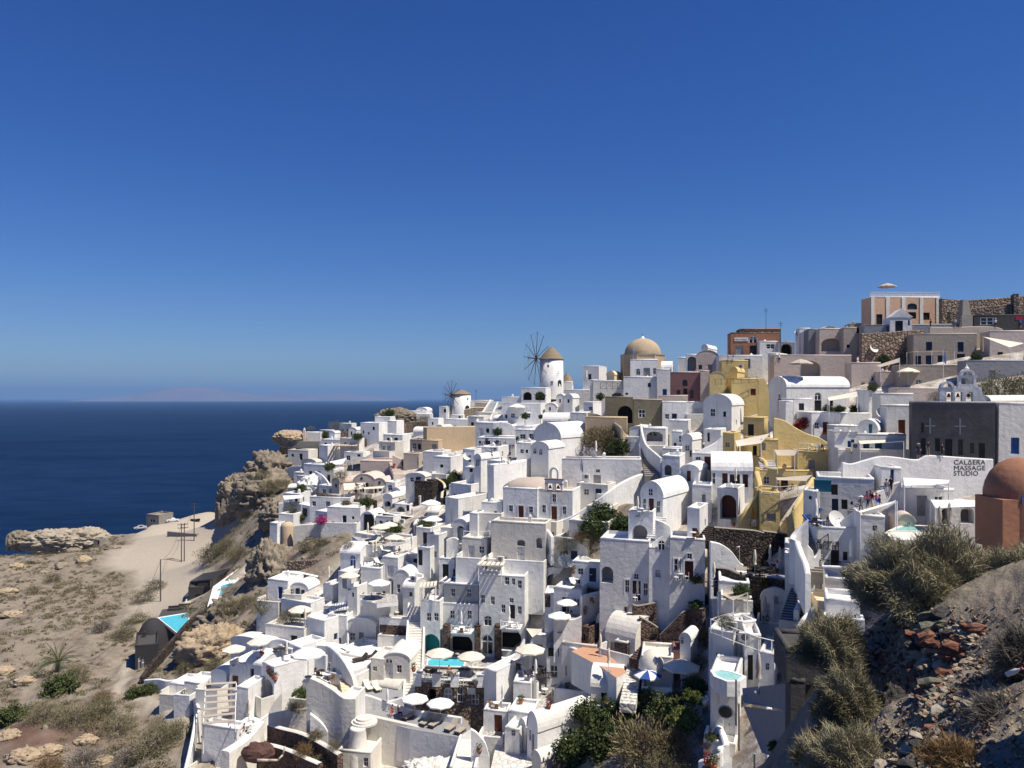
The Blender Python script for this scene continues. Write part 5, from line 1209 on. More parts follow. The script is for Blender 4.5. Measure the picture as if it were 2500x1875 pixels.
house('pinkish terrace block in front of the rose facade', 1610,1680,1684, 966,984, 8, 156, col='blush', deep=3)
house('white wall with a door below the mini market', 1756,1862,1870, 868,905, 8, 162, F_=[('d',1825,888,14,24,'g')], deep=5)
mm = house('terracotta mini market with a ruined stone top', 1784,1904,1908, 812,872, 6, 168, col='terracotta', F_=[('a',1839,829,22,16),('d',1805,856,19,24,'g'),('d',1840,856,20,25,'k')], deep=7, name='shop', cat='shop', sur=None, trim='lava_pale')
house('ragged ruined wall along the top of the mini market', 1806,1906,1908, 803,814, 6, 168.4, col='lava_red', deep=6, name='ruined_wall', cat='wall', trim='terracotta', roofcol='ruin')
house('white shop with a dark window right of the mini market', 1855,1898,1902, 834,870, 6, 165, F_=[('w',1881,846,22,12)], deep=5)
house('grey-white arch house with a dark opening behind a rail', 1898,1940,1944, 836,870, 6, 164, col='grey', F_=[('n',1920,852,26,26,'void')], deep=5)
house('grey shaded block with a pale terrace wall below the arch house', 1875,1895,1940, 862,925, 40, 155, deep=6)
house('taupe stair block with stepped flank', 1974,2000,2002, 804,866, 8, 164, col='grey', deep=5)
house('beige house with a wide recessed balcony', 2000,2059,2062, 803,900, 6, 160, col='blush', F_=[('n',2031,842,52,32,'taupe')], deep=6)
house('taupe tower with one tiny square window', 2060,2092,2106, 800,880, 8, 157, col='taupe', F_=[('w',2071,845,8,8)], deep=5)
house('long beige house with a wide arch and tan parasol', 1890,2078,2080, 868,935, 6, 149, col='blush', F_=[('n',1978,902,50,40,'taupe')], deep=6)
house('small white flat roof on the skyline', 1952,1978,1982, 802,822, 6, 172, deep=4)
house('white skyline vault behind the beige house', 2012,2040,2042, 796,812, 10, 172, roof='vf', vs=803, deep=4)
house('dark vaulted skyline house beside the peach mansion', 2075,2118,2122, 790,830, 8, 165, col='taupe', F_=[('n',2093,806,22,14,'void')], deep=4)
house('taupe house with a tall blue arched door', 2079,2150,2156, 886,962, 8, 142, col='blush', F_=[('a',2134,936,17,42,'n'),('a',2107,945,10,28)], deep=5)
house('rounded beige plaster tower beside the blue arched door', 2150,2196,2200, 908,975, 8, 138, col='blush', deep=4)
house('taupe house with blue doors and blue windows', 2230,2384,2418, 815,897, 8, 140, col='taupe', F_=[('s',2268,847,15,24,'n'),('s',2345,847,15,24,'n'),('d',2242,881,14,24,'n'),('d',2269,880,18,24,'n'),('d',2295,880,12,24,'n'),('d',2346,878,20,28,'n')], deep=8)
house('taupe terrace wall below the blue doored house', 2196,2358,2360, 891,945, 6, 133, col='taupe', F_=[('a',2243,938,16,26,'n')], deep=5)
house('taupe rooms with a cream shade sail at the right edge', 2416,2530,2535, 808,880, 4, 136, col='blush', F_=[('d',2442,868,13,16,'k'),('w',2402,870,8,18)], deep=6)
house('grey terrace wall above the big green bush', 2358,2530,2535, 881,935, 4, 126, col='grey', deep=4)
wall('curved taupe parapet at the upper right edge', [(2270,798,815),(2340,798,815),(2400,796,812),(2440,800,812),(2452,808,816)], 'taupe', .4, 143)
# peach mansion
pm_ = house('peach mansion with pale pilasters and an arched window', 2125,2294,2298, 726,806, -1, 160, col='peach', mir=False, F_=[('a',2227,748,24,15),('d',2147,780,15,26,'k'),('d',2227,770,20,16,'k'),('d',2262,772,16,18,'k'),('w',2180,772,8,14)], deep=4, name='mansion', cat='mansion', trim='white_warm', frame='frame_dark')
for u, w in ((2129,8),(2166,9),(2205,9),(2249,8),(2289,8)):
 x = (at(u,750,160)-pm_['P']).dot(pm_['ex']); MB().box(x-w*.042,x+w*.042,-.12,.0,0,pm_['H']).obj('pilaster','white_warm',pm_['root'])
bz = MB()
for i in range(60): 
 x = pm_['xa']+(pm_['xb']-pm_['xa'])*i/59; bz.box(x-.05,x+.05,.1,.2,pm_['H']+.1,pm_['H']+1.0)
bz.box(pm_['xa'],pm_['xb'],.05,.25,pm_['H']+1.0,pm_['H']+1.1); bz.obj('roof_balustrade','frame_white',pm_['root'])
chp = house('white chapel with a triangular gable and dark door', 2173,2226,2230, 774,814, 4, 151, F_=[('d',2195,797,19,28,'k'),('a',2219,788,5,14)], deep=5, name='chapel', cat='chapel')
g = thing('gable', 'white triangular gable on the small chapel', 'gable', chp['P'] + chp['ex'] * chp['xa'] + Vector((0, 0, chp['H'])) - chp['ey'] * .1, chp['rz']); 
MB().add([(0,0,0),(4.2,0,0),(2.1,0,1.7),(0,4,0),(4.2,4,0),(2.1,4,1.7)],[(0,1,2),(5,4,3),(0,2,5,3),(1,4,5,2)]).obj('pediment','white',g)
house('long grey-white wall below the peach mansion', 2110,2335,2340, 792,822, 3, 150, col='grey', F_=[('w',2168,803,9,13)], deep=4)
wall('rough pale stone retaining wall below the mansion', [(2104,814,885),(2150,812,885),(2200,808,885),(2255,805,880)], 'ruin', .6, 146)
wall('ruined castle wall along the skyline', [(2300,728,790),(2350,732,790),(2400,730,790),(2440,727,790),(2500,722,790),(2540,722,790)], 'ruin', 1.2, 156)
wall('dark rubble bank below the castle wall', [(2320,760,800),(2380,752,800),(2440,745,800),(2530,740,800)], 'lava_pale', 1.2, 153)
o = thing('stone_chimney', 'tapering grey stone chimney tower near the castle wall', 'tower', at(2354,778,150)); MB().prism([(-1.05,-1),(1.05,-1),(1.05,1),(-1.05,1)],-2,.6).obj('plinth','concrete',o)
MB().add([(-.85,-.85,.6),(.85,-.85,.6),(.85,.85,.6),(-.85,.85,.6),(-.55,-.55,3.6),(.55,-.55,3.6),(.55,.55,3.6),(-.55,.55,3.6)],[(0,1,5,4),(1,2,6,5),(2,3,7,6),(3,0,4,7),(4,5,6,7)]).obj('shaft','concrete',o)
house('square ruined tower at the right skyline edge', 2476,2488,2500, 718,770, 20, 152, col='ruin', deep=2.5)
house('dark shop front row at the upper right edge', 2378,2530,2535, 768,800, 3, 147, col='dark_concrete', F_=[('x',2488,776,18,10,'sign_red'),('w',2410,784,34,18)], deep=4)
house('beige terrace block below the cream parasol', 2190,2300,2305, 948,1005, 5, 124, col='blush')
# big barrel and neighbours
house('long white barrel house with a lit roof and arched window', 1877,1920,2074, 919,1015, -10, 133, roof='vs', vs=945, F_=[('a',1997,967,17,18),('d',1997,990,17,26,'k'),('w',2030,985,8,14)], R_=[('d',1903,990,8,32,'k'),('w',1903,968,5,10)], mir=True)
house('white porch block with one framed window before the long barrel', 1934,1938,1984, 974,1035, -8, 127, F_=[('w',1957,993,13,17)], mir=True, deep=4, frame='frame_dark')
house('slim white gate pillar with wires left of the porch block', 1914,1918,1936, 980,1035, -8, 126, mir=True, deep=2.5)
house('white terrace wall under the tan shade sail', 1976,1981,2052, 1008,1062, -6, 122, mir=True, deep=5)
house('second white terrace wall right of the dark crack', 2050,2053,2124, 1010,1062, -4, 123, mir=True, deep=5)
house('tall white pillar house with a flower box on top', 2112,2122,2153, 953,1020, -6, 125, mir=True, deep=4)
house('low white court behind the crenellated wall', 2020,2040,2110, 1040,1070, 4, 118, mir=True, deep=4)
house('white barrel house with a blue door in its gable', 2093,2142,2214, 1026,1110, 30, 108, roof='vf', vs=1052, F_=[('d',2125,1048,8,24,'t')], deep=8)
house('white front with teal doors under a peach awning', 2092,2212,2216, 1062,1112, 6, 105, F_=[('d',2145,1090,18,26,'t'),('w',2115,1090,16,22)], deep=4, frame='frame_blue')
house('crenellated grey-white wall with a blue door', 2038,2092,2094, 1054,1106, 10, 106, F_=[('d',2074,1088,9,24,'b'),('s',2082,1078,9,11,'t')], deep=4)
for i,u in enumerate((2042,2065,2088)):
 p=at(u,1054,105.9); o=thing('merlon', ('left','middle','right')[i]+' stepped merlon on the crenellated wall','merlon',p,math.radians(-10)); MB().add([(-.5,0,0),(.5,0,0),(.25,0,.55),(-.25,0,.55),(-.5,.4,0),(.5,.4,0),(.25,.4,.55),(-.25,.4,.55)],[(0,1,2,3),(7,6,5,4),(0,3,7,4),(1,5,6,2),(3,2,6,7)]).obj('block','white',o)
house('beige sloping wall behind the blue doored barrel', 2150,2230,2235, 962,1040, 4, 116, col='white_warm', deep=5)
house('pale wall with small openings left of the dark stone building', 2165,2228,2230, 990,1060, 4, 110, deep=3)
# dark stone building
ds = house('two-storey dark stone house with narrow doors and two wall crosses', 2226,2430,2448, 983,1124, 24, 96, col='ashlar_dark', F_=[('d',2316,1093,17,42,'k'),('d',2397,1101,15,38,'k'),('d',2289,1086,12,32,'k'),('w',2345,1092,12,38),('w',2373,1094,10,26),('w',2252,1044,7,24),('d',2254,1090,12,40,'k')], deep=6, frame='frame_dark', trim='grey')
for u in (2279,2352):
 p=at(u,1043,94.5); o=thing('wall_cross','white cross on the dark stone front, '+('left one' if u<2300 else 'right one'),'cross',(p.x,p.y,p.z),math.radians(-24)); MB().box(-.07,.07,-.05,.05,-1.0,1.0).box(-.6,.6,-.05,.05,-.05,.08).obj('bars','metal_grey',o)
 # sits on the facade
 d_=(ds['P']-p).dot(ds['ey']); o.location=p+ds['ey']*(d_-.08)
house('cream church flank with stairs at the right edge', 2438,2530,2535, 986,1110, 2, 95, col='white_warm', deep=8)
house('white church vault roof at the right edge', 2420,2530,2535, 966,1000, 4, 99, col='white_warm', roof='vs', vs=980, deep=6)
# bell wall over the dark stone building
bt = thing('bell_tower', 'tiered white bell tower with small arches above the dark stone house', 'bell tower', at(2345,978,99), math.radians(-16))
m=MB()
for x0,x1 in ((-2.5,-1.7),(-1.0,-.7),(0.1,.5),(1.3,2.3)): m.box(x0,x1,-.4,.4,-.8,1.1)
m.box(-2.5,2.3,-.4,.4,1.1,1.7).box(-.4,1.9,-.38,.38,1.7,2.1)
for x0,x1 in ((-.3,0),(1.4,1.7)): m.box(x0,x1,-.36,.36,2.1,2.9)
m.box(-.4,1.8,-.38,.38,2.9,3.2).obj('tiers','white',bt)
def half(cx,z,r,t,y):
 q=MB()
 for i in range(10):
  a0,a1=math.pi*i/10,math.pi*(i+1)/10; k=[(cx+math.cos(a)*s,z+math.sin(a)*s) for a,s in ((a0,r),(a1,r),(a1,r-t),(a0,r-t))]
  q.add([(x,-y,zz) for x,zz in k]+[(x,y,zz) for x,zz in k],[(0,1,2,3),(7,6,5,4),(0,4,5,1),(2,6,7,3)])
 return q
half(.7,3.2,.85,.3,.5).obj('top_arch','white',bt); half(-1.6,1.7,.8,.3,.5).obj('side_arch','white',bt)
MB().lathe([(0,4.6),(.1,4.5),(.12,4.35),(.3,4.15),(.3,4.0),(0,4.0)],8,(.7,0)).obj('finial','white',bt)
for x in (-1.35,-.3,.9): MB().lathe([(0,.95),(.1,.9),(.15,.7),(.22,.5),(.22,.45)],8,(x,0)).obj('bell','spar',bt)
MB().add([(2.3,-.4,-.8),(3.1,-.4,-.8),(2.3,-.4,1.2),(2.3,.4,-.8),(3.1,.4,-.8),(2.3,.4,1.2)],[(0,1,2),(5,4,3),(1,4,5,2)]).obj('buttress','white',bt)
# terracotta dome
o=thing('terracotta_dome_house','rounded terracotta dome house with a small arched window at the right edge','house',at(2488,1215,64))
MB().lathe([(2.6,-5),(2.6,.6),(2.45,1.3),(2.1,2.1),(1.5,2.8),(.8,3.2),(0,3.35)],28).obj('dome','terracotta',o,True)
MB().box(-2.75,4,-2.2,1.5,-4,.1).obj('wall','terracotta',o); link('arched_window',unit('arched_window',m_arch,'glass'),o,(-1.3,-2.25,-.2),None,(.55,1,.75)); link('frame',unit('archframe',m_archframe,'frame_blue'),o,(-1.3,-2.27,-.2),None,(.55,1,.75))
DS = 1.2
# massage wall and blue lane houses
mw = wall('curving lavender-white wall carrying the black massage lettering', [(2058,1128,1185),(2080,1132,1185),(2110,1124,1180),(2150,1114,1178),(2190,1116,1178),(2240,1122,1180),(2262,1112,1182),(2300,1113,1185),(2360,1117,1190),(2425,1121,1195)], 'white', .5, 74)
house('blue-white house with dark framed doors beside the busy steps', 1997,2135,2140, 1170,1268, 20, 70, F_=[('w',2038,1195,16,26),('d',2039,1237,16,40,'n'),('w',2062,1231,15,24),('w',2080,1228,6,8)], deep=7, frame='frame_dark')
house('white washhouse cube with a blue door and a teal tank', 1961,1996,2030, 1200,1262, 26, 68.5, F_=[('w',1978,1215,7,8)], R_=[('d',2008,1236,9,42,'b')], deep=3)
tk=thing('water_tank','square teal tank on the washhouse roof','tank',atS(2008,1199,69.5),math.radians(-20)); MB().box(-.85,.85,-.6,.6,0,1.15).obj('body','door_teal',tk); MB().box(-.9,.9,-.65,.65,1.15,1.25).obj('lid','door_teal',tk)
steps('white steps crowded with visitors', (2092,1252), (2178,1188), 2.2, 16, 'concrete', 66, 68.5)
wall('thick white stair wall in front of the visitors', [(2052,1272,1300),(2085,1245,1290),(2110,1225,1275),(2140,1203,1262),(2178,1182,1250),(2200,1175,1250)], 'white', .5, 64.5)
house('white house with a blue slatted door above the busy steps', 2152,2200,2204, 1143,1195, 10, 71.5, F_=[('d',2178,1163,9,34,'b')], deep=4)
house('white hollow terrace house with a white canopy', 2200,2330,2340, 1196,1262, 8, 63, F_=[], deep=6)
house('blush barrel roofed room behind the plunge pool', 2192,2234,2270, 1258,1290, 16, 60, col='blush', roof='vf', vs=1275, F_=[('w',2218,1278,10,7)], deep=4)
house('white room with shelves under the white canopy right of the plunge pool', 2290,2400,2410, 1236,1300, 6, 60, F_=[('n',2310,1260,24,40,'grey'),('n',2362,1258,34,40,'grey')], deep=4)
house('white wall with curved swing canopy below the stair wall', 2100,2160,2196, 1262,1318, 16, 61, F_=[('w',2136,1290,12,14)], deep=5)
house('white house with a dark door and dark picket fence', 1996,2130,2140, 1292,1392, 10, 63.5, F_=[('d',2039,1366,21,46,'k'),('w',2064,1358,12,22),('w',2102,1357,14,23),('x',2042,1328,13,12,'ac_white')], deep=5, frame='frame_dark')
wall('white round-topped balcony wall beside the stone steps', [(1972,1330,1400),(1985,1345,1400),(1990,1360,1405),(2004,1342,1395)], 'white', .4, 62.5)
slab('pale plunge pool deck at right', [(2160,1300),(2200,1280),(2300,1284),(2330,1300),(2300,1318),(2180,1318)], -10.0, 'white_warm', 'white_warm', 3)
pool('long plunge pool edged in cream stone at right', [(2172,1297),(2205,1285),(2278,1287),(2292,1297)], -9.96, 'pool_pale', 'white_warm', .3)
steps('winding worn stone steps beside the curved white wall', (1984,1400), (1982,1275), 1.9, 22, 'concrete', 62, 68)
wall('tall curved white wall winding along the stone steps', [(1974,1268,1310),(1952,1290,1330),(1940,1315,1350),(1948,1345,1380),(1960,1375,1412),(1966,1400,1420)], 'white', .5, 63)
house('white wedge buttress under the curved white wall', 1916,1944,1968, 1356,1416, 20, 64, deep=3)
house('white sloped cistern roof beside the cafe', 1916,1940,1946, 1328,1342, 20, 67, deep=3)
steps('dark grey steps curving down between white walls', (1935,1520), (1962,1440), 2.4, 13, 'grey', 58.5, 63, 'dark_concrete')
wall('white curved stair wall with a rounded top', [(1938,1428,1470),(1950,1445,1480),(1958,1465,1490),(1950,1490,1515)], 'white', .45, 62)
wall('white outer wall of the curved grey steps', [(1990,1430,1500),(1985,1450,1505),(2000,1470,1510),(1985,1490,1525),(1968,1510,1550),(1955,1530,1565)], 'white', .45, 58)
house('white flat terrace with pale yellow steps', 2008,2014,2094, 1412,1470, 20, 58, mir=True, col='white_warm', deep=4)
house('white terrace block beside the big brush', 2010,2016,2100, 1464,1500, 20, 54, mir=True, deep=4)
steps('pale yellow steps on the white terrace', (2020,1470), (1996,1438), 1.6, 5, 'cream', 57, 60)
house('white gable house with pale blue double doors', 1858,1927,1960, 1440,1526, 20, 66, roof='vf', vs=1468, F_=[('d',1901,1491,20,46,'w'),('s',1895,1464,11,18,'g'),('s',1875,1489,10,28,'w'),('s',1917,1497,9,28,'w')], deep=6)
house('small white vault with a dark doorway left of the gable house', 1788,1820,1862, 1450,1520, 28, 71, roof='vf', vs=1466, F_=[('d',1809,1487,17,34,'k')], deep=6)
house('flat white room with a tan awning above the small vault', 1755,1830,1862, 1424,1460, 14, 66, deep=5)
sail('tan shade awning above the small vault', [(1752,1446,67),(1800,1440,67),(1825,1448,64),(1790,1466,63)], 'canvas_tan', .1)
DS = 1.0
# tall pool house, right foreground
house('tall white house with dark glass doors behind the round plunge pool', 1730,1790,1822, 1545,1655, 28, 72, F_=[('d',1754,1622,12,54,'k')], R_=[('d',1818,1640,4,60,'k')], deep=8)
house('white right wing of the tall house with a dark door and small window', 1818,1858,1866, 1552,1690, 12, 70, F_=[('d',1832,1630,13,62,'k'),('w',1850,1622,6,40)], deep=7)
house('white projecting bay of the tall house with a square window', 1852,1890,1922, 1598,1700, 26, 68, F_=[('w',1873,1628,9,17)], deep=5)
house('round-fronted white pool tower with an oval window', 1734,1800,1838, 1648,1800, 22, 66.5, F_=[], deep=4.5)
ov = MB().lathe([(0,-.02),(.85,0),(.95,-.12),(1.08,-.02)],22); p=at(1771,1738,65.6); o=thing('oval_window','dark oval window in the pool tower','window',p,math.radians(-22)); q=ov.obj('ring','white',o); q.rotation_euler=(math.radians(90),0,0); q.scale=(.62,.55,1); q2=MB().lathe([(0,.03),(.88,.03)],22).obj('pane','glass',o); q2.rotation_euler=(math.radians(90),0,0); q2.scale=(.62,.55,1)
pool('round turquoise plunge pool on the pool tower', [(1742,1640),(1758,1637),(1785,1642),(1812,1652),(1800,1662),(1775,1662),(1752,1652)], -23.6, 'pool_pale', 'white', .35)
railing('white rope railing round the tall house roof', [(1735,1546),(1790,1568),(1850,1590),(1918,1606)], D=70, h=1.3, cross=False)
railing('white rope railing on the left roof edge of the tall house', [(1735,1546),(1762,1536),(1790,1530)], D=73, h=1.3, cross=False)
house('white pump-room box on the tall house roof', 1796,1802,1850, 1522,1560, -20, 73, mir=True, deep=2.5)
wall('thin white curved garden wall at the bottom right', [(1870,1700,1760),(1872,1730,1790),(1880,1800,1860),(1892,1860,1900)], 'white', .4, 58)
wall('white planter wall with dry soil at the bottom', [(1735,1745,1800),(1758,1790,1830),(1765,1830,1870),(1740,1848,1880),(1705,1858,1885)], 'white', .5, 64)
slab('grey lower courtyard of the tall house', [(1700,1895),(1740,1830),(1770,1785),(1900,1790),(1960,1900)], -30.0, 'white', 'grey', 3)
house('white low bench blocks left of the pool tower', 1688,1715,1722, 1718,1760, 10, 73, F_=[('w',1700,1735,4,5)], deep=3)
# concrete frame of the neighbour
house('dark grey concrete beam house behind the rubble', 1920,2046,2050, 1592,1664, 2, 36, col='dark_concrete', deep=3, found=.2, par=.05)
house('thick grey concrete post under the beam', 1931,1966,1970, 1663,1900, 2, 36.2, col='dark_concrete', deep=1.2, found=1, name='concrete_post', cat='post')
house('dark concrete back wall under the beam', 1968,2060,2064, 1664,1900, 2, 38.5, col='dark_concrete', deep=1, found=1)
sail('large grey shade sail hanging below the tall house', [(1812,1680,56),(1930,1668,46),(1930,1735,46),(1815,1716,54)], 'canvas_grey', .3, poles=False)
sail('grey lower shade sail over the dining table', [(1815,1724,55),(1930,1740,46),(1925,1860,47),(1860,1838,50)], 'canvas_grey', .3, poles=False)
for i,(u,v0,v1,D_) in enumerate(((1797,1660,1740,60),(1804,1718,1800,59),(1888,1766,1860,50),(1842,1840,1890,52))):
 a=at(u,v1,D_); b=at(u,v0,D_); o=thing('sail_post',('leftmost','second','third','shortest')[i]+' steel post carrying the grey shade sails','post',a); MB().bar((0,0,-1),(0,0,(b-a).z),.07,8).obj('tube','steel',o); MB().lathe([(0,(b-a).z+.05),(.1,(b-a).z+.02),(.1,(b-a).z-.05)],8).obj('cap','metal_grey',o)
plain('boulder', (0.105, 0.055, 0.045), 0.9, 0.4, 1.2, 0.8, 3.0)
# far left of the town
wall('dark lava stone wall with an arched gate on the headland', [(682,1090,1132),(710,1092,1134),(745,1096,1132),(780,1094,1130)], 'lava', .6, 240)
gate = thing('arched_gate', 'arched plank gate in the dark headland wall', 'gate', at(706,1129,239.5)); link('leaf', unit('arched_window', m_arch, 'wood'), gate, None, None, (1.7,1,2.4)); link('surround', unit('archframe', m_archframe, 'lava_pale'), gate, (-.1,-.03,0), None, (1.9,1,2.6))
house('long grey concrete terrace slab above the dark headland wall', 684,780,783, 1078,1098, 6, 242, col='concrete', deep=6)
house('small white flat house with a pinkish chimney on the headland', 743,782,784, 1056,1072, 6, 246, deep=4)
ck = thing('chimney', 'slim pinkish chimney on the headland house', 'chimney', at(743,1074,244)); MB().box(-.35,.35,-.35,.35,-1,3.2).obj('stack','blush',ck); MB().lathe([(0,3.9),(.25,3.6),(.3,3.2),(0,3.2)],8).obj('cap','white',ck)
house('tiny white vault beside a green bush on the headland', 804,817,820, 1053,1070, 14, 244, roof='vf', vs=1058, deep=4)
house('white vault house with a dark arched door by the round bush', 851,870,873, 1044,1072, 12, 243, roof='vf', vs=1051, F_=[('a',858,1058,4,10)], deep=6)
wall('brown dry stone bank behind the headland houses', [(812,1055,1068),(830,1052,1068),(850,1053,1068)], 'lava_pale', .5, 248)
wall('dark stone wall below the slanting grey roof', [(846,1072,1090),(870,1072,1090),(895,1072,1088)], 'lava_red', .5, 236)
o = thing('slanting_roof', 'slanting grey-blue canopy roof on the headland', 'roof', at(790,1085,238)); a_=at(790,1085,238); q=[at(790,1085,238)-a_,at(846,1083,236)-a_,at(858,1069,246)-a_,at(805,1068,246)-a_]
MB().add(q+[p-Vector((0,0,.3)) for p in q],[(0,1,2,3),(7,6,5,4),(0,4,5,1),(1,5,6,2),(3,2,6,7),(0,3,7,4)]).obj('sheet','grey',o)
for p in (q[0],q[1]): MB().bar(p-Vector((0,0,3)),p,.08,5).obj('post','metal_grey',o)
house('white stepped house with small dark windows near the headland', 880,925,948, 1033,1076, 20, 236, F_=[('w',912,1046,6,8),('w',887,1055,4,8),('w',900,1058,4,6)], deep=8)
house('white sun terrace house above the stepped house', 915,952,970, 1018,1045, 16, 242, F_=[], deep=7)
house('white stair house with a triangular shadow wall', 946,968,975, 1028,1064, 14, 232, F_=[('w',944,1050,5,7)], deep=6)
house('white low vault on the skyline left of the small windmill', 1016,1043,1046, 995,1018, 10, 256, roof='vf', vs=1003, F_=[('w',1029,1004,5,5)], deep=6)
house('long white flat house on the skyline', 984,1040,1072, 1004,1026, 10, 254, F_=[('w',992,1011,4,6),('w',1006,1011,4,6)], deep=5)
house('white terrace wall below the skyline houses', 970,1050,1054, 1011,1032, 8, 250, deep=4)
wall('long dark stone wall on the slope below the skyline', [(977,1031,1052),(1000,1030,1050),(1030,1030,1050),(1056,1032,1050)], 'lava_pale', .5, 246)
house('white barrel roof house below the long dark stone wall', 1009,1034,1050, 1043,1072, 18, 222, roof='vs', vs=1054, deep=5)
house('white house with a plain front beside the small windmill', 1072,1090,1102, 993,1020, 16, 246, F_=[('w',1086,1003,6,9)], deep=5)
house('cluster white cube behind the bougainvillea', 1045,1070,1080, 1022,1050, 14, 236, F_=[('w',1056,1034,4,7)], deep=5)
house('white small court house right of the small windmill', 1150,1196,1206, 978,1002, 10, 248, F_=[('w',1180,992,20,6)], deep=6)
house('pale brown flat house behind the stone bank', 1160,1194,1198, 984,1004, 8, 246, col='beige', deep=5)
house('cream vault with small holes beside the tan house', 1064,1082,1104, 1038,1066, 26, 205, col='white_warm', roof='vf', vs=1047, F_=[('w',1070,1056,6,5)], deep=5)
house('grey shaded wall house with one slit window', 1088,1143,1146, 1024,1060, 10, 212, F_=[('w',1112,1044,4,10)], deep=6)
house('white stairs house beside the stone bank', 1100,1130,1136, 1014,1040, 12, 226, F_=[('w',1122,1020,5,8)], deep=5)
# tan house
house('tan plaster house with a grey front and framed windows', 1001,1033,1036, 1074,1112, 14, 185, col='concrete', F_=[('w',1012,1089,10,15),('w',1024,1091,8,14)], deep=5)
house('long tan plaster flank with small square windows', 1033,1042,1156, 1045,1112, 62, 178, col='sand', R_=[('w',1060,1096,12,20),('w',1075,1100,5,9),('w',1084,1072,6,14),('w',1147,1070,8,11)], deep=18)
house('low tan front block with a grey door', 1030,1070,1072, 1076,1112, 14, 176, col='sand', F_=[('d',1060,1096,12,22,'g')], deep=3)
# beach-side restaurant terraces
house('white wall house with a lit slope below the grey canopy', 779,800,838, 1088,1132, 30, 222, deep=7)
pergola('timber pergola with a bamboo roof at the headland terraces', [(814,1090,220),(868,1090,216),(874,1082,224),(822,1082,226)], 'wood', 8, 3.4, slats='canvas_tan')
house('white kitchen block under the pergola', 840,886,892, 1105,1135, 12, 212, F_=[('w',850,1118,10,12),('w',876,1114,8,10)], deep=5)
sail('white shade canopy over the left terrace', [(800,1128,208),(846,1118,206),(838,1132,196),(795,1138,200)], 'canvas_white', .2)
sail('grey shade canopy right of the white canopy', [(858,1114,206),(904,1116,202),(900,1122,196),(860,1120,198)], 'canvas_grey', .1)
wall('white angular terrace wall on the cliff edge', [(697,1145,1165),(715,1138,1165),(742,1138,1162),(760,1142,1162)], 'white', .5, None)
house('white terrace with a hot tub above the mound', 788,815,833, 1146,1180, 18, 190, deep=5)
wall('white ribbed stair wall beside the whitewashed mound', [(768,1150,1175),(785,1160,1190),(800,1178,1200),(806,1192,1205)], 'white', .4, 182)
house('blush pink flat building with a sloping shadow', 880,955,962, 1126,1172, 8, 176, col='blush', deep=9)
wall('pinkish terrace wall with a plant pot', [(958,1110,1138),(975,1118,1140),(990,1124,1146)], 'blush', .5, 172)
steps('blush steps down from the walking man', (975,1160), (962,1128), 2.4, 8, 'blush', 168, 176)
house('blush house end with a tiny window', 810,828,868, 1168,1208, 30, 168, col='blush', roof='vf', vs=1180, F_=[('w',820,1186,5,8)], deep=7)
house('blush gable house with dark doors and a shade sail', 862,916,918, 1158,1212, 10, 166, col='blush', roof='vf', vs=1178, F_=[('w',883,1168,5,6),('d',868,1192,8,20,'k'),('d',884,1190,12,22,'k'),('w',896,1186,8,14)], deep=7)
house('small blush vault with two dark doors', 910,943,960, 1168,1210, 12, 165, col='blush', roof='vf', vs=1185, F_=[('d',917,1198,6,18,'k'),('d',928,1198,7,18,'k'),('w',927,1178,5,6)], deep=6)
sail('blush shade sail on the pink terrace', [(838,1180,166),(892,1178,164),(884,1194,158),(840,1196,160)], 'canvas', .4)
sail('second pale shade sail on the pink terrace', [(884,1190,160),(940,1186,160),(934,1192,156),(890,1194,156)], 'canvas', .1)
wall('dark red stone terrace wall below the pink houses', [(773,1202,1224),(810,1208,1228),(840,1214,1230),(863,1218,1238)], 'lava_red', .5, 160)
wall('second dark red stone wall below the pink houses', [(863,1218,1240),(890,1220,1242),(920,1222,1244)], 'lava_red', .5, 157)
house('low white awning house on the cliff edge', 692,732,756, 1206,1236, 14, 176, deep=5)
sail('white awning on the cliff edge terrace', [(690,1210,174),(742,1208,170),(736,1216,165),(694,1220,168)], 'canvas_white', .1)
wall('white cliff terrace wall with a wavy top', [(680,1228,1245),(720,1226,1245),(756,1226,1245)], 'white', .5, 168)
house('long white wall below the red stone terrace', 756,855,864, 1216,1250, 8, 156, deep=5)
house('white flat house with a navy window and door', 799,880,898, 1240,1284, 10, 146, F_=[('d',841,1268,10,20,'n'),('w',862,1264,6,8),('s',813,1277,8,8,'n')], deep=7)
house('white cube with sloped flank left of the navy door', 770,800,832, 1250,1284, 24, 150, deep=6)
house('white low house with a small grey window on the cliff', 680,716,745, 1256,1290, 14, 162, F_=[('w',700,1275,10,5)], deep=6)
house('white end wall with a blue door beside a stone yard', 955,980,1044, 1192,1242, 34, 158, roof='vf', vs=1210, F_=[('w',962,1222,4,10),('w',970,1202,4,8)], R_=[('d',1003,1232,5,12,'n')], deep=8)
house('white vault with a dark opening left of the blue door', 936,958,980, 1206,1245, 20, 154, roof='vf', vs=1216, F_=[('n',946,1230,16,14,'void')], deep=5)
house('white block with an arched hood and blue door', 942,964,966, 1178,1206, 12, 163, F_=[('a',952,1192,12,18,'b')], deep=4)
house('white house with a slim blue window and flat stair roof', 1013,1026,1068, 1212,1266, 40, 148, F_=[('w',1017,1240,4,14)], deep=7)
house('white awning room with a man outside', 964,1000,1010, 1232,1262, 14, 147, F_=[('d',996,1244,8,22,'n'),('n',978,1246,20,18,'grey')], deep=5)
wall('dark stone wall with climbing plants below the awning room', [(918,1250,1290),(950,1254,1290),(980,1258,1292),(1012,1262,1292)], 'lava', .5, 142, coping='white')
steps('dark stone steps with white edges in the middle left', (1072,1240), (1048,1175), 2.4, 22, 'white', 145, 157, 'dark_concrete')
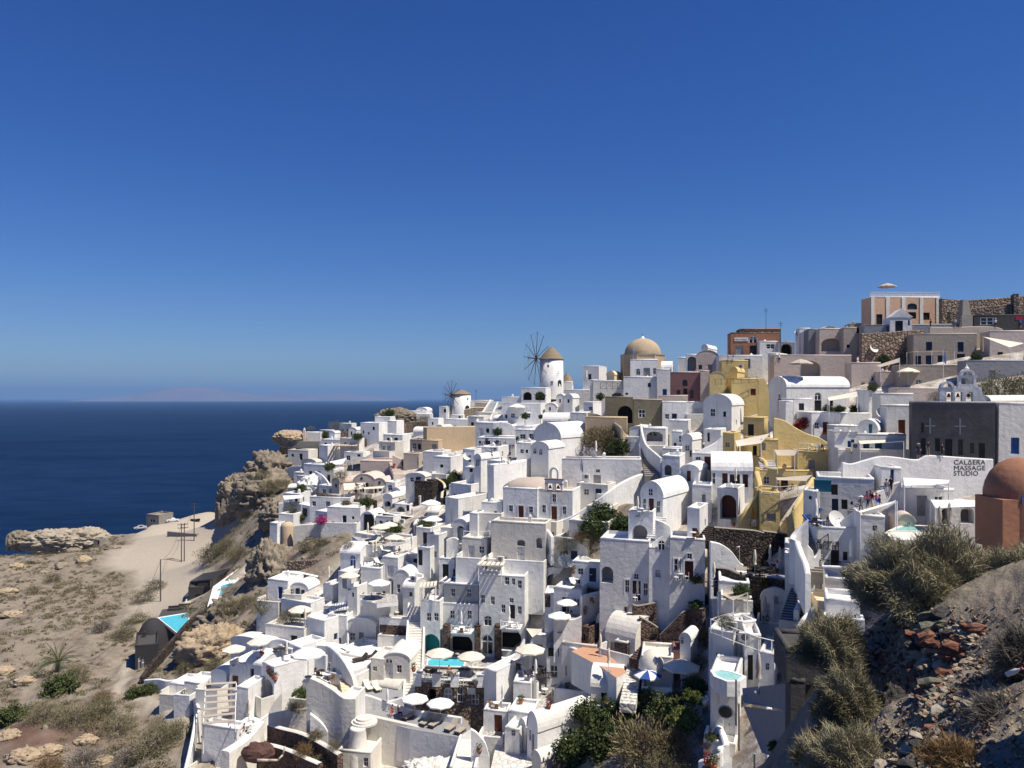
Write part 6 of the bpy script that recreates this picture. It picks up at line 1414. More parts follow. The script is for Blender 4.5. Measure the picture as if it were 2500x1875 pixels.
wall('dark stone stair wall with a pale cap', [(1060,1166,1190),(1078,1176,1210),(1083,1190,1240),(1082,1215,1255)], 'lava', .5, 151, coping='cream')
house('white house with a garden and dish above the dark steps', 1060,1100,1135, 1116,1160, 18, 158, F_=[('w',1078,1138,8,8)], deep=7)
house('white courtyard wall with a column', 1032,1080,1110, 1104,1150, 14, 165, F_=[('a',1022,1125,8,22),('a',1100,1112,10,10)], deep=6)
house('pale taupe round gate wall with a dark arched door', 985,1022,1034, 1108,1150, 14, 170, col='beige', F_=[('a',1022,1126,7,22)], deep=4)
house('pale green-white wall with a white court', 1100,1150,1202, 1184,1236, 30, 134, deep=8)
house('white house with shuttered windows and a covered terrace', 1135,1172,1200, 1142,1190, 20, 139, F_=[('w',1150,1148,8,10),('s',1166,1152,7,14,'w')], deep=6)
house('white curved garden house above the dark green bushes', 1096,1136,1158, 1186,1222, 18, 142, deep=6)
house('white parasol house with arched hood', 1042,1072,1086, 1240,1268, 16, 140, roof='vs', vs=1252, deep=5)
# arched cave and parasol terrace
house('white house with a tall pointed cave arch', 880,914,922, 1250,1306, 14, 140, roof='vf', vs=1272, F_=[('n',902,1278,26,44,'void')], deep=5)
wall('long weathered white retaining wall above the dry terraces', [(716,1284,1318),(745,1280,1316),(800,1280,1312),(860,1286,1312)], 'white_old', .6, 146)
o = thing('plaster_turret','squat tan plaster turret at the end of the long wall','turret',at(702,1318,148)); MB().lathe([(1.5,-3),(1.35,0),(1.3,2.6),(1.15,3.1),(.6,3.4),(0,3.5)],18).obj('shaft','sand',o,True)
house('tall narrow white wall on the cliff edge', 658,676,680, 1278,1352, 20, 160, deep=3)
house('white shop row with dark doors and plants', 918,960,1010, 1262,1300, 18, 139, F_=[('w',930,1280,8,20),('d',946,1282,6,22,'n')], deep=5)
house('white lattice court beside the cream parasols', 1015,1050,1062, 1290,1330, 20, 131, deep=5)
house('white bright roof house below the parasol house', 1010,1040,1085, 1272,1300, 22, 135, roof='vs', vs=1284, deep=5)
# blue door group
house('white house with a bright blue arched door', 831,880,886, 1334,1408, 18, 124, roof='vs', vs=1352, F_=[('a',861,1370,15,34,'b')], deep=6)
house('white lower wall with narrow opening under the blue arched door', 826,858,882, 1398,1440, 22, 120, deep=5)
pergola('white plank pergola roof right of the blue arched door', [(884,1388,121),(938,1380,119),(940,1364,127),(884,1364,128)], 'frame_white', 7, 2.4)
house('pale green-white wall below the plank pergola', 882,930,940, 1388,1450, 14, 118, deep=5)
house('white curved stack with a beige window', 934,972,984, 1362,1424, 16, 118.5, F_=[('s',954,1395,16,28,'w')], deep=5)
house('white gable with a dark narrow window', 960,1000,1014, 1393,1460, 14, 115.5, roof='vf', vs=1415, F_=[('w',973,1437,8,21)], deep=5)
house('small white vault with one square dark window', 984,1012,1030, 1420,1468, 20, 113.5, roof='vs', vs=1436, F_=[('w',1003,1451,8,11)], deep=4)
wall('curved white balustrade of the loungers terrace', [(938,1368,1392),(965,1356,1385),(990,1370,1395),(1010,1395,1420),(1030,1402,1428)], 'white', .4, 121)
slab('brown sun terrace with loungers and closed parasols', [(880,1358),(905,1335),(960,1330),(1000,1345),(1010,1358),(940,1368)], -25.6, 'white', 'concrete', 3)
slab('cafe terrace with cream parasols by the pointed arch', [(860,1310),(890,1296),(1000,1300),(1010,1318),(960,1336),(890,1330)], -23.8, 'white', 'paving', 3)
wall('white rounded wall of the black furniture terrace', [(880,1462,1494),(905,1472,1498),(940,1474,1498),(972,1468,1494)], 'white', .4, 114.5)
slab('grey terrace with black furniture and a white parasol', [(882,1464),(905,1444),(970,1452),(972,1468),(920,1474)], -28.9, 'white', 'paving', .6)
house('narrow white tower with a slim dark window', 849,872,883, 1433,1500, 22, 116, F_=[('w',862,1452,5,10)], deep=4)
pergola('white plank shade roof above the sunken patio', [(806,1492,117),(848,1488,115),(850,1468,121),(808,1472,123)], 'frame_white', 7, 2.0)
house('white patio walls below the plank shade roof', 790,846,852, 1484,1520, 12, 118.5, deep=5)
steps('narrow white side stairs with dark treads', (762,1520), (786,1456), 1.6, 16, 'white', 119, 124, 'dark_concrete', side='white')
house('white terrace corner with a closed parasol above the side stairs', 789,812,830, 1428,1470, 24, 122, deep=5)
house('white low house with a blue door above the wooden ladder', 653,702,710, 1418,1472, 14, 122, F_=[('d',684,1448,11,30,'b'),('w',703,1440,6,10)], deep=5)
house('half-ruined white vault with blue windows', 708,752,762, 1424,1458, 12, 122, roof='vf', vs=1440, F_=[('w',714,1444,9,14),('s',727,1443,10,14,'n'),('w',740,1446,8,12)], deep=4)
wall('dry stone terrace wall with a white plaster top', [(688,1396,1432),(720,1396,1432),(750,1402,1434),(776,1408,1436)], 'lava_pale', .8, 128, coping='white')
wall('upper dry stone terrace wall on the brown slope', [(700,1370,1394),(740,1368,1394),(790,1366,1396),(826,1368,1394)], 'lava_pale', .8, 132)
wall('topmost dry stone terrace wall below the long white wall', [(740,1340,1362),(780,1338,1362),(826,1342,1362)], 'lava_pale', .8, 138)
# bottom left group
house('white rounded vault left of the canvas pergola', 515,552,560, 1636,1672, 12, 106, roof='vf', vs=1650, deep=5)
house('white house with a blue framed door behind the planter pots', 602,640,648, 1608,1682, 24, 104, roof='vs', vs=1625, F_=[('s',616,1646,9,28,'n'),('w',596,1630,6,10)], deep=5)
house('white house with an open navy porch and a lit flank', 640,669,731, 1630,1712, 42, 99, F_=[('n',655,1684,22,50,'door_navy')], deep=7)
house('white upper terrace cube with a small hot tub', 679,712,750, 1586,1662, 36, 106, deep=6)
house('white cube with grey patio left of the blue framed door', 560,600,606, 1622,1690, 18, 105, deep=5)
house('white square block right of the canvas pergola', 578,606,612, 1680,1720, 14, 97, deep=4)
house('white front wall under the canvas pergola', 492,577,580, 1780,1880, 14, 91.5, F_=[], deep=2)
house('small white patio box with a table right of the pergola', 583,622,636, 1770,1812, 14, 95, deep=4)
pergola('tall open pergola with grey bamboo screens', [(496,1768,92),(502,1672,101),(577,1668,100),(574,1760,90.5)], 'frame_white', 6, 3.5, slats='canvas_tan', sw=.16)
wall('white wall lining the narrow grey alley at left', [(457,1875,1890),(474,1800,1850),(482,1735,1770),(470,1708,1735),(450,1690,1715),(435,1685,1705),(440,1665,1690)], 'white', .4, None)
wall('low pale blue-white wall with steps at the path', [(352,1660,1685),(385,1658,1684),(410,1662,1684),(455,1656,1672)], 'white', .4, None)
house('pale white stair block above the path', 415,455,460, 1672,1700, 12, 110, deep=4)
house('white steps block beside the pergola alley', 450,492,498, 1668,1698, 12, 107, deep=4)
wall('cream planter wall around a dry bed', [(655,1745,1768),(700,1735,1760),(755,1728,1752)], 'white_warm', .4, 95)
wall('left cream planter wall running back', [(653,1746,1765),(668,1715,1740),(688,1692,1715)], 'white_warm', .4, 98)
wall('upper curved dark lava garden wall', [(652,1770,1805),(690,1780,1815),(735,1792,1828),(780,1815,1855),(824,1842,1885)], 'lava_red', .7, 89.5, coping='white_warm')
wall('lower curved dark lava garden wall', [(622,1815,1845),(660,1820,1850),(700,1832,1865),(740,1850,1885),(775,1865,1905)], 'lava_red', .7, 87, coping='white_warm')
wall('white sloping plinth wall below the battered wall', [(757,1742,1775),(785,1765,1790),(800,1785,1800)], 'white', .5, 91)
wall('cream garden path edge along the lava walls', [(560,1835,1890),(600,1810,1850),(625,1785,1820),(645,1760,1790)], 'white_warm', 1.2, 90)
b_ = thing('boulder','big reddish brown boulder on the garden path','rock',at(630,1850,86.5)); MB().blob((0,0,.6),(1.9,1.2,1.1),12,14,9,.10).obj('mass','boulder',b_)
lg = thing('driftwood','pale curved driftwood log beside the boulder','log',at(628,1858,85)); 
pts_=[(0,0,.1),(1.2,.1,.05),(2.2,.2,0),(2.7,.4,.5),(2.9,.5,1.4)]
m=MB()
for i in range(4): m.bar(pts_[i],pts_[i+1],.16-.02*i,7,.14-.02*i)
m.obj('trunk','canvas_tan',lg,True)
# terraces along the bottom and the yellow patio
slab('cream terrace with striped chair and loungers', [(795,1590),(845,1570),(905,1588),(915,1620),(860,1640),(820,1620)], -35.3, 'white', 'white_warm', 3)
slab('cream sitting terrace with dark wicker chairs', [(750,1655),(770,1625),(795,1630),(838,1690),(865,1712),(838,1708)], -37.2, 'white', 'cream', 2)
slab('grey patio with two black loungers', [(690,1600),(720,1570),(790,1590),(795,1610),(745,1612)], -35.9, 'white', 'grey', 2)
wall('white parapet of the black lounger patio', [(640,1572,1600),(680,1560,1590),(720,1575,1600),(760,1590,1612),(795,1600,1620)], 'white', .4, 106)
slab('grey patio with two cream loungers below the fanlight door', [(870,1690),(880,1660),(985,1668),(980,1700),(940,1712)], -37.6, 'white', 'grey', 2)
wall('white wall in front of the cream loungers', [(872,1692,1720),(905,1700,1722),(945,1712,1735),(985,1702,1730)], 'white', .4, 94)
# black villa with pools at left
bv = dict(col='charcoal')
house('black lava stone villa with two dark arches', 330,386,398, 1572,1650, -24, 128, F_=[('a',341,1618,7,32),('a',350,1622,7,34)], deep=8, roofcol='dark_concrete', **bv)
slab('black pool deck of the villa above the dark dome', [(384,1512),(396,1488),(470,1478),(505,1482),(462,1530),(436,1556)], -41.6, 'charcoal', 'dark_concrete', 4.5)
pool('triangular turquoise infinity pool of the black villa', [(388,1509),(461,1497),(459,1526),(434,1546)], -41.5, 'pool', 'white', .5)
for i_,(u_,v_) in enumerate(((425,1490),(450,1485),(475,1496))):
 p=at_z(u_,v_,-41.6); o=thing('lounge_sofa',('left','middle','right')[i_]+' low black sofa on the villa deck','sofa',p,.3); MB().box(-1.1,1.1,-.4,.4,0,.4).obj('seat','cushion_dark',o); MB().box(-1.1,1.1,.4,.6,0,.8).obj('backrest','cushion_dark',o)
p=at_z(478,1480,-41.6); o=thing('lounge_sofa','cream corner sofa at the back of the villa deck','sofa',p,.2); MB().box(-2.2,2.2,-.4,.4,0,.45).obj('seat','cushion_cream',o); MB().box(-2.2,2.2,.4,.6,0,.9).obj('backrest','cushion_cream',o)
wall('slanting black stone wall below the infinity pool', [(350,1652,1672),(390,1598,1625),(430,1555,1580),(470,1510,1535),(515,1480,1500)], 'lava', .6, None)
pergola('black steel pergola beside the long pools', [(466,1420,168),(518,1415,162),(562,1388,178),(505,1396,184)], 'frame_dark', 9, 2.6, slats='frame_dark')
house('black lounge platform under the steel pergola', 460,512,540, 1432,1472, -20, 164, deep=6, roofcol='dark_concrete', **bv)
slab('white terrace carrying the stepped pools', [(506,1480),(520,1432),(600,1375),(650,1372),(612,1408),(545,1462)], -38.3, 'white', 'white', 7)
pool('long turquoise pool of the white terrace', [(540,1430),(572,1421),(556,1450),(536,1452)], -38.2, 'pool', 'white', .4)
pool('upper square plunge pool of the white terrace', [(562,1412),(584,1408),(578,1416),(560,1418)], -38.1, 'pool_pale', 'white', .3)
pool('topmost tiny plunge pool of the white terrace', [(578,1400),(594,1397),(590,1403),(575,1405)], -38.0, 'pool_pale', 'white', .3)
o = thing('black_dome','low black plaster dome beside the pool villa','dome',at(372,1565,136)); MB().lathe([(2.7,-2),(2.6,0),(2.3,1.6),(1.5,3.2),(.6,3.9),(0,4.0)],20).obj('shell','charcoal',o,True)
# windmills
def windmill(label, uc, vtop, vbase, rad_px, D, apex_v, hub, R, phi, door, wins, n=12):
 P = at(uc, vbase, D); root = thing('windmill', label, 'windmill', P); r = rad_px * D / F; H = (vbase - vtop) * D / F; A = (vbase - apex_v) * D / F
 MB().lathe([(r * 1.05, -3), (r * 1.02, 0), (r * .97, H), (r * .9, H + .05)], 40).obj('tower', 'white', root, True)
 rf = MB(); rf.lathe([(r * 1.02, H - .1), (r * 1.04, H + .12), (r * .78, H + (A - H) * .36), (r * .45, H + (A - H) * .68), (r * .18, H + (A - H) * .90), (0.02, A)], 36); rf.obj('thatched_cap', 'thatch', root)
 ax = Vector((-math.cos(phi), -math.sin(phi), 0)); hz_ = (HZ - hub[1]) / F * D - P.z; hb = Vector((0, 0, hz_)) + ax * ((hub[0] - uc) * D / F / ax.x)
 wh = link('sail_wheel', None, root, hb)
 MB().bar(ax * -(hb.length * .0) - ax * ((hub[0] - uc) * D / F / ax.x), ax * 1.0, .16, 8).obj('axle', 'spar', wh)
 sd = Vector((ax.y, -ax.x, 0)); tip = ax * 2.4
 for i in range(n):
  a = 2 * math.pi * i / n + .12; d = sd * math.cos(a) + Vector((0, 0, math.sin(a))); MB().bar((0, 0, 0), d * R, .11, 5, .05).obj('spar', 'spar', wh)
 st = MB()
 for i in range(n):
  a = 2 * math.pi * i / n + .12; d = sd * math.cos(a) + Vector((0, 0, math.sin(a))); st.bar(tip, d * R, .02, 3)
  a2 = 2 * math.pi * (i + 1) / n + .12; d2 = sd * math.cos(a2) + Vector((0, 0, math.sin(a2))); st.bar(d * R * .97, d2 * R * .97, .018, 3)
 st.bar((0, 0, 0), tip, .09, 6); st.obj('rigging', 'spar', wh)
 MB().blob((0, 0, 0), (.42, .42, .42), 2, 8, 6, .05).obj('hub', 'wood', wh)
 def onwall(u, v, w, h, nm, mesh, frame=None):
  x = (u - uc) * D / F; x = max(-r * .93, min(r * .93, x)); y = -math.sqrt(max(.05, (r * 1.0) ** 2 - x * x)); z = (HZ - v) / F * D - P.z; ang = math.atan2(x, -y); W = w * D / F / max(.4, math.cos(ang)); Hh = h * D / F
  cx, cy = math.cos(ang), math.sin(ang)
  loc = (x - cx * W / 2 - cy * -.02, y - cy * W / 2 - .04 * cx, z - Hh / 2)
  o = link(nm, mesh, root, loc, (0, 0, ang), (W, 1, Hh))
  if frame: link('frame', frame, o)
 onwall(*door, 'door', unit('arched_window', m_arch, 'door_dark'))
 for w in wins: onwall(*w, 'window', unit('window', m_pane, 'glass'), unit('frame', lambda: m_frame(1, 2), 'frame_white'))
 return root
wm = windmill('large white windmill with a thatched cone and bare spars on the skyline', 1346.5, 878, 948, 29, 212, 846, (1308, 876), 7.3, math.radians(27), (1365, 936, 9, 16), [(1333, 882, 5, 7), (1337, 895, 5, 7), (1346, 936, 6, 11)])
windmill('smaller white windmill with a low thatched cone nearer the sea', 1126.5, 963, 1012, 23.5, 250, 951, (1103, 965), 4.9, math.radians(40), (1142, 996, 9, 13), [(1143, 973, 3, 5)])
h2 = thing('thatched_hut', 'far conical thatched roof behind the large windmill', 'hut', at(1384, 940, 226)); MB().lathe([(1.9, -3), (1.9, .5)], 18).obj('wall', 'white', h2); MB().lathe([(2.2, .4), (1.2, 2.2), (.05, 3.8)], 18).obj('thatched_cap', 'thatch', h2)
house('white shed beside the thatched hut', 1377, 1396, 1402, 932, 950, 8, 218, deep=4)
# great dome
gd = thing('domed_church', 'large tan church dome on an octagonal drum on the skyline', 'church', at(1569, 935, 194)); S = 194 / F
R8 = 50 * S / math.cos(math.pi / 8)
pl = [(R8 * math.cos(math.pi / 8 + i * math.pi / 4), R8 * math.sin(math.pi / 8 + i * math.pi / 4)) for i in range(8)]
MB().prism(pl, -4, 66 * S).obj('drum', 'domestone', gd)
MB().prism([(x * 1.03, y * 1.03) for x, y in pl], 66 * S, 69 * S).obj('cornice', 'concrete', gd)
for i in range(8):
 x, y = pl[i]; MB().bar((x * .99, y * .99, -3), (x * .99, y * .99, 66 * S), .18, 6).obj('corner_rib', 'sand', gd)
rd = 44.5 * S
MB().lathe([(rd * math.cos(a), 69 * S + 40 * S * math.sin(a)) for a in [math.pi / 2 * i / 14 for i in range(15)]], 48).obj('dome', 'domestone', gd, True)
MB().lathe([(.7, 108 * S), (.45, 110 * S), (.4, 112 * S), (.15, 114.5 * S), (0, 115 * S)], 12).obj('lantern', 'white', gd, True)
MB().box(-.05, .05, -.05, .05, 114 * S, 120 * S).box(-.3, .3, -.05, .05, 117 * S, 117.8 * S).obj('cross', 'iron', gd)
for k in (-1, 0): 
 a = -math.pi / 2 + k * math.pi / 4; c = R8 * math.cos(math.pi / 8) + .03
 link('blind_window', unit('arched_window', m_arch, 'concrete'), gd, (c * math.cos(a) - .5 * math.cos(a + math.pi / 2), c * math.sin(a) - .5 * math.sin(a + math.pi / 2), 36 * S), (0, 0, a + math.pi / 2), (1.0, 1, 2.2))
# great stairs
steps('long straight white stairs below the small windmill', (1192, 1033), (1222, 980), 5.5, 18, 'white', 190, 225, 'grey', side='white_warm')
steps('second long white stairs beside the straight ones', (1222, 1028), (1238, 985), 5.0, 16, 'white', 190, 218, 'grey', side='white')
wall('rough tan stone bank below the small windmill', [(1133,1000,1018),(1160,994,1015),(1190,996,1014),(1200,1004,1016)], 'gravel_wall', .8, 228, coping='cream')
# writing
def text(body, size, mat, parent, loc, rz, name='lettering'):
 c = bpy.data.curves.new(name, 'FONT'); c.body = body; c.size = size; c.extrude = .008; c.align_x = 'LEFT'; c.space_line = 1.0
 o = bpy.data.objects.new(name, c); COL.objects.link(o); dg = bpy.context.evaluated_depsgraph_get(); me = bpy.data.meshes.new_from_object(o.evaluated_get(dg)); bpy.data.objects.remove(o)
 me.materials.clear(); me.materials.append(MATS[mat]); me.name = name
 t = link(name, me, parent, loc, (math.pi / 2, 0, rz)); return t
sg = thing('painted_sign', 'black CALDERA MASSAGE STUDIO lettering on the white wall', 'sign', at(2327, 1160, 88.7), math.radians(0))
p0 = at(2327, 1160, 88.7)
for i, (t_, v_) in enumerate((('CAL\u0394ERA', 1134), ('MASSAGE', 1148), ('STUDIO', 1161))):
 p = at(2328, v_, 88.788) - p0; o = text(t_, .74, 'iron', sg, p, 0); w_ = max(v.co.x for v in o.data.vertices); o.scale = ((78 if i < 2 else 60) * 88.7 / F / w_, 1.02, 1)
ms = thing('shop_sign', 'white MINI-MARKET sign with black letters on the terracotta shop', 'sign', mm['P'] + mm['ex'] * ((at(1797, 828, 167) - mm['P']).dot(mm['ex'])) + Vector((0, 0, (HZ - 832) / F * 168 - mm['P'].z)) - mm['ey'] * .1, mm['rz'])
MB().box(0, 2.9, 0, .08, 0, .75).obj('board', 'frame_white', ms); o = text('MINI-MARKET', .5, 'iron', ms, (.1, -.03, .2), 0); w_ = max(v.co.x for v in o.data.vertices); o.scale = (2.7 / w_, 1, 1)
wl = thing('painted_letter', 'small black C painted on the large windmill', 'sign', at(1363, 912, 208.9), math.radians(33)); text('C', .95, 'iron', wl, (-.2, 0, 0), 0); text('\u2014 \u2014 \u2014', .35, 'metal_grey', wl, (-.55, 0, -.5), 0)
# plain infill houses between the ones above
rf_ = random.Random(2024); NF = 0
TOWNP = [(700,1085),(1000,1035),(1230,1000),(1420,985),(1620,960),(1760,930),(1900,900),(2160,880),(2220,960),(2210,1110),(2000,1290),(1860,1290),(1740,1500),(1560,1640),(1440,1700),(1180,1740),(900,1760),(640,1720),(620,1640),(760,1520),(840,1420),(880,1330),(690,1290),(760,1200)]
def inside(u, v):
 c = False; n = len(TOWNP)
 for i in range(n):
  (a, b), (p, q) = TOWNP[i], TOWNP[(i + 1) % n]
  if (b > v) != (q > v) and u < (p - a) * (v - b) / (q - b) + a: c = not c
 return c
def clear(r, lim=.06):
 a0, a1, b0, b1, D = r
 for (u0, u1, vt, vb, Dh, _) in RECTS:
  ow = min(a1, u1) - max(a0, u0); oh = min(b1, vb) - max(b0, vt)
  if ow > 0 and oh > 0:
   ar = ow * oh
   if Dh > D - .5 and ar > lim * (u1 - u0) * (vb - vt): return False      # would hide a house behind
   if Dh <= D and ar > .45 * (a1 - a0) * (b1 - b0): return False           # would itself be hidden
   if abs(Dh - D) < 2.0 and ar > .3 * (a1 - a0) * (b1 - b0): return False
 return True
LAB = ['plain white infill cube', 'small windowed white house', 'small white vaulted room', 'pale cream infill house', 'low dark stone terrace']
NAMED = [r for r in RECTS if len(r[5].split()) <= 9]; TAKEN = set()
def place(kind, u, v):
 for (u0, u1, vt, vb, Dh, l) in sorted(NAMED, key=lambda r: abs((r[0] + r[1]) / 2 - u) + abs((r[2] + r[3]) / 2 - v)):
  du, dv_ = u - (u0 + u1) / 2, v - (vt + vb) / 2; w = ('right of' if du > 0 else 'left of') if abs(du) > abs(dv_) * .8 else ('below' if dv_ > 0 else 'above')
  t = LAB[kind] + ' ' + w + ' the ' + l
  if t not in TAKEN and len(t.split()) <= 16: TAKEN.add(t); return t
for k_ in range(5200):
 if NF > 105: break
 u = rf_.uniform(640, 2200); v = rf_.uniform(960, 1740)
 if not inside(u, v) or (985 < u < 1345 and 1400 < v) or (u > 1500 and v > 1120) or (1700 < u < 2080): continue
 D = march(u, v); w = rf_.uniform(3.2, 6.5) * F / D; h = rf_.uniform(2.4, 3.8) * F / D; a = rf_.uniform(8, 34); t = rf_.random()
 if NF > 90: w *= .6; h *= .7
 side = w * rf_.uniform(.25, .6)
 if not clear((u - w, u + side, v - h, v, D)): continue
 NF += 1; fr = []
 if t < .06:
  house(place(4, u, v), u - w, u, u + side, v - h * .45, v, a, D, col=rf_.choice(['lava', 'lava_red', 'lava_pale']), roofcol='concrete', deep=3.5, name='stone_terrace', cat='terrace')['root']['group'] = 'stone terraces between the houses'; continue
 kind = 2 if t < .34 else 3 if t < .42 else 1 if t < .85 else 0
 s = F / D
 if kind != 0:
  fr.append(('d', u - w * rf_.uniform(.25, .4), v - 1.0 * s, .95 * s, 2.0 * s, rf_.choice('kgnbwr')))
  if w / s > 3.6: fr.append(('w', u - w * rf_.uniform(.65, .8), v - 1.5 * s, .75 * s, .9 * s))
 o = house(place(kind, u, v), u - w, u, u + side, v - h, v, a, D, col='white_warm' if kind == 3 else rf_.choice(['white', 'white', 'white_warm', 'white_old']), roof=('vf' if rf_.random() < .5 else 'vs') if kind == 2 else 'flat', F_=fr, R_=[('w', u + side * .5, v - 1.6 * s, side * .22, .8 * s)] if kind == 1 else [], deep=None)['root']; o['group'] = ('plain infill cubes', 'infill houses with windows', 'infill vaulted rooms', 'infill cream cubes')[kind]
print('infill', NF)
# walled patios in front of houses that stand clear of their neighbours: stepped terraces down the slope
PAT = []; rp_ = random.Random(5)
for (root, xa, xb, d, ua, ub, vb, D, label, col, mir, name) in INFO:
 if name != 'house' or 'hotel' in label or ' red ' in label or 'yellow' in label or 'concrete' in label or col.startswith('lava') or D > 215 or D < 60 or xb - xa < 2.2 or ub > 2330: continue
 a = (ua, ub, vb, vb + 34 * 100 / D); cov = 0
 for (u0, u1, vt, vb2, Dh, _) in RECTS:
  if Dh < D - .6:
   ow = min(a[1], u1) - max(a[0], u0); oh = min(a[3], vb2 + 30) - max(a[2], vt)
   if ow > 0 and oh > 0: cov += ow * oh
 if cov > .55 * (a[1] - a[0]) * (a[3] - a[2]): continue
 y = -rp_.uniform(1.7, 2.8); t = .2; h = rp_.uniform(.5, .9); x0, x1 = xa - rp_.uniform(-.2, .5), xb + rp_.uniform(-.2, .5); z = rp_.choice([0, 0, -.5, .0]) + .02; c = rp_.choice(['white', 'white', 'white_warm', 'white_old'])
 MB().box(x0, x1, y, -.02, -7, z).obj('patio', rp_.choice(['paving', 'concrete', 'white_warm', 'white']), root)
 w = MB().box(x0 - .01, x1 + .01, y - .01, y + t, -7, z + h).box(x0 - .01, x0 + t, y + t, -.03, -7, z + h * rp_.choice([1, 1.6])).box(x1 - t, x1 + .01, y + t, -.03, -7, z + h); w.bar((x0, y + .1, z + h), (x1, y + .1, z + h), .13, 7).obj('patio_wall', c, root)
 PAT.append((root, (x0 + x1) / 2, y, z, label, x1 - x0))
print('patios', len(PAT))
# rocks
def rock_mat(name, a, b_, c, s=0.5):
 m, n, l, b = new_mat(name); geo = n.new('ShaderNodeNewGeometry')
 n1 = node(n, 'ShaderNodeTexNoise', Scale=s, Detail=9.0, Roughness=0.7); l.new(geo.outputs['Position'], n1.inputs['Vector'])
 mp = n.new('ShaderNodeMapping'); mp.inputs['Scale'].default_value = (.35, .35, 1.6); l.new(geo.outputs['Position'], mp.inputs['Vector'])
 n2 = node(n, 'ShaderNodeTexNoise', Scale=s * 1.6, Detail=7.0, Roughness=0.7); l.new(mp.outputs[0], n2.inputs['Vector'])
 ad = node(n, 'ShaderNodeMath', operation='ADD'); hf = node(n, 'ShaderNodeMath', operation='MULTIPLY'); hf.inputs[1].default_value = .5
 l.new(n1.outputs['Fac'], ad.inputs[0]); l.new(n2.outputs['Fac'], ad.inputs[1]); l.new(ad.outputs[0], hf.inputs[0])
 r = ramp(n, [(.33, a), (.50, b_), (.66, c)]); l.new(hf.outputs[0], r.inputs['Fac']); l.new(r.outputs[0], b.inputs['Base Color'])
 b.inputs['Roughness'].default_value = .95; b.inputs['Specular IOR Level'].default_value = .1
 bp = node(n, 'ShaderNodeBump', Strength=1.0, Distance=.4); l.new(hf.outputs[0], bp.inputs['Height']); l.new(bp.outputs['Normal'], b.inputs['Normal']); MATS[name] = m
rock_mat('rock_tan', (.12, .10, .076), (.24, .205, .155), (.35, .305, .24), .35)
rock_mat('rock_cream', (.20, .17, .13), (.37, .325, .255), (.48, .43, .345), .5)
rock_mat('stone_red', (.13, .062, .042), (.26, .125, .085), (.36, .21, .15), 2.5)
rock_mat('stone_dark', (.035, .034, .034), (.085, .080, .076), (.15, .14, .13), 2.5)
rock_mat('stone_tan', (.27, .20, .13), (.44, .345, .235), (.58, .48, .35), 2.5)
rock_mat('stone_pale', (.34, .29, .22), (.50, .44, .35), (.62, .57, .48), 2.5)
rock_mat('stone_green', (.10, .10, .075), (.19, .185, .14), (.28, .27, .21), 2.5)
def rock(label, u, v, D, r, seed, mat='rock_tan', amp=.45, freq=1.6, cat='rock', name='rock', off=(0, 0, 0), nu=90, nv=56, rz=0.0, group=None, bx=1.0):
 th = np.linspace(0, 2 * np.pi, nu + 1)[None]; ph = np.linspace(-np.pi / 2, np.pi / 2, nv)[:, None]
 x = np.cos(ph) * np.cos(th); y = np.cos(ph) * np.sin(th); z = np.sin(ph) + 0 * th
 k = lambda f, s: fbm(x * f + seed * 3.1 + s, y * f + seed * 1.7, z * f + seed, 6, .55)
 d = 1 + amp * (.8 * k(freq, 0) + .8 * (0.3 - np.abs(k(freq * 1.7, 9)) * 2.0) + .45 * (0.25 - np.abs(k(freq * 4.5, 4)) * 2)) - .05 * amp * ((z * 6 + 2.5 * k(1.1, 5)) % 1.0)
 if bx != 1.0: x, y, z = [np.sign(t) * np.abs(t) ** bx for t in (x, y, z)]
 o = link(name, grid_mesh(name, x * d * r[0], y * d * r[1], z * d * r[2], mat, None, False), None, at(u, v, D) + Vector(off), (0, 0, rz)); return tag(o, label, cat, group, 'thing')
rock('tall weathered tan cliff rising from the sandy lot', 598, 1262, 232, (7.4, 6.5, 12.0), 3, 'rock_tan', .24, 1.7, nu=170, nv=130, bx=.62)
rock('rounded boulder slope on top of the cliff', 645, 1215, 222, (9, 8, 7), 14, 'rock_tan', .4, 2.2)
rock('lumpy tan rock shelf under the headland wall', 665, 1150, 238, (8, 6, 6), 21, 'rock_tan', .4, 2.0)
rock('low tan rock below the cliff edge awning', 690, 1262, 182, (5.5, 5, 4), 23, 'rock_tan', .4, 2.0)
rock('brown rock outcrop above the headland chimney house', 708, 1070, 246, (5.2, 4, 2.6), 25, 'stone_tan', .3, 2.0)
rock('pale rock heap on the skyline left of the low vault', 965, 1020, 250, (7, 4, 3.0), 27, 'rock_tan', .35, 2.2)
rock('large cream rock outcrop on the left shore', 130, 1322, 250, (11.5, 7, 3.9), 31, 'rock_cream', .38, 1.8, nu=130, nv=80)
rock('second cream rock outcrop on the left shore', 205, 1322, 252, (9, 6, 4.4), 37, 'rock_cream', .36, 1.9, nu=110, nv=70)
rock('brown dark rock beside the ruined arch', 52, 1320, 248, (4, 3, 3.2), 39, 'rock_tan', .35, 2)
rock('brown crumbly slope rock below the long pools', 575, 1530, 136, (6.5, 5, 5.0), 41, 'rock_tan', .4, 2.2)
rock('brown crumbly slope rock above the rounded vault', 520, 1590, 124, (6, 4, 4), 43, 'stone_tan', .4, 2.2)
rock('ochre rock face under the blue door house', 665, 1400, 140, (4.5, 4, 5.5), 45, 'rock_tan', .4, 2.2)
rock('whitewashed bare rock below the lounger wall', 1055, 1890, 84, (3.4, 2, 1.6), 47, 'white_warm', .45, 2.6)
rock('whitewashed lumpy rock mound above the cliff', 762, 1192, 185, (3.5, 3.0, 3.0), 48, 'white', .34, 2.4)
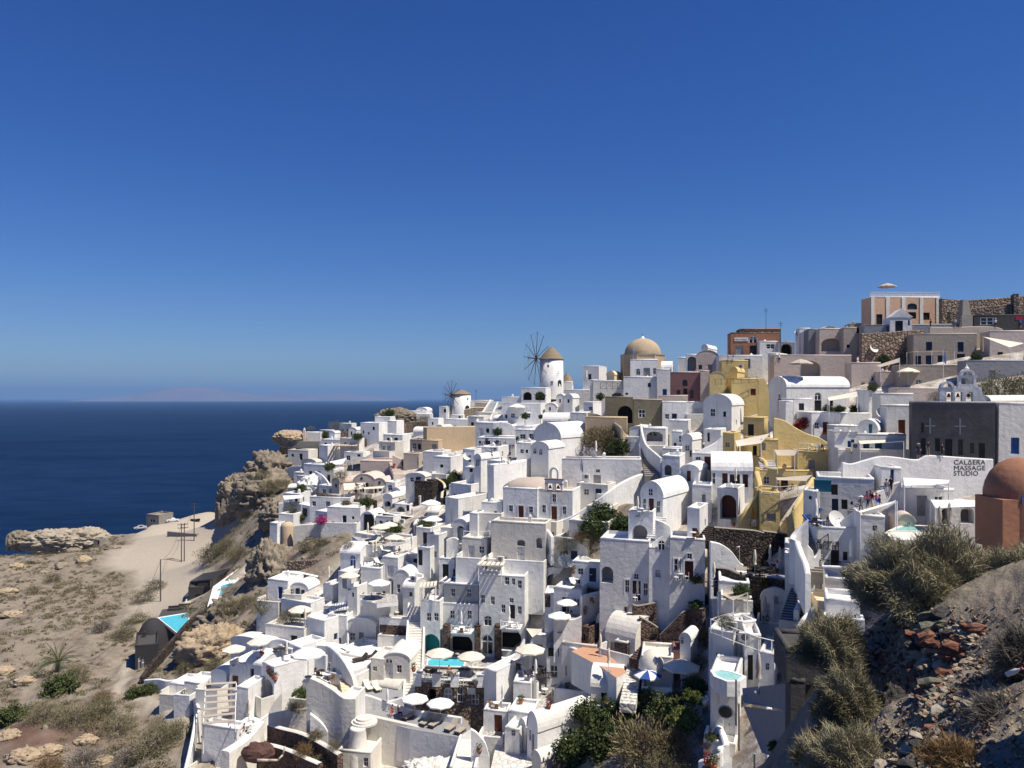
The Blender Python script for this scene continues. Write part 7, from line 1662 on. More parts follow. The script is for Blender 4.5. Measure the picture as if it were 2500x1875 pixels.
ra_ = thing('ruined_arch', 'free-standing ruined cream arch on the left shore', 'arch', at(20, 1322, 250), math.radians(10)); half(2.2, 0.8, 2.6, .7, .8).obj('arch', 'rock_cream', ra_); MB().box(-.4, .35, -.8, .8, -3, .9).box(4.05, 4.9, -.8, .8, -3, .9).obj('piers', 'rock_cream', ra_)
rs = random.Random(11)
for i, (u, v) in enumerate(((40,1385),(90,1372),(60,1420),(18,1445),(110,1400),(150,1384),(30,1500),(75,1470),(230,1345),(205,1368),(180,1345),(275,1338))):
 rock(('flat grey', 'split', 'cream', 'jagged', 'round', 'low dark', 'pale', 'brown', 'half-buried', 'tilted', 'broad', 'small')[i] + ' rock lying on the dry left slope', u, v, ground_hit(u, v).y, (rs.uniform(1.4, 3), rs.uniform(1.2, 2.2), rs.uniform(.7, 1.3)), 50 + i, 'rock_tan' if i % 3 else 'stone_tan', .4, 2, nu=36, nv=22)
for i, (u, v, w) in enumerate(((60,1850,3.2),(20,1800,2.6),(120,1835,2.4),(210,1810,2.2),(10,1640,2.6),(60,1665,2.4),(250,1860,2.0))):
 rock('brown lava rock on the lower left slope, ' + ('left of the scrub', 'at the left edge', 'below the palm', 'above the dry bushes', 'highest', 'under the palm', 'lowest')[i], u, v, ground_hit(u, v).y, (w * .7, w * .5, w * .35), 70 + i, 'stone_tan', .4, 2.2, nu=40, nv=26)
# scattered loose stones on the slopes: nobody could count them
def scatter(name, pts, mk):
 V = []; Fc = []; k = 0
 for p in pts:
  vs, fs = mk(p); V.append(vs); Fc.append(fs + k); k += len(vs)
 V = np.concatenate(V); Fc = np.concatenate(Fc); me = bpy.data.meshes.new(name); n = Fc.shape[1]
 me.vertices.add(len(V)); me.vertices.foreach_set('co', V.ravel().astype(np.float32)); me.loops.add(Fc.size); me.loops.foreach_set('vertex_index', Fc.ravel().astype(np.int32)); me.polygons.add(len(Fc))
 me.polygons.foreach_set('loop_start', np.arange(len(Fc)) * n); me.polygons.foreach_set('loop_total', np.full(len(Fc), n)); me.update(calc_edges=True); return me
rn = np.random.RandomState(4)
OCT = np.array([(1, 0, 0), (-1, 0, 0), (0, 1, 0), (0, -1, 0), (0, 0, 1), (0, 0, -1)], float); OCF = np.array([(0, 2, 4), (2, 1, 4), (1, 3, 4), (3, 0, 4), (2, 0, 5), (1, 2, 5), (3, 1, 5), (0, 3, 5)])
def ground_pts(n, box, seed, cond):
 r = np.random.RandomState(seed); out = []
 while len(out) < n:
  X = r.uniform(box[0], box[1], 4000); Y_ = r.uniform(box[2], box[3], 4000); tw = townness(X, Y_); Z = height(X, Y_)
  ok = (tw < .3) & cond(X, Y_, Z) & (r.rand(4000) < np.clip(.5 + 1.8 * fbm(X / 11, Y_ / 11, X * 0 + seed, 3), 0.02, 1)); out += list(zip(X[ok], Y_[ok], Z[ok]))
  if r.rand() < .01: break
 return out[:n]
PWAY = [(pix_line(p), w) for p, w in PATHS]
def offpath(X, Y_, Z):
 k = np.ones(X.shape, bool)
 for p, w in PWAY: k &= seg_dist(X, Y_, p) > w + .6
 return k & (Y_ > 60) & (Z > -62)
pts = ground_pts(1700, (-190, -25, 85, 290), 3, offpath)
def surf(P_): return np.array([(x, y, ground_z(x, y)) for x, y, z in P_])
sp = surf(pts)
def mk_stone(p):
 s = .08 + .5 * rn.rand() ** 4; return OCT * s * (0.6 + .8 * rn.rand(6, 3)) + np.array(p)[None] + np.array([0, 0, .05]), OCF
me = scatter('loose_stones', sp, mk_stone); me.materials.append(MATS['rock_tan']); tag(link('loose_stones', me), 'loose pale stones strewn over the dry left slope', None, None, 'stuff')
# scrub: low dry tufts covering the slope
def mk_tuft(size, n):
 def f(p):
  s = size * (.5 + rn.rand() ** 2 * 1.6); d = rn.normal(size=(n, 3)); d[:, 2] = np.abs(d[:, 2]) + .15; d /= np.linalg.norm(d, axis=1)[:, None]
  c = d * s * np.array([1, 1, .62]) * (.35 + .65 * rn.rand(n, 1)); t = d * .8 + rn.normal(size=(n, 3)) * .5; t /= np.linalg.norm(t, axis=1)[:, None]; w = np.cross(t, rn.normal(size=(n, 3))); w /= np.linalg.norm(w, axis=1)[:, None]
  L = .30 * s ** .5 * (.5 + rn.rand(n, 1)); v = np.stack([c - t * L * .5, c + w * L * .16, c + t * L * .6, c - w * L * .16], 1).reshape(-1, 3) + np.array(p)[None]; return v, np.arange(n * 4).reshape(n, 4)
 return f
for nm, mt, cnt, sd, sz, lb in (('scrub', 'leaf_olive', 2300, 21, .8, 'olive green low scrub covering the dry left slope'), ('dry_grass', 'leaf_dry', 1500, 33, .7, 'straw coloured dry grass tufts on the left slope')):
 me = scatter(nm, surf(ground_pts(cnt, (-190, -25, 85, 260), sd, offpath)), mk_tuft(sz, 70)); me.materials.append(MATS[mt]); tag(link(nm, me), lb, None, None, 'stuff')
# shrubs one can tell apart
KIND = {'o': ('leaf_olive', 4200, .10, .55), 'd': ('leaf_dark', 4200, .11, .15), 'g': ('leaf_green', 4200, .11, .15), 'b': ('leaf_bright', 4000, .11, .15), 'y': ('leaf_dry', 4200, .14, .6), 'r': ('leaf_rust', 3500, .12, .5), 'p': ('flower_pink', 2500, .12, .1), 'e': ('flower_red', 2500, .12, .1), 'k': ('leaf_grey', 3800, .12, .6)}
NSH = [0]
def shrub(label, u, v, px, k='o', D=None, z=None, asp=.72, group=None, nm='shrub'):
 NSH[0] += 1; var = NSH[0] % 3; lf, n, s, spk = KIND[k]; p = D if isinstance(D, Vector) else put(u, v, z, D); r = px / 2 * p.y / F
 o = spawn(('shrub', k, var), b_shrub(lf, 5 + var * 7 + ord(k), n, (1, 1, .72), s, spk), label, 'shrub', p - Vector((0, 0, r * .15)), NSH[0] * 1.3, r, group); o.scale = (r, r, r * asp / .72); o['kind'] = 'thing'; return o
SH = [('olive shrub hanging below the long weathered wall',785,1330,46,'o'),('dark shrub beside the parasol terrace wall',851,1335,28,'o'),('olive shrub on the slope above the blue door house',770,1352,36,'o'),('grey green shrub left of the blue arched door',742,1345,40,'o'),
 ('round grey green shrub under the low blue door house',640,1490,56,'o'),('rounder grey green shrub right of the wooden ladder',705,1495,60,'o'),('olive shrub above the brown slope',560,1500,70,'o'),('wide olive shrub on the brown slope edge',600,1480,50,'o'),('dry olive shrub below the brown slope',520,1640,60,'o'),('rusty dry shrub below the small patio box',628,1780,34,'r'),
 ('pale green tussock beside the black villa path',330,1700,44,'g'),('dense green shrub on the old garden wall',190,1660,70,'o'),('wide green shrub behind the old garden wall',150,1690,80,'g'),('silvery shrub on the lower left slope',110,1760,90,'o'),('broad olive shrub in the lower left',180,1770,100,'o'),('dark olive shrub in the middle of the left slope',250,1750,90,'o'),('olive shrub right of the dark one',290,1790,90,'o'),('very wide olive shrub above the bottom path',380,1835,130,'o'),('tall olive shrub beside the bottom path',430,1800,80,'o'),('dull green shrub at the lower left edge',30,1760,70,'g'),('grey shrub at the bottom left',210,1870,90,'k'),('grey brown shrub left of the bottom path',310,1870,80,'k'),('rust coloured low shrub on the middle path',250,1710,50,'r'),('rust coloured low shrub at the red rocks',120,1880,70,'r'),
 ('dark green shrub by the brown slope pool villa',455,1640,50,'o'),('olive shrub beside the sandy track',380,1440,50,'o'),('second olive shrub beside the sandy track',350,1470,60,'o'),('long olive shrub on the bank left of the pergola',520,1370,80,'o'),('olive shrub under the cliff',580,1365,60,'o'),('green shrub on the bank of the sandy lot',555,1340,50,'o'),('dry shrub on the far left slope',80,1450,40,'o'),('dull shrub below the far left rocks',130,1420,40,'o'),('olive shrub above the palm',300,1560,60,'o'),('grey shrub right of the palm',250,1540,50,'k'),('small olive shrub in the left gully',340,1520,50,'o'),
 ('green round bush on the headland',790,1066,26,'g'),('round dark bush beside the white vault house',873,1066,24,'d'),('dry headland bush beside the chimney',760,1058,20,'o'),('long dry bush on the headland crest',820,1050,40,'o'),('dark skyline bush left of the low vault',952,1012,24,'d'),('olive tuft under the grey canopy',805,1140,28,'g'),('olive bush on the whitewashed terrace bank',830,1176,40,'o'),('dark green bush above the cliff mound',735,1190,26,'g'),('dry bush on the cliff slope',690,1175,40,'o'),('second dry bush on the cliff slope',660,1200,44,'o'),('dry olive bush at the cliff top',640,1165,36,'o'),('dull bush below the cliff awning',720,1250,50,'o'),('small green bush by the white cliff house',738,1268,26,'g'),('pink bougainvillea against the long white wall',785,1262,28,'p'),('dark green tree by the pink houses',895,1240,34,'g'),('small pale bush left of the pink flower',845,1246,24,'y'),
 ('long dark bush above the dark steps',975,1100,0,'d'),('dark green garden bush beside the dark steps',1095,1190,44,'d'),('second dark garden bush above the dark steps',1105,1172,40,'g'),('green bush beside the white parasol house',1040,1290,40,'g'),('dark plants on the stone yard wall',960,1275,44,'d'),('dry skyline bush row below the skyline houses',1035,1032,34,'o'),('dark bush at the restaurant terrace',1215,1058,24,'d'),('small dark green bush beside the shaded rooms',1262,1072,12,'g'),
 ('big dark green bush in the church ravine',1470,1270,76,'d'),('second dark green bush in the church ravine',1450,1300,70,'d'),('olive bush low in the church ravine',1440,1325,80,'o'),('dry tan bush left in the church ravine',1385,1340,60,'o'),('rusty dry bush in the church ravine',1420,1318,40,'r'),('dark bush right in the church ravine',1520,1290,60,'d'),('grass tuft beside the black openings',1335,1350,30,'o'),
 ('wide dry creeper mass on the ochre ruin',1475,1085,90,'y'),('tall dry creeper on the ochre ruin',1450,1068,50,'y'),('dark creeper at the foot of the ochre ruin',1510,1100,60,'d'),('dry brown creeper right on the ochre ruin',1500,1075,60,'y'),('green agave bed below the dry creeper',1495,1112,40,'g'),
 ('feathery dry bush hanging over the arched chimney wall',1730,1570,70,'y'),('tall feathery dry bush beside the tall house',1712,1630,60,'o'),('green tuft behind the small dark vault',1770,1520,50,'o'),('dark shrub in the gap left of the tall house',1700,1690,60,'d'),('bright green shrub beside the cream parasol garden',1690,1720,50,'b'),('dark garden shrub below the cream parasol',1640,1700,50,'g'),('dark shrub below the striped parasol',1580,1700,40,'g'),
 ('dark green bush at the left of the bottom hill',1440,1755,80,'d'),('tall dark green bush on the bottom hill',1500,1765,90,'d'),('dark green bush in the centre of the bottom hill',1480,1830,120,'d'),('green bush on top of the bottom hill',1560,1735,90,'g'),('broad green bush right on the bottom hill',1630,1760,110,'g'),('bright green bush right of the bottom hill',1670,1785,80,'b'),('dark bush at the lower left of the bottom hill',1410,1860,110,'d'),('straw coloured grass dome on the bottom hill',1570,1850,170,'y'),('straw coloured tall grass beside the grass dome',1640,1830,110,'y'),('brown dry bush left of the bottom hill',1385,1875,70,'k'),('olive clump at the bottom centre edge',1620,1890,110,'o'),
 ('large grey green bush at the right edge below the grey terrace',2440,975,120,'o'),('left grey green bush below the grey terrace',2400,972,70,'o'),('far right grey green bush below the grey terrace',2500,972,110,'o'),('bush on the stone wall below the mansion',2215,875,30,'o'),('potted palm bush on the taupe terrace',2385,885,26,'d'),('trailing bush on the blue door terrace',2155,885,34,'d'),('dark bougainvillea beside the bell tower',2285,975,34,'k'),('red flowering bush below the white terrace wall',1965,1040,40,'e'),('second red flowering bush below the porch block',1950,1046,26,'e'),('dark vines under the tan shade sail',2020,1004,30,'d'),('dark potted plants under the tan shade sail',2050,1004,26,'d'),('vine at the white pillar house',2090,1004,30,'d'),('flower box on the white pillar house',2130,955,24,'g'),
 ('green plants on the cafe lava wall',1850,1395,34,'d'),('dark plants under the cafe parapet',1810,1448,40,'d'),('round bush on the cafe terrace corner',1868,1430,26,'d'),('creeping vine on the white lower wall',1700,1465,34,'d'),('dark vine tree by the lava terrace',1725,1470,30,'d'),('potted shrub in front of the red panelled door',1698,1420,26,'g'),('dark plants at the picket fence',2070,1392,30,'d'),('clipped grey bush beside the dish wall',2135,1330,30,'k'),
 ('green tuft in the planter wall at the bottom',1735,1800,26,'g'),('dry tuft in the planter wall at the bottom',1725,1825,26,'r'),('dark agave clump at the navy porch',735,1702,40,'d'),('olive shrub in the dry planter bed',730,1732,46,'o'),('red leaved plant in the dry planter bed',720,1706,26,'r'),('dry grass on the upper lava garden wall',770,1790,40,'y'),('dry grass on the lower lava garden wall',740,1830,50,'r'),('green shrub at the lava garden bottom',790,1870,60,'o'),('olive tuft at the lava garden right end',815,1812,36,'o'),('shrub at the pergola wall foot',545,1880,60,'o'),('thin bushes beside the narrow alley',440,1730,30,'o'),('low shrub under the stair block above the path',365,1690,40,'g'),
 ('dark bush beside the rubble concrete post',1895,1830,40,'d')]
for t in SH:
 if t[3] > 0 and t[1] < 640: shrub(*t)
def olive_tree(label, u, v, px, D=None, k='d'):
 p = put(u, v, None, D); s = px * p.y / F / 2.4; o = spawn(('tree', k), b_tree('leaf_dark' if k == 'd' else 'leaf_olive', 3), label, 'tree', p, u * .1, s); o['kind'] = 'thing'
olive_tree('round clipped tree on the restaurant slope', 1282, 1035, 20, 170); olive_tree('second clipped tree below the white vault', 1320, 1030, 13, 168); olive_tree('bare olive tree beside the cream terrace', 1465, 990, 22, 174); olive_tree('dark tree in front of the arcade', 1318, 990, 24, 192); olive_tree('small olive tree beside the white pergola tip', 1293, 975, 12, 205)
# palm
pt_ = ground_hit(140, 1640); pr = thing('palm_tree', 'short bushy palm tree on the left slope', 'palm tree', pt_); rp = random.Random(9)
MB().bar((0, 0, -.5), (.1, 0, 1.6), .42, 9, .34).obj('trunk', 'old_wood', pr)
for i in range(54):
 a = rp.uniform(0, 6.283); e = rp.uniform(.05, 1.35); L = rp.uniform(3.2, 4.6); m = MB(); prev = Vector((.1, 0, 1.6)); d = Vector((math.cos(a) * math.cos(e), math.sin(a) * math.cos(e), math.sin(e)))
 for s in range(7):
  nx = prev + d * (L / 7); side = d.cross(Vector((0, 0, 1))).normalized() if abs(d.z) < .98 else Vector((1, 0, 0)); w = .34 * (1 - abs(s - 2.5) / 5)
  for sg in (-1, 1):
   for q in (0, .5):
    b0 = prev.lerp(nx, q); m.add([b0, b0 + d * .10, b0 + side * sg * w + d * .25 - Vector((0, 0, .14))], [(0, 1, 2)])
  m.bar(prev, nx, .02, 3); prev = nx; d = (d - Vector((0, 0, .16))).normalized()
 m.obj('frond', 'leaf_green' if i % 3 else 'leaf_dark', pr)
# right foreground: brush and rubble
def twig_mesh(name, n, seed, rad, L, w, mat, up=.35, core=.15):
 """thousands of thin bent twigs on a lumpy dome"""
 r = np.random.RandomState(seed); d = r.normal(size=(n, 3)); d[:, 2] = np.abs(d[:, 2]) * .9 - .12; d /= np.linalg.norm(d, axis=1)[:, None]
 lump = 1 + .14 * np.sin(d[:, 0:1] * 4 + seed) * np.cos(d[:, 1:2] * 5 + seed) + .11 * np.sin(d[:, 2:3] * 7 + d[:, 0:1] * 9 + seed) + .1 * np.sin(d[:, 0:1] * 17 + d[:, 1:2] * 13)
 c = d * np.array(rad)[None] * lump * (core + (1 - core) * r.rand(n, 1) ** .45)
 t = d + np.array([0, 0, up]) + r.normal(size=(n, 3)) * .55; t /= np.linalg.norm(t, axis=1)[:, None]
 s = np.cross(t, r.normal(size=(n, 3))); s /= np.linalg.norm(s, axis=1)[:, None] + 1e-9; ln = L * (.3 + 1.5 * r.rand(n, 1) ** 2.2); t2 = t + r.normal(size=(n, 3)) * .35 + np.array([0, 0, -.1]); t2 /= np.linalg.norm(t2, axis=1)[:, None]
 a = c - t * ln * .5; b = c + t * ln * .1; e = b + t2 * ln * .5
 v = np.stack([a - s * w, a + s * w, b + s * w * .8, b - s * w * .8, e], 1).reshape(-1, 3); k = np.arange(n) * 5
 f4 = np.c_[k, k + 1, k + 2, k + 3]; f3 = np.c_[k + 3, k + 2, k + 4]
 me = bpy.data.meshes.new(name); me.vertices.add(len(v)); me.vertices.foreach_set('co', v.ravel()); idx = np.concatenate([f4.ravel(), f3.ravel()]); me.loops.add(len(idx)); me.loops.foreach_set('vertex_index', idx)
 me.polygons.add(2 * n); me.polygons.foreach_set('loop_start', np.r_[np.arange(n) * 4, n * 4 + np.arange(n) * 3]); me.polygons.foreach_set('loop_total', np.r_[np.full(n, 4), np.full(n, 3)]); me.update(calc_edges=True); me.materials.append(MATS[mat]); return me
def brush(label, u, v, D, rad, n, seed, mat='leaf_brush', L=.5, w=.011, up=.35):
 o = thing('brush', label, 'bush', at(u, v, D)); link('twigs', twig_mesh('twigs', n, seed, rad, L, w, mat, up), o); rr = random.Random(seed); m = MB()
 for i in range(26): m.bar((rr.uniform(-.2, .2), rr.uniform(-.2, .2), -.6), (rr.uniform(-.85, .85) * rad[0], rr.uniform(-.85, .85) * rad[1], rr.uniform(.2, .8) * rad[2]), .035, 4, .008)
 m.obj('branches', 'old_wood', o); return o
brush('huge olive coloured brush spreading over the right bank', 2285, 1470, 27.5, (2.75, 1.8, 2.35), 95000, 1, L=.42, w=.010)
brush('second olive coloured brush at the right edge', 2540, 1450, 26, (1.7, 1.4, 1.6), 50000, 2, L=.4, w=.010)
brush('grey green brush left of the rubble', 2028, 1605, 27, (1.15, 1.0, 1.45), 26000, 3, L=.34, w=.009)
brush('tall olive brush in front of the dark rock face', 2068, 1745, 21.5, (.80, .75, 1.2), 22000, 4, L=.28, w=.008)
brush('grey tufted brush at the bottom of the bank', 2070, 1890, 18.5, (.95, .8, 1.1), 24000, 5, L=.26, w=.007)
brush('bare grey twig thicket at the right edge', 2535, 1650, 17.0, (.85, .7, 1.1), 15000, 6, 'leaf_grey', .5, .007, .2)
brush('lower bare grey twig thicket at the right', 2450, 1775, 15.8, (.6, .6, .6), 8000, 7, 'leaf_grey', .42, .006, .1)
brush('rusty low brush at the bottom right', 2330, 1860, 15.0, (.62, .5, .42), 7000, 8, 'leaf_rust', .22, .006, .5)
brush('thin dry brush beside the concrete post', 1985, 1860, 24, (.55, .5, .9), 5000, 9, 'leaf_dry', .35, .008, .6)
# fallen dry-stone rubble: every stone its own piece
rub = thing('rubble_heap', 'tumbled red, tan and dark stones of a collapsed dry stone wall', 'rubble', (0, 0, 0)); rq = random.Random(77)
ST = []
for k in range(6):
 m = MB(); m.blob((0, 0, 0), (1, .75, .62), 100 + k * 13, 7, 5, .26); ST.append(m)
SM = {(k, mt): ST[k].mesh('stone', mt) for k in range(6) for mt in ('stone_red', 'stone_tan', 'stone_dark', 'stone_pale', 'stone_green')}
def bankz(u, v): return ground_hit(u, v, 9.0).y - .03
def drop(u, v, px, mt, flat=.7, D=None, nm='stone'):
 D = D or bankz(u, v); p = at(u, v, D); s = px / 2 * D / F * 1.55
 o = link(nm, SM[(rq.randrange(6), mt)], rub, p, (rq.uniform(-.5, .5), rq.uniform(-.5, .5), rq.uniform(0, 6.28)), (s, s * rq.uniform(.75, 1.1), s * flat * rq.uniform(.8, 1.2))); return o
BIG = [(2382,1535,46,'stone_red'),(2300,1525,30,'stone_green'),(2315,1545,30,'stone_dark'),(2265,1530,40,'stone_green'),(2260,1507,36,'stone_green'),(2290,1500,34,'stone_dark'),(2227,1550,30,'stone_red'),(2265,1560,44,'stone_red'),(2335,1560,28,'stone_red'),(2335,1590,52,'stone_red'),(2290,1575,34,'stone_red'),(2365,1575,26,'stone_dark'),(2230,1578,34,'stone_dark'),(2250,1570,30,'stone_dark'),(2320,1605,40,'stone_red'),(2240,1600,28,'stone_tan'),(2270,1590,36,'stone_tan'),(2310,1648,34,'stone_red'),(2272,1668,40,'stone_green'),(2235,1642,34,'stone_red'),(2225,1625,28,'stone_red'),(2238,1660,26,'stone_red'),(2250,1690,30,'stone_red'),(2360,1620,30,'stone_tan'),(2300,1630,34,'stone_pale'),(2340,1640,26,'stone_tan'),(2255,1625,30,'stone_tan'),(2285,1700,26,'stone_tan'),(2290,1735,30,'stone_pale'),(2262,1745,24,'stone_tan'),(2310,1720,22,'stone_pale'),(2270,1780,28,'stone_red'),(2245,1800,30,'stone_pale'),(2240,1815,36,'stone_dark'),(2280,1810,28,'stone_pale'),(2215,1830,30,'stone_pale'),(2110,1872,36,'stone_dark'),(2215,1868,44,'stone_dark'),(2150,1868,30,'stone_pale'),(2180,1858,24,'stone_tan'),(2105,1590,30,'stone_tan'),(2012,1690,34,'stone_tan'),(2010,1715,30,'stone_red'),(2000,1740,34,'stone_red'),(1992,1770,30,'stone_tan'),(1985,1800,34,'stone_dark'),(2005,1672,26,'stone_dark'),(2330,1800,26,'stone_dark'),(2350,1820,24,'stone_pale'),(2365,1720,26,'stone_pale')]
for u, v, px, mt in BIG: drop(u, v, px, mt)
POLY = [(2200,2380,1520,1620,90,12,24),(2100,2215,1572,1640,80,9,18),(2230,2340,1600,1740,80,9,22),(2240,2340,1700,1830,60,8,18),(2120,2330,1800,1880,60,8,22),(1990,2025,1660,1830,25,9,20)]
left = 245
for (u0, u1, v0, v1, n, s0, s1) in POLY:
 for i in range(min(n, left)):
  left -= 1; drop(rq.uniform(u0, u1), rq.uniform(v0, v1), rq.uniform(s0, s1) * rq.uniform(.7, 1.1), rq.choice(['stone_tan'] * 4 + ['stone_pale'] * 4 + ['stone_red'] * 2 + ['stone_dark', 'stone_green']))
for kk, (mt, cnt, smax) in enumerate((('stone_tan', 420, 17), ('stone_red', 260, 20), ('stone_pale', 200, 15), ('stone_dark', 200, 19))):
 pl_ = []
 for i in range(cnt):
  u = rq.uniform(2095, 2420); v = rq.uniform(1510, 1890)
  if u < 2190 and 1660 < v < 1790: continue
  pl_.append((u, v, rq.uniform(7, smax)))
 def mk_s(t):
  p = ground_hit(t[0], t[1]); s = t[2] / 2 * p.y / F; v = np.array([q for q in ST[rq.randrange(6)].v]) * s; a = rq.uniform(0, 6.28); c, n_ = math.cos(a), math.sin(a); v = np.c_[v[:, 0] * c - v[:, 1] * n_, v[:, 0] * n_ + v[:, 1] * c, v[:, 2]] + np.array(p)[None]; q = [f for f in ST[0].f]; return v, np.array([(f[0], f[1], f[2], f[3] if len(f) > 3 else f[2]) for f in q if len(f) == 4])
 me = scatter('small_stones', pl_, mk_s); me.materials.append(MATS[mt]); o = link('small_stones', me, rub); o['kind'] = 'stuff'
# smaller gravel of the bank
gp = []
rg = np.random.RandomState(8)
for i in range(1500):
 u = rg.uniform(1985, 2500); v = rg.uniform(1480, 1890)
 gp.append((u, v))
gpx = []
for u, v in gp[:1500]:
 p = at(u, v, bankz(u, v)); gpx.append((p.x, p.y, p.z + .02))
def mk_gravel(p):
 s = .015 + .05 * rn.rand() ** 2; return OCT * s * (.6 + .8 * rn.rand(6, 3)) + np.array(p)[None], OCF
me = scatter('gravel', gpx, mk_gravel); me.materials.append(MATS['stone_tan']); tag(link('gravel', me), 'tan gravel scattered over the right bank', None, None, 'stuff')
rock('dark sheer rock cut in the right bank', 2180, 1760, 21.6, (.5, .4, 1.0), 91, 'stone_dark', .25, 1.6, nu=60, nv=40)
bt_ = thing('plastic_bottle', 'crumpled clear plastic bottle caught in the grey twigs', 'bottle', at(2475, 1640, 15.6), .4); b1 = MB().lathe([(0, -.16), (.05, -.16), (.05, .06), (.02, .12), (.02, .16), (0, .16)], 10).obj('body', 'ac_white', bt_, True); b1.rotation_euler = (.9, .3, 0); b2 = MB().lathe([(0, .16), (.024, .16), (.024, .20), (0, .2)], 8).obj('cap', 'cloth_pink', bt_); b2.rotation_euler = (.9, .3, 0)
rock('unseen rock mass added beyond the right edge to shade the corner', 2810, 1760, 13, (.8, 1.4, 2.4), 97, 'stone_dark', .2, 1.6, nu=60, nv=40)  # out-of-view stand-in, added only to throw shade on the bottom right corner
# small things, set down on whatever surface the photo shows there
bpy.context.view_layer.update(); DG = bpy.context.evaluated_depsgraph_get()
def land(u, v, tries=(0, 4, -4, 8, -8, 13, -13, 18, 24)):
 first = None
 for dy in tries:
  d = ray(u, v + dy).normalized(); ok, p, n, i, o, m = SC.ray_cast(DG, d * (52 if u > 1900 else 45), d)
  if ok and o.name.startswith('haze'):
   ok, p, n, i, o, m = SC.ray_cast(DG, p + d * .01, d)
  if ok:
   if first is None: first = p.copy()
   if abs(n.z) > .8 and o.name.split('.')[0] not in ('window', 'frame'): return p.copy()
 return first if first is not None else ground_hit(u, v)
for t in SH:
 if t[3] > 0 and t[1] >= 640: shrub(*t[:5], D=at(t[1], t[2], 113) if 'grey terrace' in t[0] else land(t[1], t[2]))
PK = {'c': ('canvas', None), 'w': ('canvas_white', None), 't': ('canvas_tan', None), 'b': ('canvas_white', 'canvas_blue'), 'o': ('canvas_orange', None)}
PAR = [('large cream parasol over the hotel breakfast tables',1294,1625,'c',1.25),('cream parasol at the left of the hotel pool',1073,1648,'c',1.15),('cream parasol at the right of the hotel pool',1150,1650,'c',1.15),('left white parasol on the lounger terrace',1013,1752,'w',1.05),('right white parasol on the lounger terrace',1075,1764,'w',1.05),
 ('white parasol on the curved hotel balcony',1384,1512,'w',.9),('left cream cafe parasol by the pointed arch',928,1320,'c',1.05),('right cream cafe parasol by the pointed arch',950,1316,'c',1.0),('cream parasol over the brown sun terrace',962,1342,'c',1.0),('white parasol over the black furniture',925,1462,'w',1.05),('cream parasol below the blue arched door',853,1440,'c',1.0),
 ('cream parasol above the grey hot tub',733,1542,'c',1.15),('cream parasol at the brown slope edge',571,1625,'c',1.05),('pale parasol above the white vault patio',631,1606,'c',1.0),('broad white parasol over wicker chairs',752,1640,'w',1.3),('upper white parasol in the stone yard',1052,1268,'w',1.2),('lower white parasol in the stone yard',1056,1302,'w',1.0),
 ('blue and white striped parasol in the dome garden',1582,1695,'b',1.0),('wide cream parasol in the dome garden',1664,1690,'c',1.35),('tan parasol in front of the wide beige arch',1955,930,'t',1.3),('cream parasol on the blue door terrace',2217,958,'c',1.25),('white parasol at the windmill steps',1356,962,'w',1.0),('white parasol on the slope restaurant',1262,1022,'w',1.3),('tasselled brown parasol on the mansion roof',2166,716,'t',1.2),('white parasol on the cream cube court',1366,1545,'w',1.0)]
for lb, u, v, k, s in PAR: o = spawn(('par', k), b_umbrella(PK[k][0], 8, 1.55, PK[k][1]), lb, 'parasol', at(u, 729, 163) if v < 720 else land(u, v), u * .7, s); o['kind'] = 'thing'
CLO = [(1657,1415,'c','by the red panelled door'),(1743,1432,'c','by the tall dark red door'),(1557,1466,'c','by the lower red door'),(1843,1412,'c','left on the cafe terrace'),(1880,1385,'c','in the middle of the cafe terrace'),(1904,1388,'c','right on the cafe terrace'),(1796,1192,'c','on the long white house terrace'),(1557,1262,'c','beside the barrel house red door'),(1455,1116,'w','in the dry creeper garden'),(1126,1540,'w','on the arch balcony of the hotel'),(1243,1532,'w','on the tower balcony of the hotel'),(946,1728,'w','at the lounger terrace corner'),(849,1592,'w','beside the striped chair'),(1466,1602,'c','on the terracotta terrace'),(1486,1640,'c','beside the lava stone cube'),(2294,1312,'t','left by the long plunge pool'),(2318,1302,'t','right by the long plunge pool'),(1992,1258,'w','at the washhouse'),(2078,1380,'w','by the picket fence'),(1868,1520,'t','with brown stripes at the gable house'),(1852,1692,'t','beside the tall house door'),(1227,1722,'w','at the gabled pool house'),(1308,1650,'w','by the breakfast steps'),(1838,1288,'o','in orange on the yellow terrace'),(898,1310,'c','by the pointed arch cafe'),(910,1345,'c','left on the brown sun terrace'),(918,1352,'c','right on the brown sun terrace'),(803,1432,'c','above the side stairs'),(700,1590,'c','by the black loungers'),(608,1760,'c','in the small patio box'),(745,1510,'c','beside the narrow side stairs'),(1005,1330,'w','on the white lattice court'),(1432,930,'w','on the skyline terrace'),(1006,1350,'w','beside the loungers terrace balustrade')]
for u, v, k, t in CLO: o = spawn(('clo', k), b_umbrella_closed(PK[k][0]), 'closed parasol ' + t, 'parasol', land(u, v), 0, 1.0); o['kind'] = 'thing'
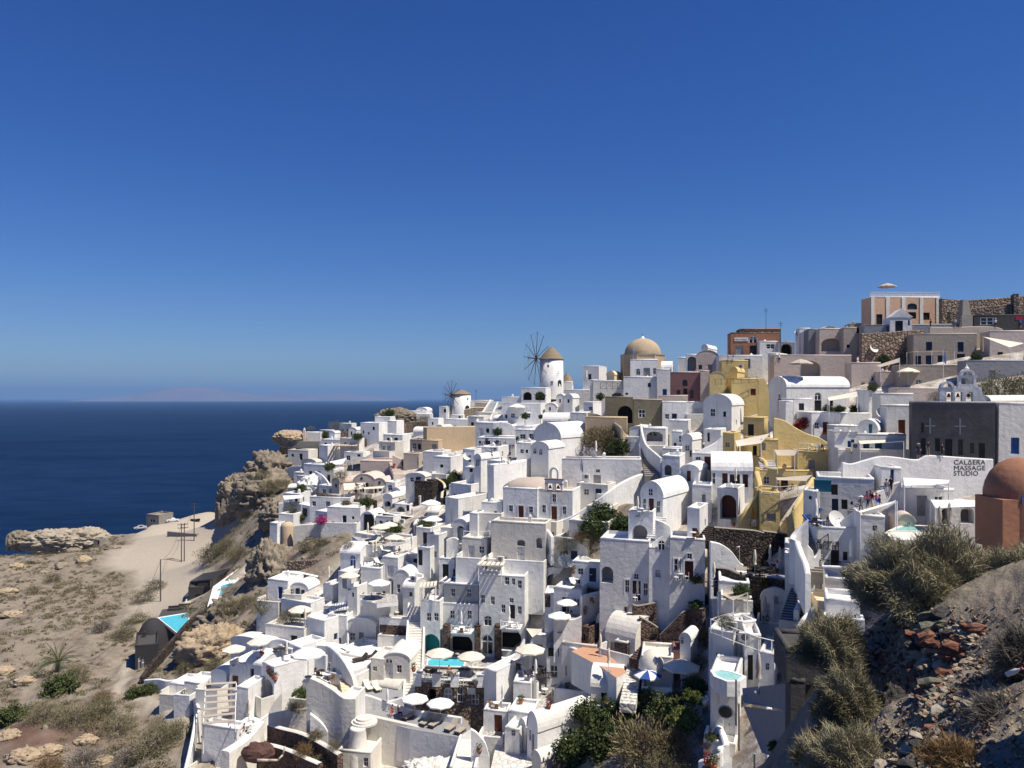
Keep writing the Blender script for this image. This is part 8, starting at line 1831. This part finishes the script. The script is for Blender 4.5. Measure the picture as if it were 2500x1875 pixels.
LG = [(1062,1650,'d',2.6,'dark, first at the hotel pool'),(1092,1654,'d',2.7,'dark, second at the hotel pool'),(1112,1656,'t',2.8,'grey, third at the hotel pool'),(1160,1662,'d',2.9,'dark, last at the hotel pool'),(1028,1776,'t',-.5,'tan, leftmost on the lower terrace'),(1050,1780,'t',-.5,'tan, second on the lower terrace'),(1090,1790,'t',-.5,'tan, third on the lower terrace'),(1115,1796,'t',-.5,'tan, rightmost on the lower terrace'),(985,1765,'t',-.6,'tan, under the left white parasol'),(905,1690,'c',.5,'cream, left one below the fanlight door'),(926,1692,'c',.5,'cream, right one below the fanlight door'),(712,1602,'d',-1.2,'black, left on the grey patio'),(735,1604,'d',-1.2,'black, right on the grey patio'),(862,1618,'d',-1.0,'cream on dark frame beside the yellow steps'),(886,1612,'d',-1.0,'dark, beside the barrel gable house'),(935,1358,'c',.8,'pale, leftmost on the brown terrace'),(950,1352,'c',.8,'pale, in the middle of the brown terrace'),(968,1350,'c',.8,'pale, rightmost on the brown terrace'),(902,1342,'c',-.8,'pale, far left on the brown terrace'),(1412,1412,'c',.4,'white canvas, left under the sloping gable'),(1438,1410,'c',-.4,'white canvas, right under the sloping gable'),(972,1498,'c',.6,'white canvas, above the stone band'),(1966,1266,'b',-1.2,'blue, left of the washhouse'),(2010,1272,'b',.8,'blue, right of the washhouse'),(668,1592,'d',-1.0,'dark, on the upper left patio')]
CU = {'d': 'cushion_dark', 't': 'cushion', 'c': 'cushion_cream', 'b': 'canvas_blue'}
for u, v, k, rz, t in LG: o = spawn(('lg', k), b_lounger(CU[k]), 'sun lounger, ' + t, 'sun lounger', land(u, v), rz, 1.1); o['kind'] = 'thing'
# tables with chairs
TB = [(1846,1398,'i','left cafe'),(1868,1400,'i','middle cafe'),(1890,1394,'i','right cafe'),(1832,1416,'i','front cafe'),(1862,1418,'i','lower cafe'),(1320,1640,'i','upper breakfast'),(1340,1655,'i','lower breakfast'),(1300,1655,'i','pool side'),(1212,1730,'w','pool house'),(1330,1672,'w','flower patio'),(1128,1544,'w','arch balcony'),(1246,1532,'w','tower balcony'),(1380,1510,'i','curved balcony'),(1660,1415,'w','red panelled door'),(1742,1432,'w','tall red door'),(1560,1468,'w','lower red door'),(1692,1318,'w','little red door'),(1565,1255,'w','barrel terrace'),(925,1462,'i','black furniture'),(1178,1088,'i','left restaurant'),(1200,1092,'i','middle restaurant'),(1222,1094,'i','right restaurant'),(1245,1096,'i','far right restaurant'),(1190,1080,'i','back restaurant'),(1240,1130,'i','lower restaurant'),(876,1204,'i','pink terrace'),(855,1204,'i','left pink terrace'),(785,1650,'i','wicker'),(800,1660,'w','white side'),(1832,1282,'w','yellow terrace'),(1440,1112,'w','garden wall'),(1420,1112,'w','second garden wall'),(1480,1112,'w','third garden wall'),(940,1325,'i','pointed arch cafe'),(965,1322,'i','second pointed arch cafe'),(1990,1100,'w','yellow roof'),(2010,1100,'w','second yellow roof'),(1920,1195,'i','yellow awning'),(1995,1265,'i','washhouse'),(2022,1340,'i','iron balcony'),(1600,1560,'i','hot tub terrace'),(602,1785,'w','patio box'),(1448,1470,'w','cream cube court')]
for i, (u, v, k, t) in enumerate(TB):
 p = land(u, v); o = spawn(('tb', k), b_table('frame_white' if k == 'w' else 'iron'), 'small round table, ' + t, 'table', p, 0); o['kind'] = 'thing'
 for j in range(2 + i % 2):
  a = i * 1.1 + j * 2.2; c = 'wood_dark' if k == 'i' else ('canvas_white' if i % 2 else 'wood')
  q = p + Vector((math.cos(a) * .85, math.sin(a) * .85, 0)); o = spawn(('ch', c), b_chair(c), ('first', 'second', 'third')[j] + ' chair at the ' + t + ' table', 'chair', q, a - math.pi / 2); o['kind'] = 'thing'
# people
for i, (u, v, a, b, pose, hat, bag, t) in enumerate(PE): o = spawn(('pe', a, b, pose, hat, bag), b_person(a, b, pose, hat, 'hair', bag), 'person ' + t, 'person', land(u, v), 1.9 * i, 1.0); o['kind'] = 'thing'
# flags, dishes, aerials, poles
flagpole('tall flagpole with a hanging blue and white striped flag before the garden wall', 1417, 1240, 7.7, 118); flagpole('flagpole with a blue and white striped flag under the great dome', 1546, 926, 7.6, 182); flagpole('flagpole with a blue and white striped flag beside the bell tower', 2303, 945, 6.0, 124)
for lb, u, v, r in (('big round dish on the white house above the stone steps',2040,1296,.95),('larger white dish on the hotel neighbour roof',1376,1388,.85),('smaller white dish on the hotel neighbour roof',1393,1390,.6),('white dish on the small yellow block',1886,1078,.7),('dish on the stone wall below the mansion',2132,866,.9),('pale dish above the blue doored barrel',2148,1026,.8),('dish beside the paired shutters',1140,1128,.8),('dish on the grey stair block skyline',1946,826,.8)): p = land(u, v); dish(lb, u, v, p.y, r)
def pole(label, u, v, h, arms=2, D=None):
 p = ground_hit(u, v, 60) if D is None else at(u, v, D); o = thing('utility_pole', label, 'utility pole', p); MB().bar((0, 0, -1), (0, 0, h), .16, 7, .11).obj('mast', 'old_wood', o)
 for k in range(arms): z = h - .4 - k * .9; MB().box(-1.1, 1.1, -.06, .06, z, z + .12).obj('crossarm', 'old_wood', o); MB().bar((-.95, 0, z + .1), (-.95, 0, z + .4), .06, 5).bar((0, 0, z + .1), (0, 0, z + .4), .06, 5).bar((.95, 0, z + .1), (.95, 0, z + .4), .06, 5).obj('insulators', 'iron', o)
 return p + Vector((0, 0, h - .2))
q1 = pole('slim wooden pole beside the black villa', 392, 1468, 9.2, 0); q2 = pole('near timber pole of the twin pair on the track', 443, 1372, 10.5); q3 = pole('far timber pole of the twin pair on the track', 450, 1370, 10.5); q4 = pole('timber utility pole on the sandy lot', 474, 1320, 11.0)
def wire(label, a, b, sag):
 m = MB(); P = [a.lerp(b, i / 12) - Vector((0, 0, sag * 4 * (i / 12) * (1 - i / 12))) for i in range(13)]; o = thing('cable', label, 'cable', a)
 for i in range(12): m.bar(P[i] - a, P[i + 1] - a, .035, 3)
 m.obj('strand', 'iron', o)
wire('drooping cable between the slim pole and the twin poles', q1, q2, 2.0); wire('upper cable between the twin poles and the lot pole', q3, q4, 1.6); wire('long cable running down left from the slim pole', q1, ground_hit(230, 1640) + Vector((0, 0, 2)), 3.0)
for lb, u, v, h in (('thin aerial with a crossbar above the mini market',1870,806,4.5),('tall mast with a street lamp beside the mini market',1906,838,6.5),('thin aerial beside the small windmill',1162,985,3.5),('thin pole on the slope left of the small windmill',1072,1010,4.0)):
 p = land(u, v); o = thing('aerial', lb, 'aerial', p); MB().bar((0, 0, -.5), (0, 0, h), .05, 5, .03).obj('mast', 'iron', o); MB().box(-.5, .5, -.03, .03, h - .5, h - .43).box(-.3, .3, -.03, .03, h - .9, h - .83).obj('crossbar', 'iron', o)
# sandy lot: cars, shed, boat
def car(label, u, v, rz, mat, pickup=False):
 o = thing('parked_car', label, 'car', ground_hit(u, v, 60), rz); prof = [(-2.1, .35), (-2.15, .75), (-1.6, .88), (-1.0, .95), (-.4, 1.42), (.5, 1.45), (.9, .95), (2.1, .9), (2.15, .4)] if pickup else [(-2.1, .35), (-2.15, .72), (-1.3, .88), (-.6, 1.38), (.7, 1.42), (1.5, 1.0), (2.05, .92), (2.12, .4)]
 b = MB(); n = len(prof); b.add([(x, -.82 if z < 1 else -.68, z) for x, z in prof] + [(x, .82 if z < 1 else .68, z) for x, z in prof], [tuple(range(n)), tuple(range(2 * n - 1, n - 1, -1))] + [(i, n + i, n + (i + 1) % n, (i + 1) % n) for i in range(n)]); b.obj('body', mat, o)
 for s in (-1, 1):
  MB().add([(-.55, s * .80, .95), (.75, s * .80, .95), (.55, s * .70, 1.36), (-.35, s * .70, 1.36)], [(0, 1, 2, 3)]).obj('side_window', 'glass', o)
  for x in (-1.35, 1.35): w = MB().lathe([(0, -.1), (.33, -.1), (.33, .1), (0, .1)], 14).obj('wheel', 'rubber', o, loc=(x, s * .78, .33)); w.rotation_euler = (math.pi / 2, 0, 0); MB().lathe([(0, -.11), (.18, -.11), (.18, .11), (0, .11)], 10).obj('rim', 'metal_grey', w)
  MB().box(-2.17, -2.12, s * .6 - .15, s * .6 + .15, .58, .72).obj('headlight', 'frame_white', o)
 MB().add([(-1.02, -.66, .93), (-1.02, .66, .93), (-.5, .6, 1.36), (-.5, -.6, 1.36)], [(0, 1, 2, 3)]).obj('windscreen', 'glass', o)
car('silver hatchback parked on the sandy lot', 343, 1292, .5, 'car_silver'); car('white pickup parked beside the concrete shed', 422, 1274, .35, 'car_white', True)
house('low concrete shed with a dark round opening on the sandy lot', 357, 388, 416, 1258, 1276, 20, 285, col='concrete', F_=[('a', 372, 1270, 14, 9)], deep=7, name='shed', cat='shed'); house('tiny stone hut with a dark doorway below the left rocks', 228, 243, 250, 1318, 1330, 14, 246, col='concrete', F_=[('d', 240, 1325, 5, 8, 'k')], deep=3, name='hut', cat='hut')
wall('long low stone wall behind the twin poles', [(408,1297,1310),(440,1300,1310),(480,1303,1310)], 'concrete', .8, None); pass
p = ground_hit(478, 1272, 60); o = thing('rowing_boat', 'dark wooden boat lying on the sandy lot', 'boat', p, .3); MB().add([(-2, 0, .9), (-1.4, -.8, .8), (0, -1, .7), (1.6, -.7, .8), (-1.2, -.4, 0), (0, -.5, 0), (1.4, -.35, 0), (-1.4, .8, .8), (0, 1, .7), (1.6, .7, .8), (-1.2, .4, 0), (0, .5, 0), (1.4, .35, 0)], [(0, 4, 1), (1, 4, 5, 2), (2, 5, 6, 3), (0, 7, 10), (7, 8, 11, 10), (8, 9, 12, 11), (4, 10, 11, 5), (5, 11, 12, 6), (3, 6, 12, 9), (0, 10, 4)]).obj('hull', 'wood_dark', o); MB().box(-.3, .3, -.9, .9, .55, .62).obj('thwart', 'old_wood', o)
# air conditioners, pots
for i, (u, v, t) in enumerate(((1786,1552,'small one on the tall house roof'),(1800,1548,'large one on the tall house roof'),(1818,1566,'right one on the tall house roof'),(1808,900,'on the yellow back wall'),(1432,1170,'beside the grey garden door'),(1010,1432,'by the small vault'),(982,1278,'by the shop row'),(2088,1078,'on the crenellated wall'),(1222,1372,'behind the hotel roof pergola'))):
 p = land(u, v); o = thing('air_conditioner', 'air conditioner unit, ' + t, 'air conditioner', p, -.4); MB().box(-.5, .5, -.2, .2, 0, .8 if i != 1 else 1.3).obj('case', 'ac_white', o); f = MB().lathe([(0, 0), (.3, 0), (.3, .03), (.26, .04)], 14).obj('fan_grille', 'steel', o, loc=(0, -.205, .42)); f.rotation_euler = (math.pi / 2, 0, 0)
for i, (u, v, t) in enumerate(((656,1646,'first in the row on the navy porch roof'),(661,1652,'second in the row on the navy porch roof'),(667,1658,'third in the row on the navy porch roof'),(672,1664,'fourth in the row on the navy porch roof'),(1272,1706,'beside the low white annex window'),(1180,1612,'at the dark hotel arch'),(1340,1734,'at the striped steps'),(1428,1500,'on the white cube roof'),(1742,1880,'at the bottom planter wall'),(1728,1874,'second at the bottom planter wall'),(1170,1840,'on the bottom parapet'),(2380,888,'on the taupe terrace'),(1700,1422,'left before the red panelled door'),(1712,1424,'right before the red panelled door'),(1400,1400,'on the sloping gable terrace'),(640,1600,'on the upper left patio'),(1870,1440,'at the cafe corner'),(1790,1284,'at the yellow slope'),(962,1120,'on the pink wall'),(1010,1640,'on the hotel stairs'),(1480,1700,'under the barrel window'))):
 k = 'leaf_green' if i % 3 else 'flower_red'; o = spawn(('pot', k), b_pot(k), 'clay pot with a plant, ' + t, 'potted plant', land(u, v), 0, 1.15 if u in (1742, 1728, 2380) else 1.0); o['kind'] = 'thing'
railing('dark iron railing of the small balcony above the picket fence', [(1982,1340),(2004,1342),(2022,1328)], D=76, h=1.0, col='iron'); railing('dark picket fence before the dark door', [(2002,1392),(2022,1392),(2080,1400)], D=75, h=1.0, col='iron'); railing('pale crossed railing on the yellow terrace house', [(1950,1102),(2040,1108),(2054,1104)], D=109.5, h=1.2, col='canvas'); railing('pale crossed railing on the lower yellow house', [(1858,1206),(1904,1210),(1948,1206)], D=97.5, h=1.1, col='canvas'); railing('brown rail on the upper yellow terrace', [(1746,940),(1790,938),(1848,934)], D=145.5, h=1.1, col='wood', cross=False)
sail('pale awning over the yellow courtyard', [(1795,1076,122),(1880,1058,118),(1858,1082,114),(1800,1090,117)], 'canvas', .2); sail('taupe awning over the yellow steps', [(1890,1098,112),(1948,1098,110),(1940,1112,107),(1898,1112,108)], 'canvas_tan', .15); sail('pale awning over the lower yellow terrace', [(1895,1166,106),(1982,1160,104),(1968,1174,100),(1898,1172,101)], 'canvas_tan', .15); sail('tan shade sail over the vines', [(2020,970,126),(2092,956,125),(2094,968,121),(2024,978,121)], 'canvas', .25); sail('peach awning before the teal doors', [(2096,1076,104),(2210,1072,103),(2206,1078,100),(2100,1084,101)], 'canvas', .1); sail('cream triangular sail on the right taupe terrace', [(2400,822,135),(2500,838,132),(2466,848,130)], 'canvas', .2); sail('cream sail before the blue doored house', [(2214,860,136),(2275,856,134),(2330,858,136),(2240,858,138)], 'canvas', .1); sail('brown canopy above the tall blue arched door', [(2140,892,137),(2196,874,136),(2196,884,134),(2150,896,134)], 'canvas_tan', .2)
sail('white canopy on posts beside the massage wall', [(2205,1166,77),(2318,1172,76),(2316,1180,73),(2208,1186,74)], 'canvas_white', .1); sail('white awning at the right plunge pool', [(2272,1220,72),(2400,1222,71),(2404,1236,68),(2284,1240,69)], 'canvas_white', .1); sail('white hammock-like canopy below the stair wall', [(2095,1248,72),(2186,1222,72),(2190,1226,69),(2100,1252,69)], 'canvas_white', .5)
# odds and ends on the patios
NP = {}
def short(l): return ' '.join(l.split()[:9])
for i, (root, x, y, z, l, w) in enumerate(PAT):
 k = i % 4
 p = root.matrix_basis @ Vector((x + (w * .2 if i % 2 else -w * .2), y * .5, z)) if False else root.location + Matrix.Rotation(root.rotation_euler.z, 3, 'Z') @ Vector((x + (w * .22 if i % 2 else -w * .22), y * .5, z))
 if len(l.split()) > 10: continue
 if k == 0: o = spawn(('tb', 'i'), b_table('iron'), 'dark patio table of the ' + l, 'table', p)
 elif k == 1: o = spawn(('ch', 'wood_dark'), b_chair('wood_dark'), 'dark patio chair of the ' + l, 'chair', p, i)
 elif k == 2: o = spawn(('pot', 'leaf_green'), b_pot('leaf_green'), 'potted green plant of the ' + l, 'potted plant', p)
 else: o = spawn(('lg', 'c'), b_lounger('cushion_cream'), 'cream patio lounger of the ' + l, 'sun lounger', p, i)
 o['kind'] = 'thing'
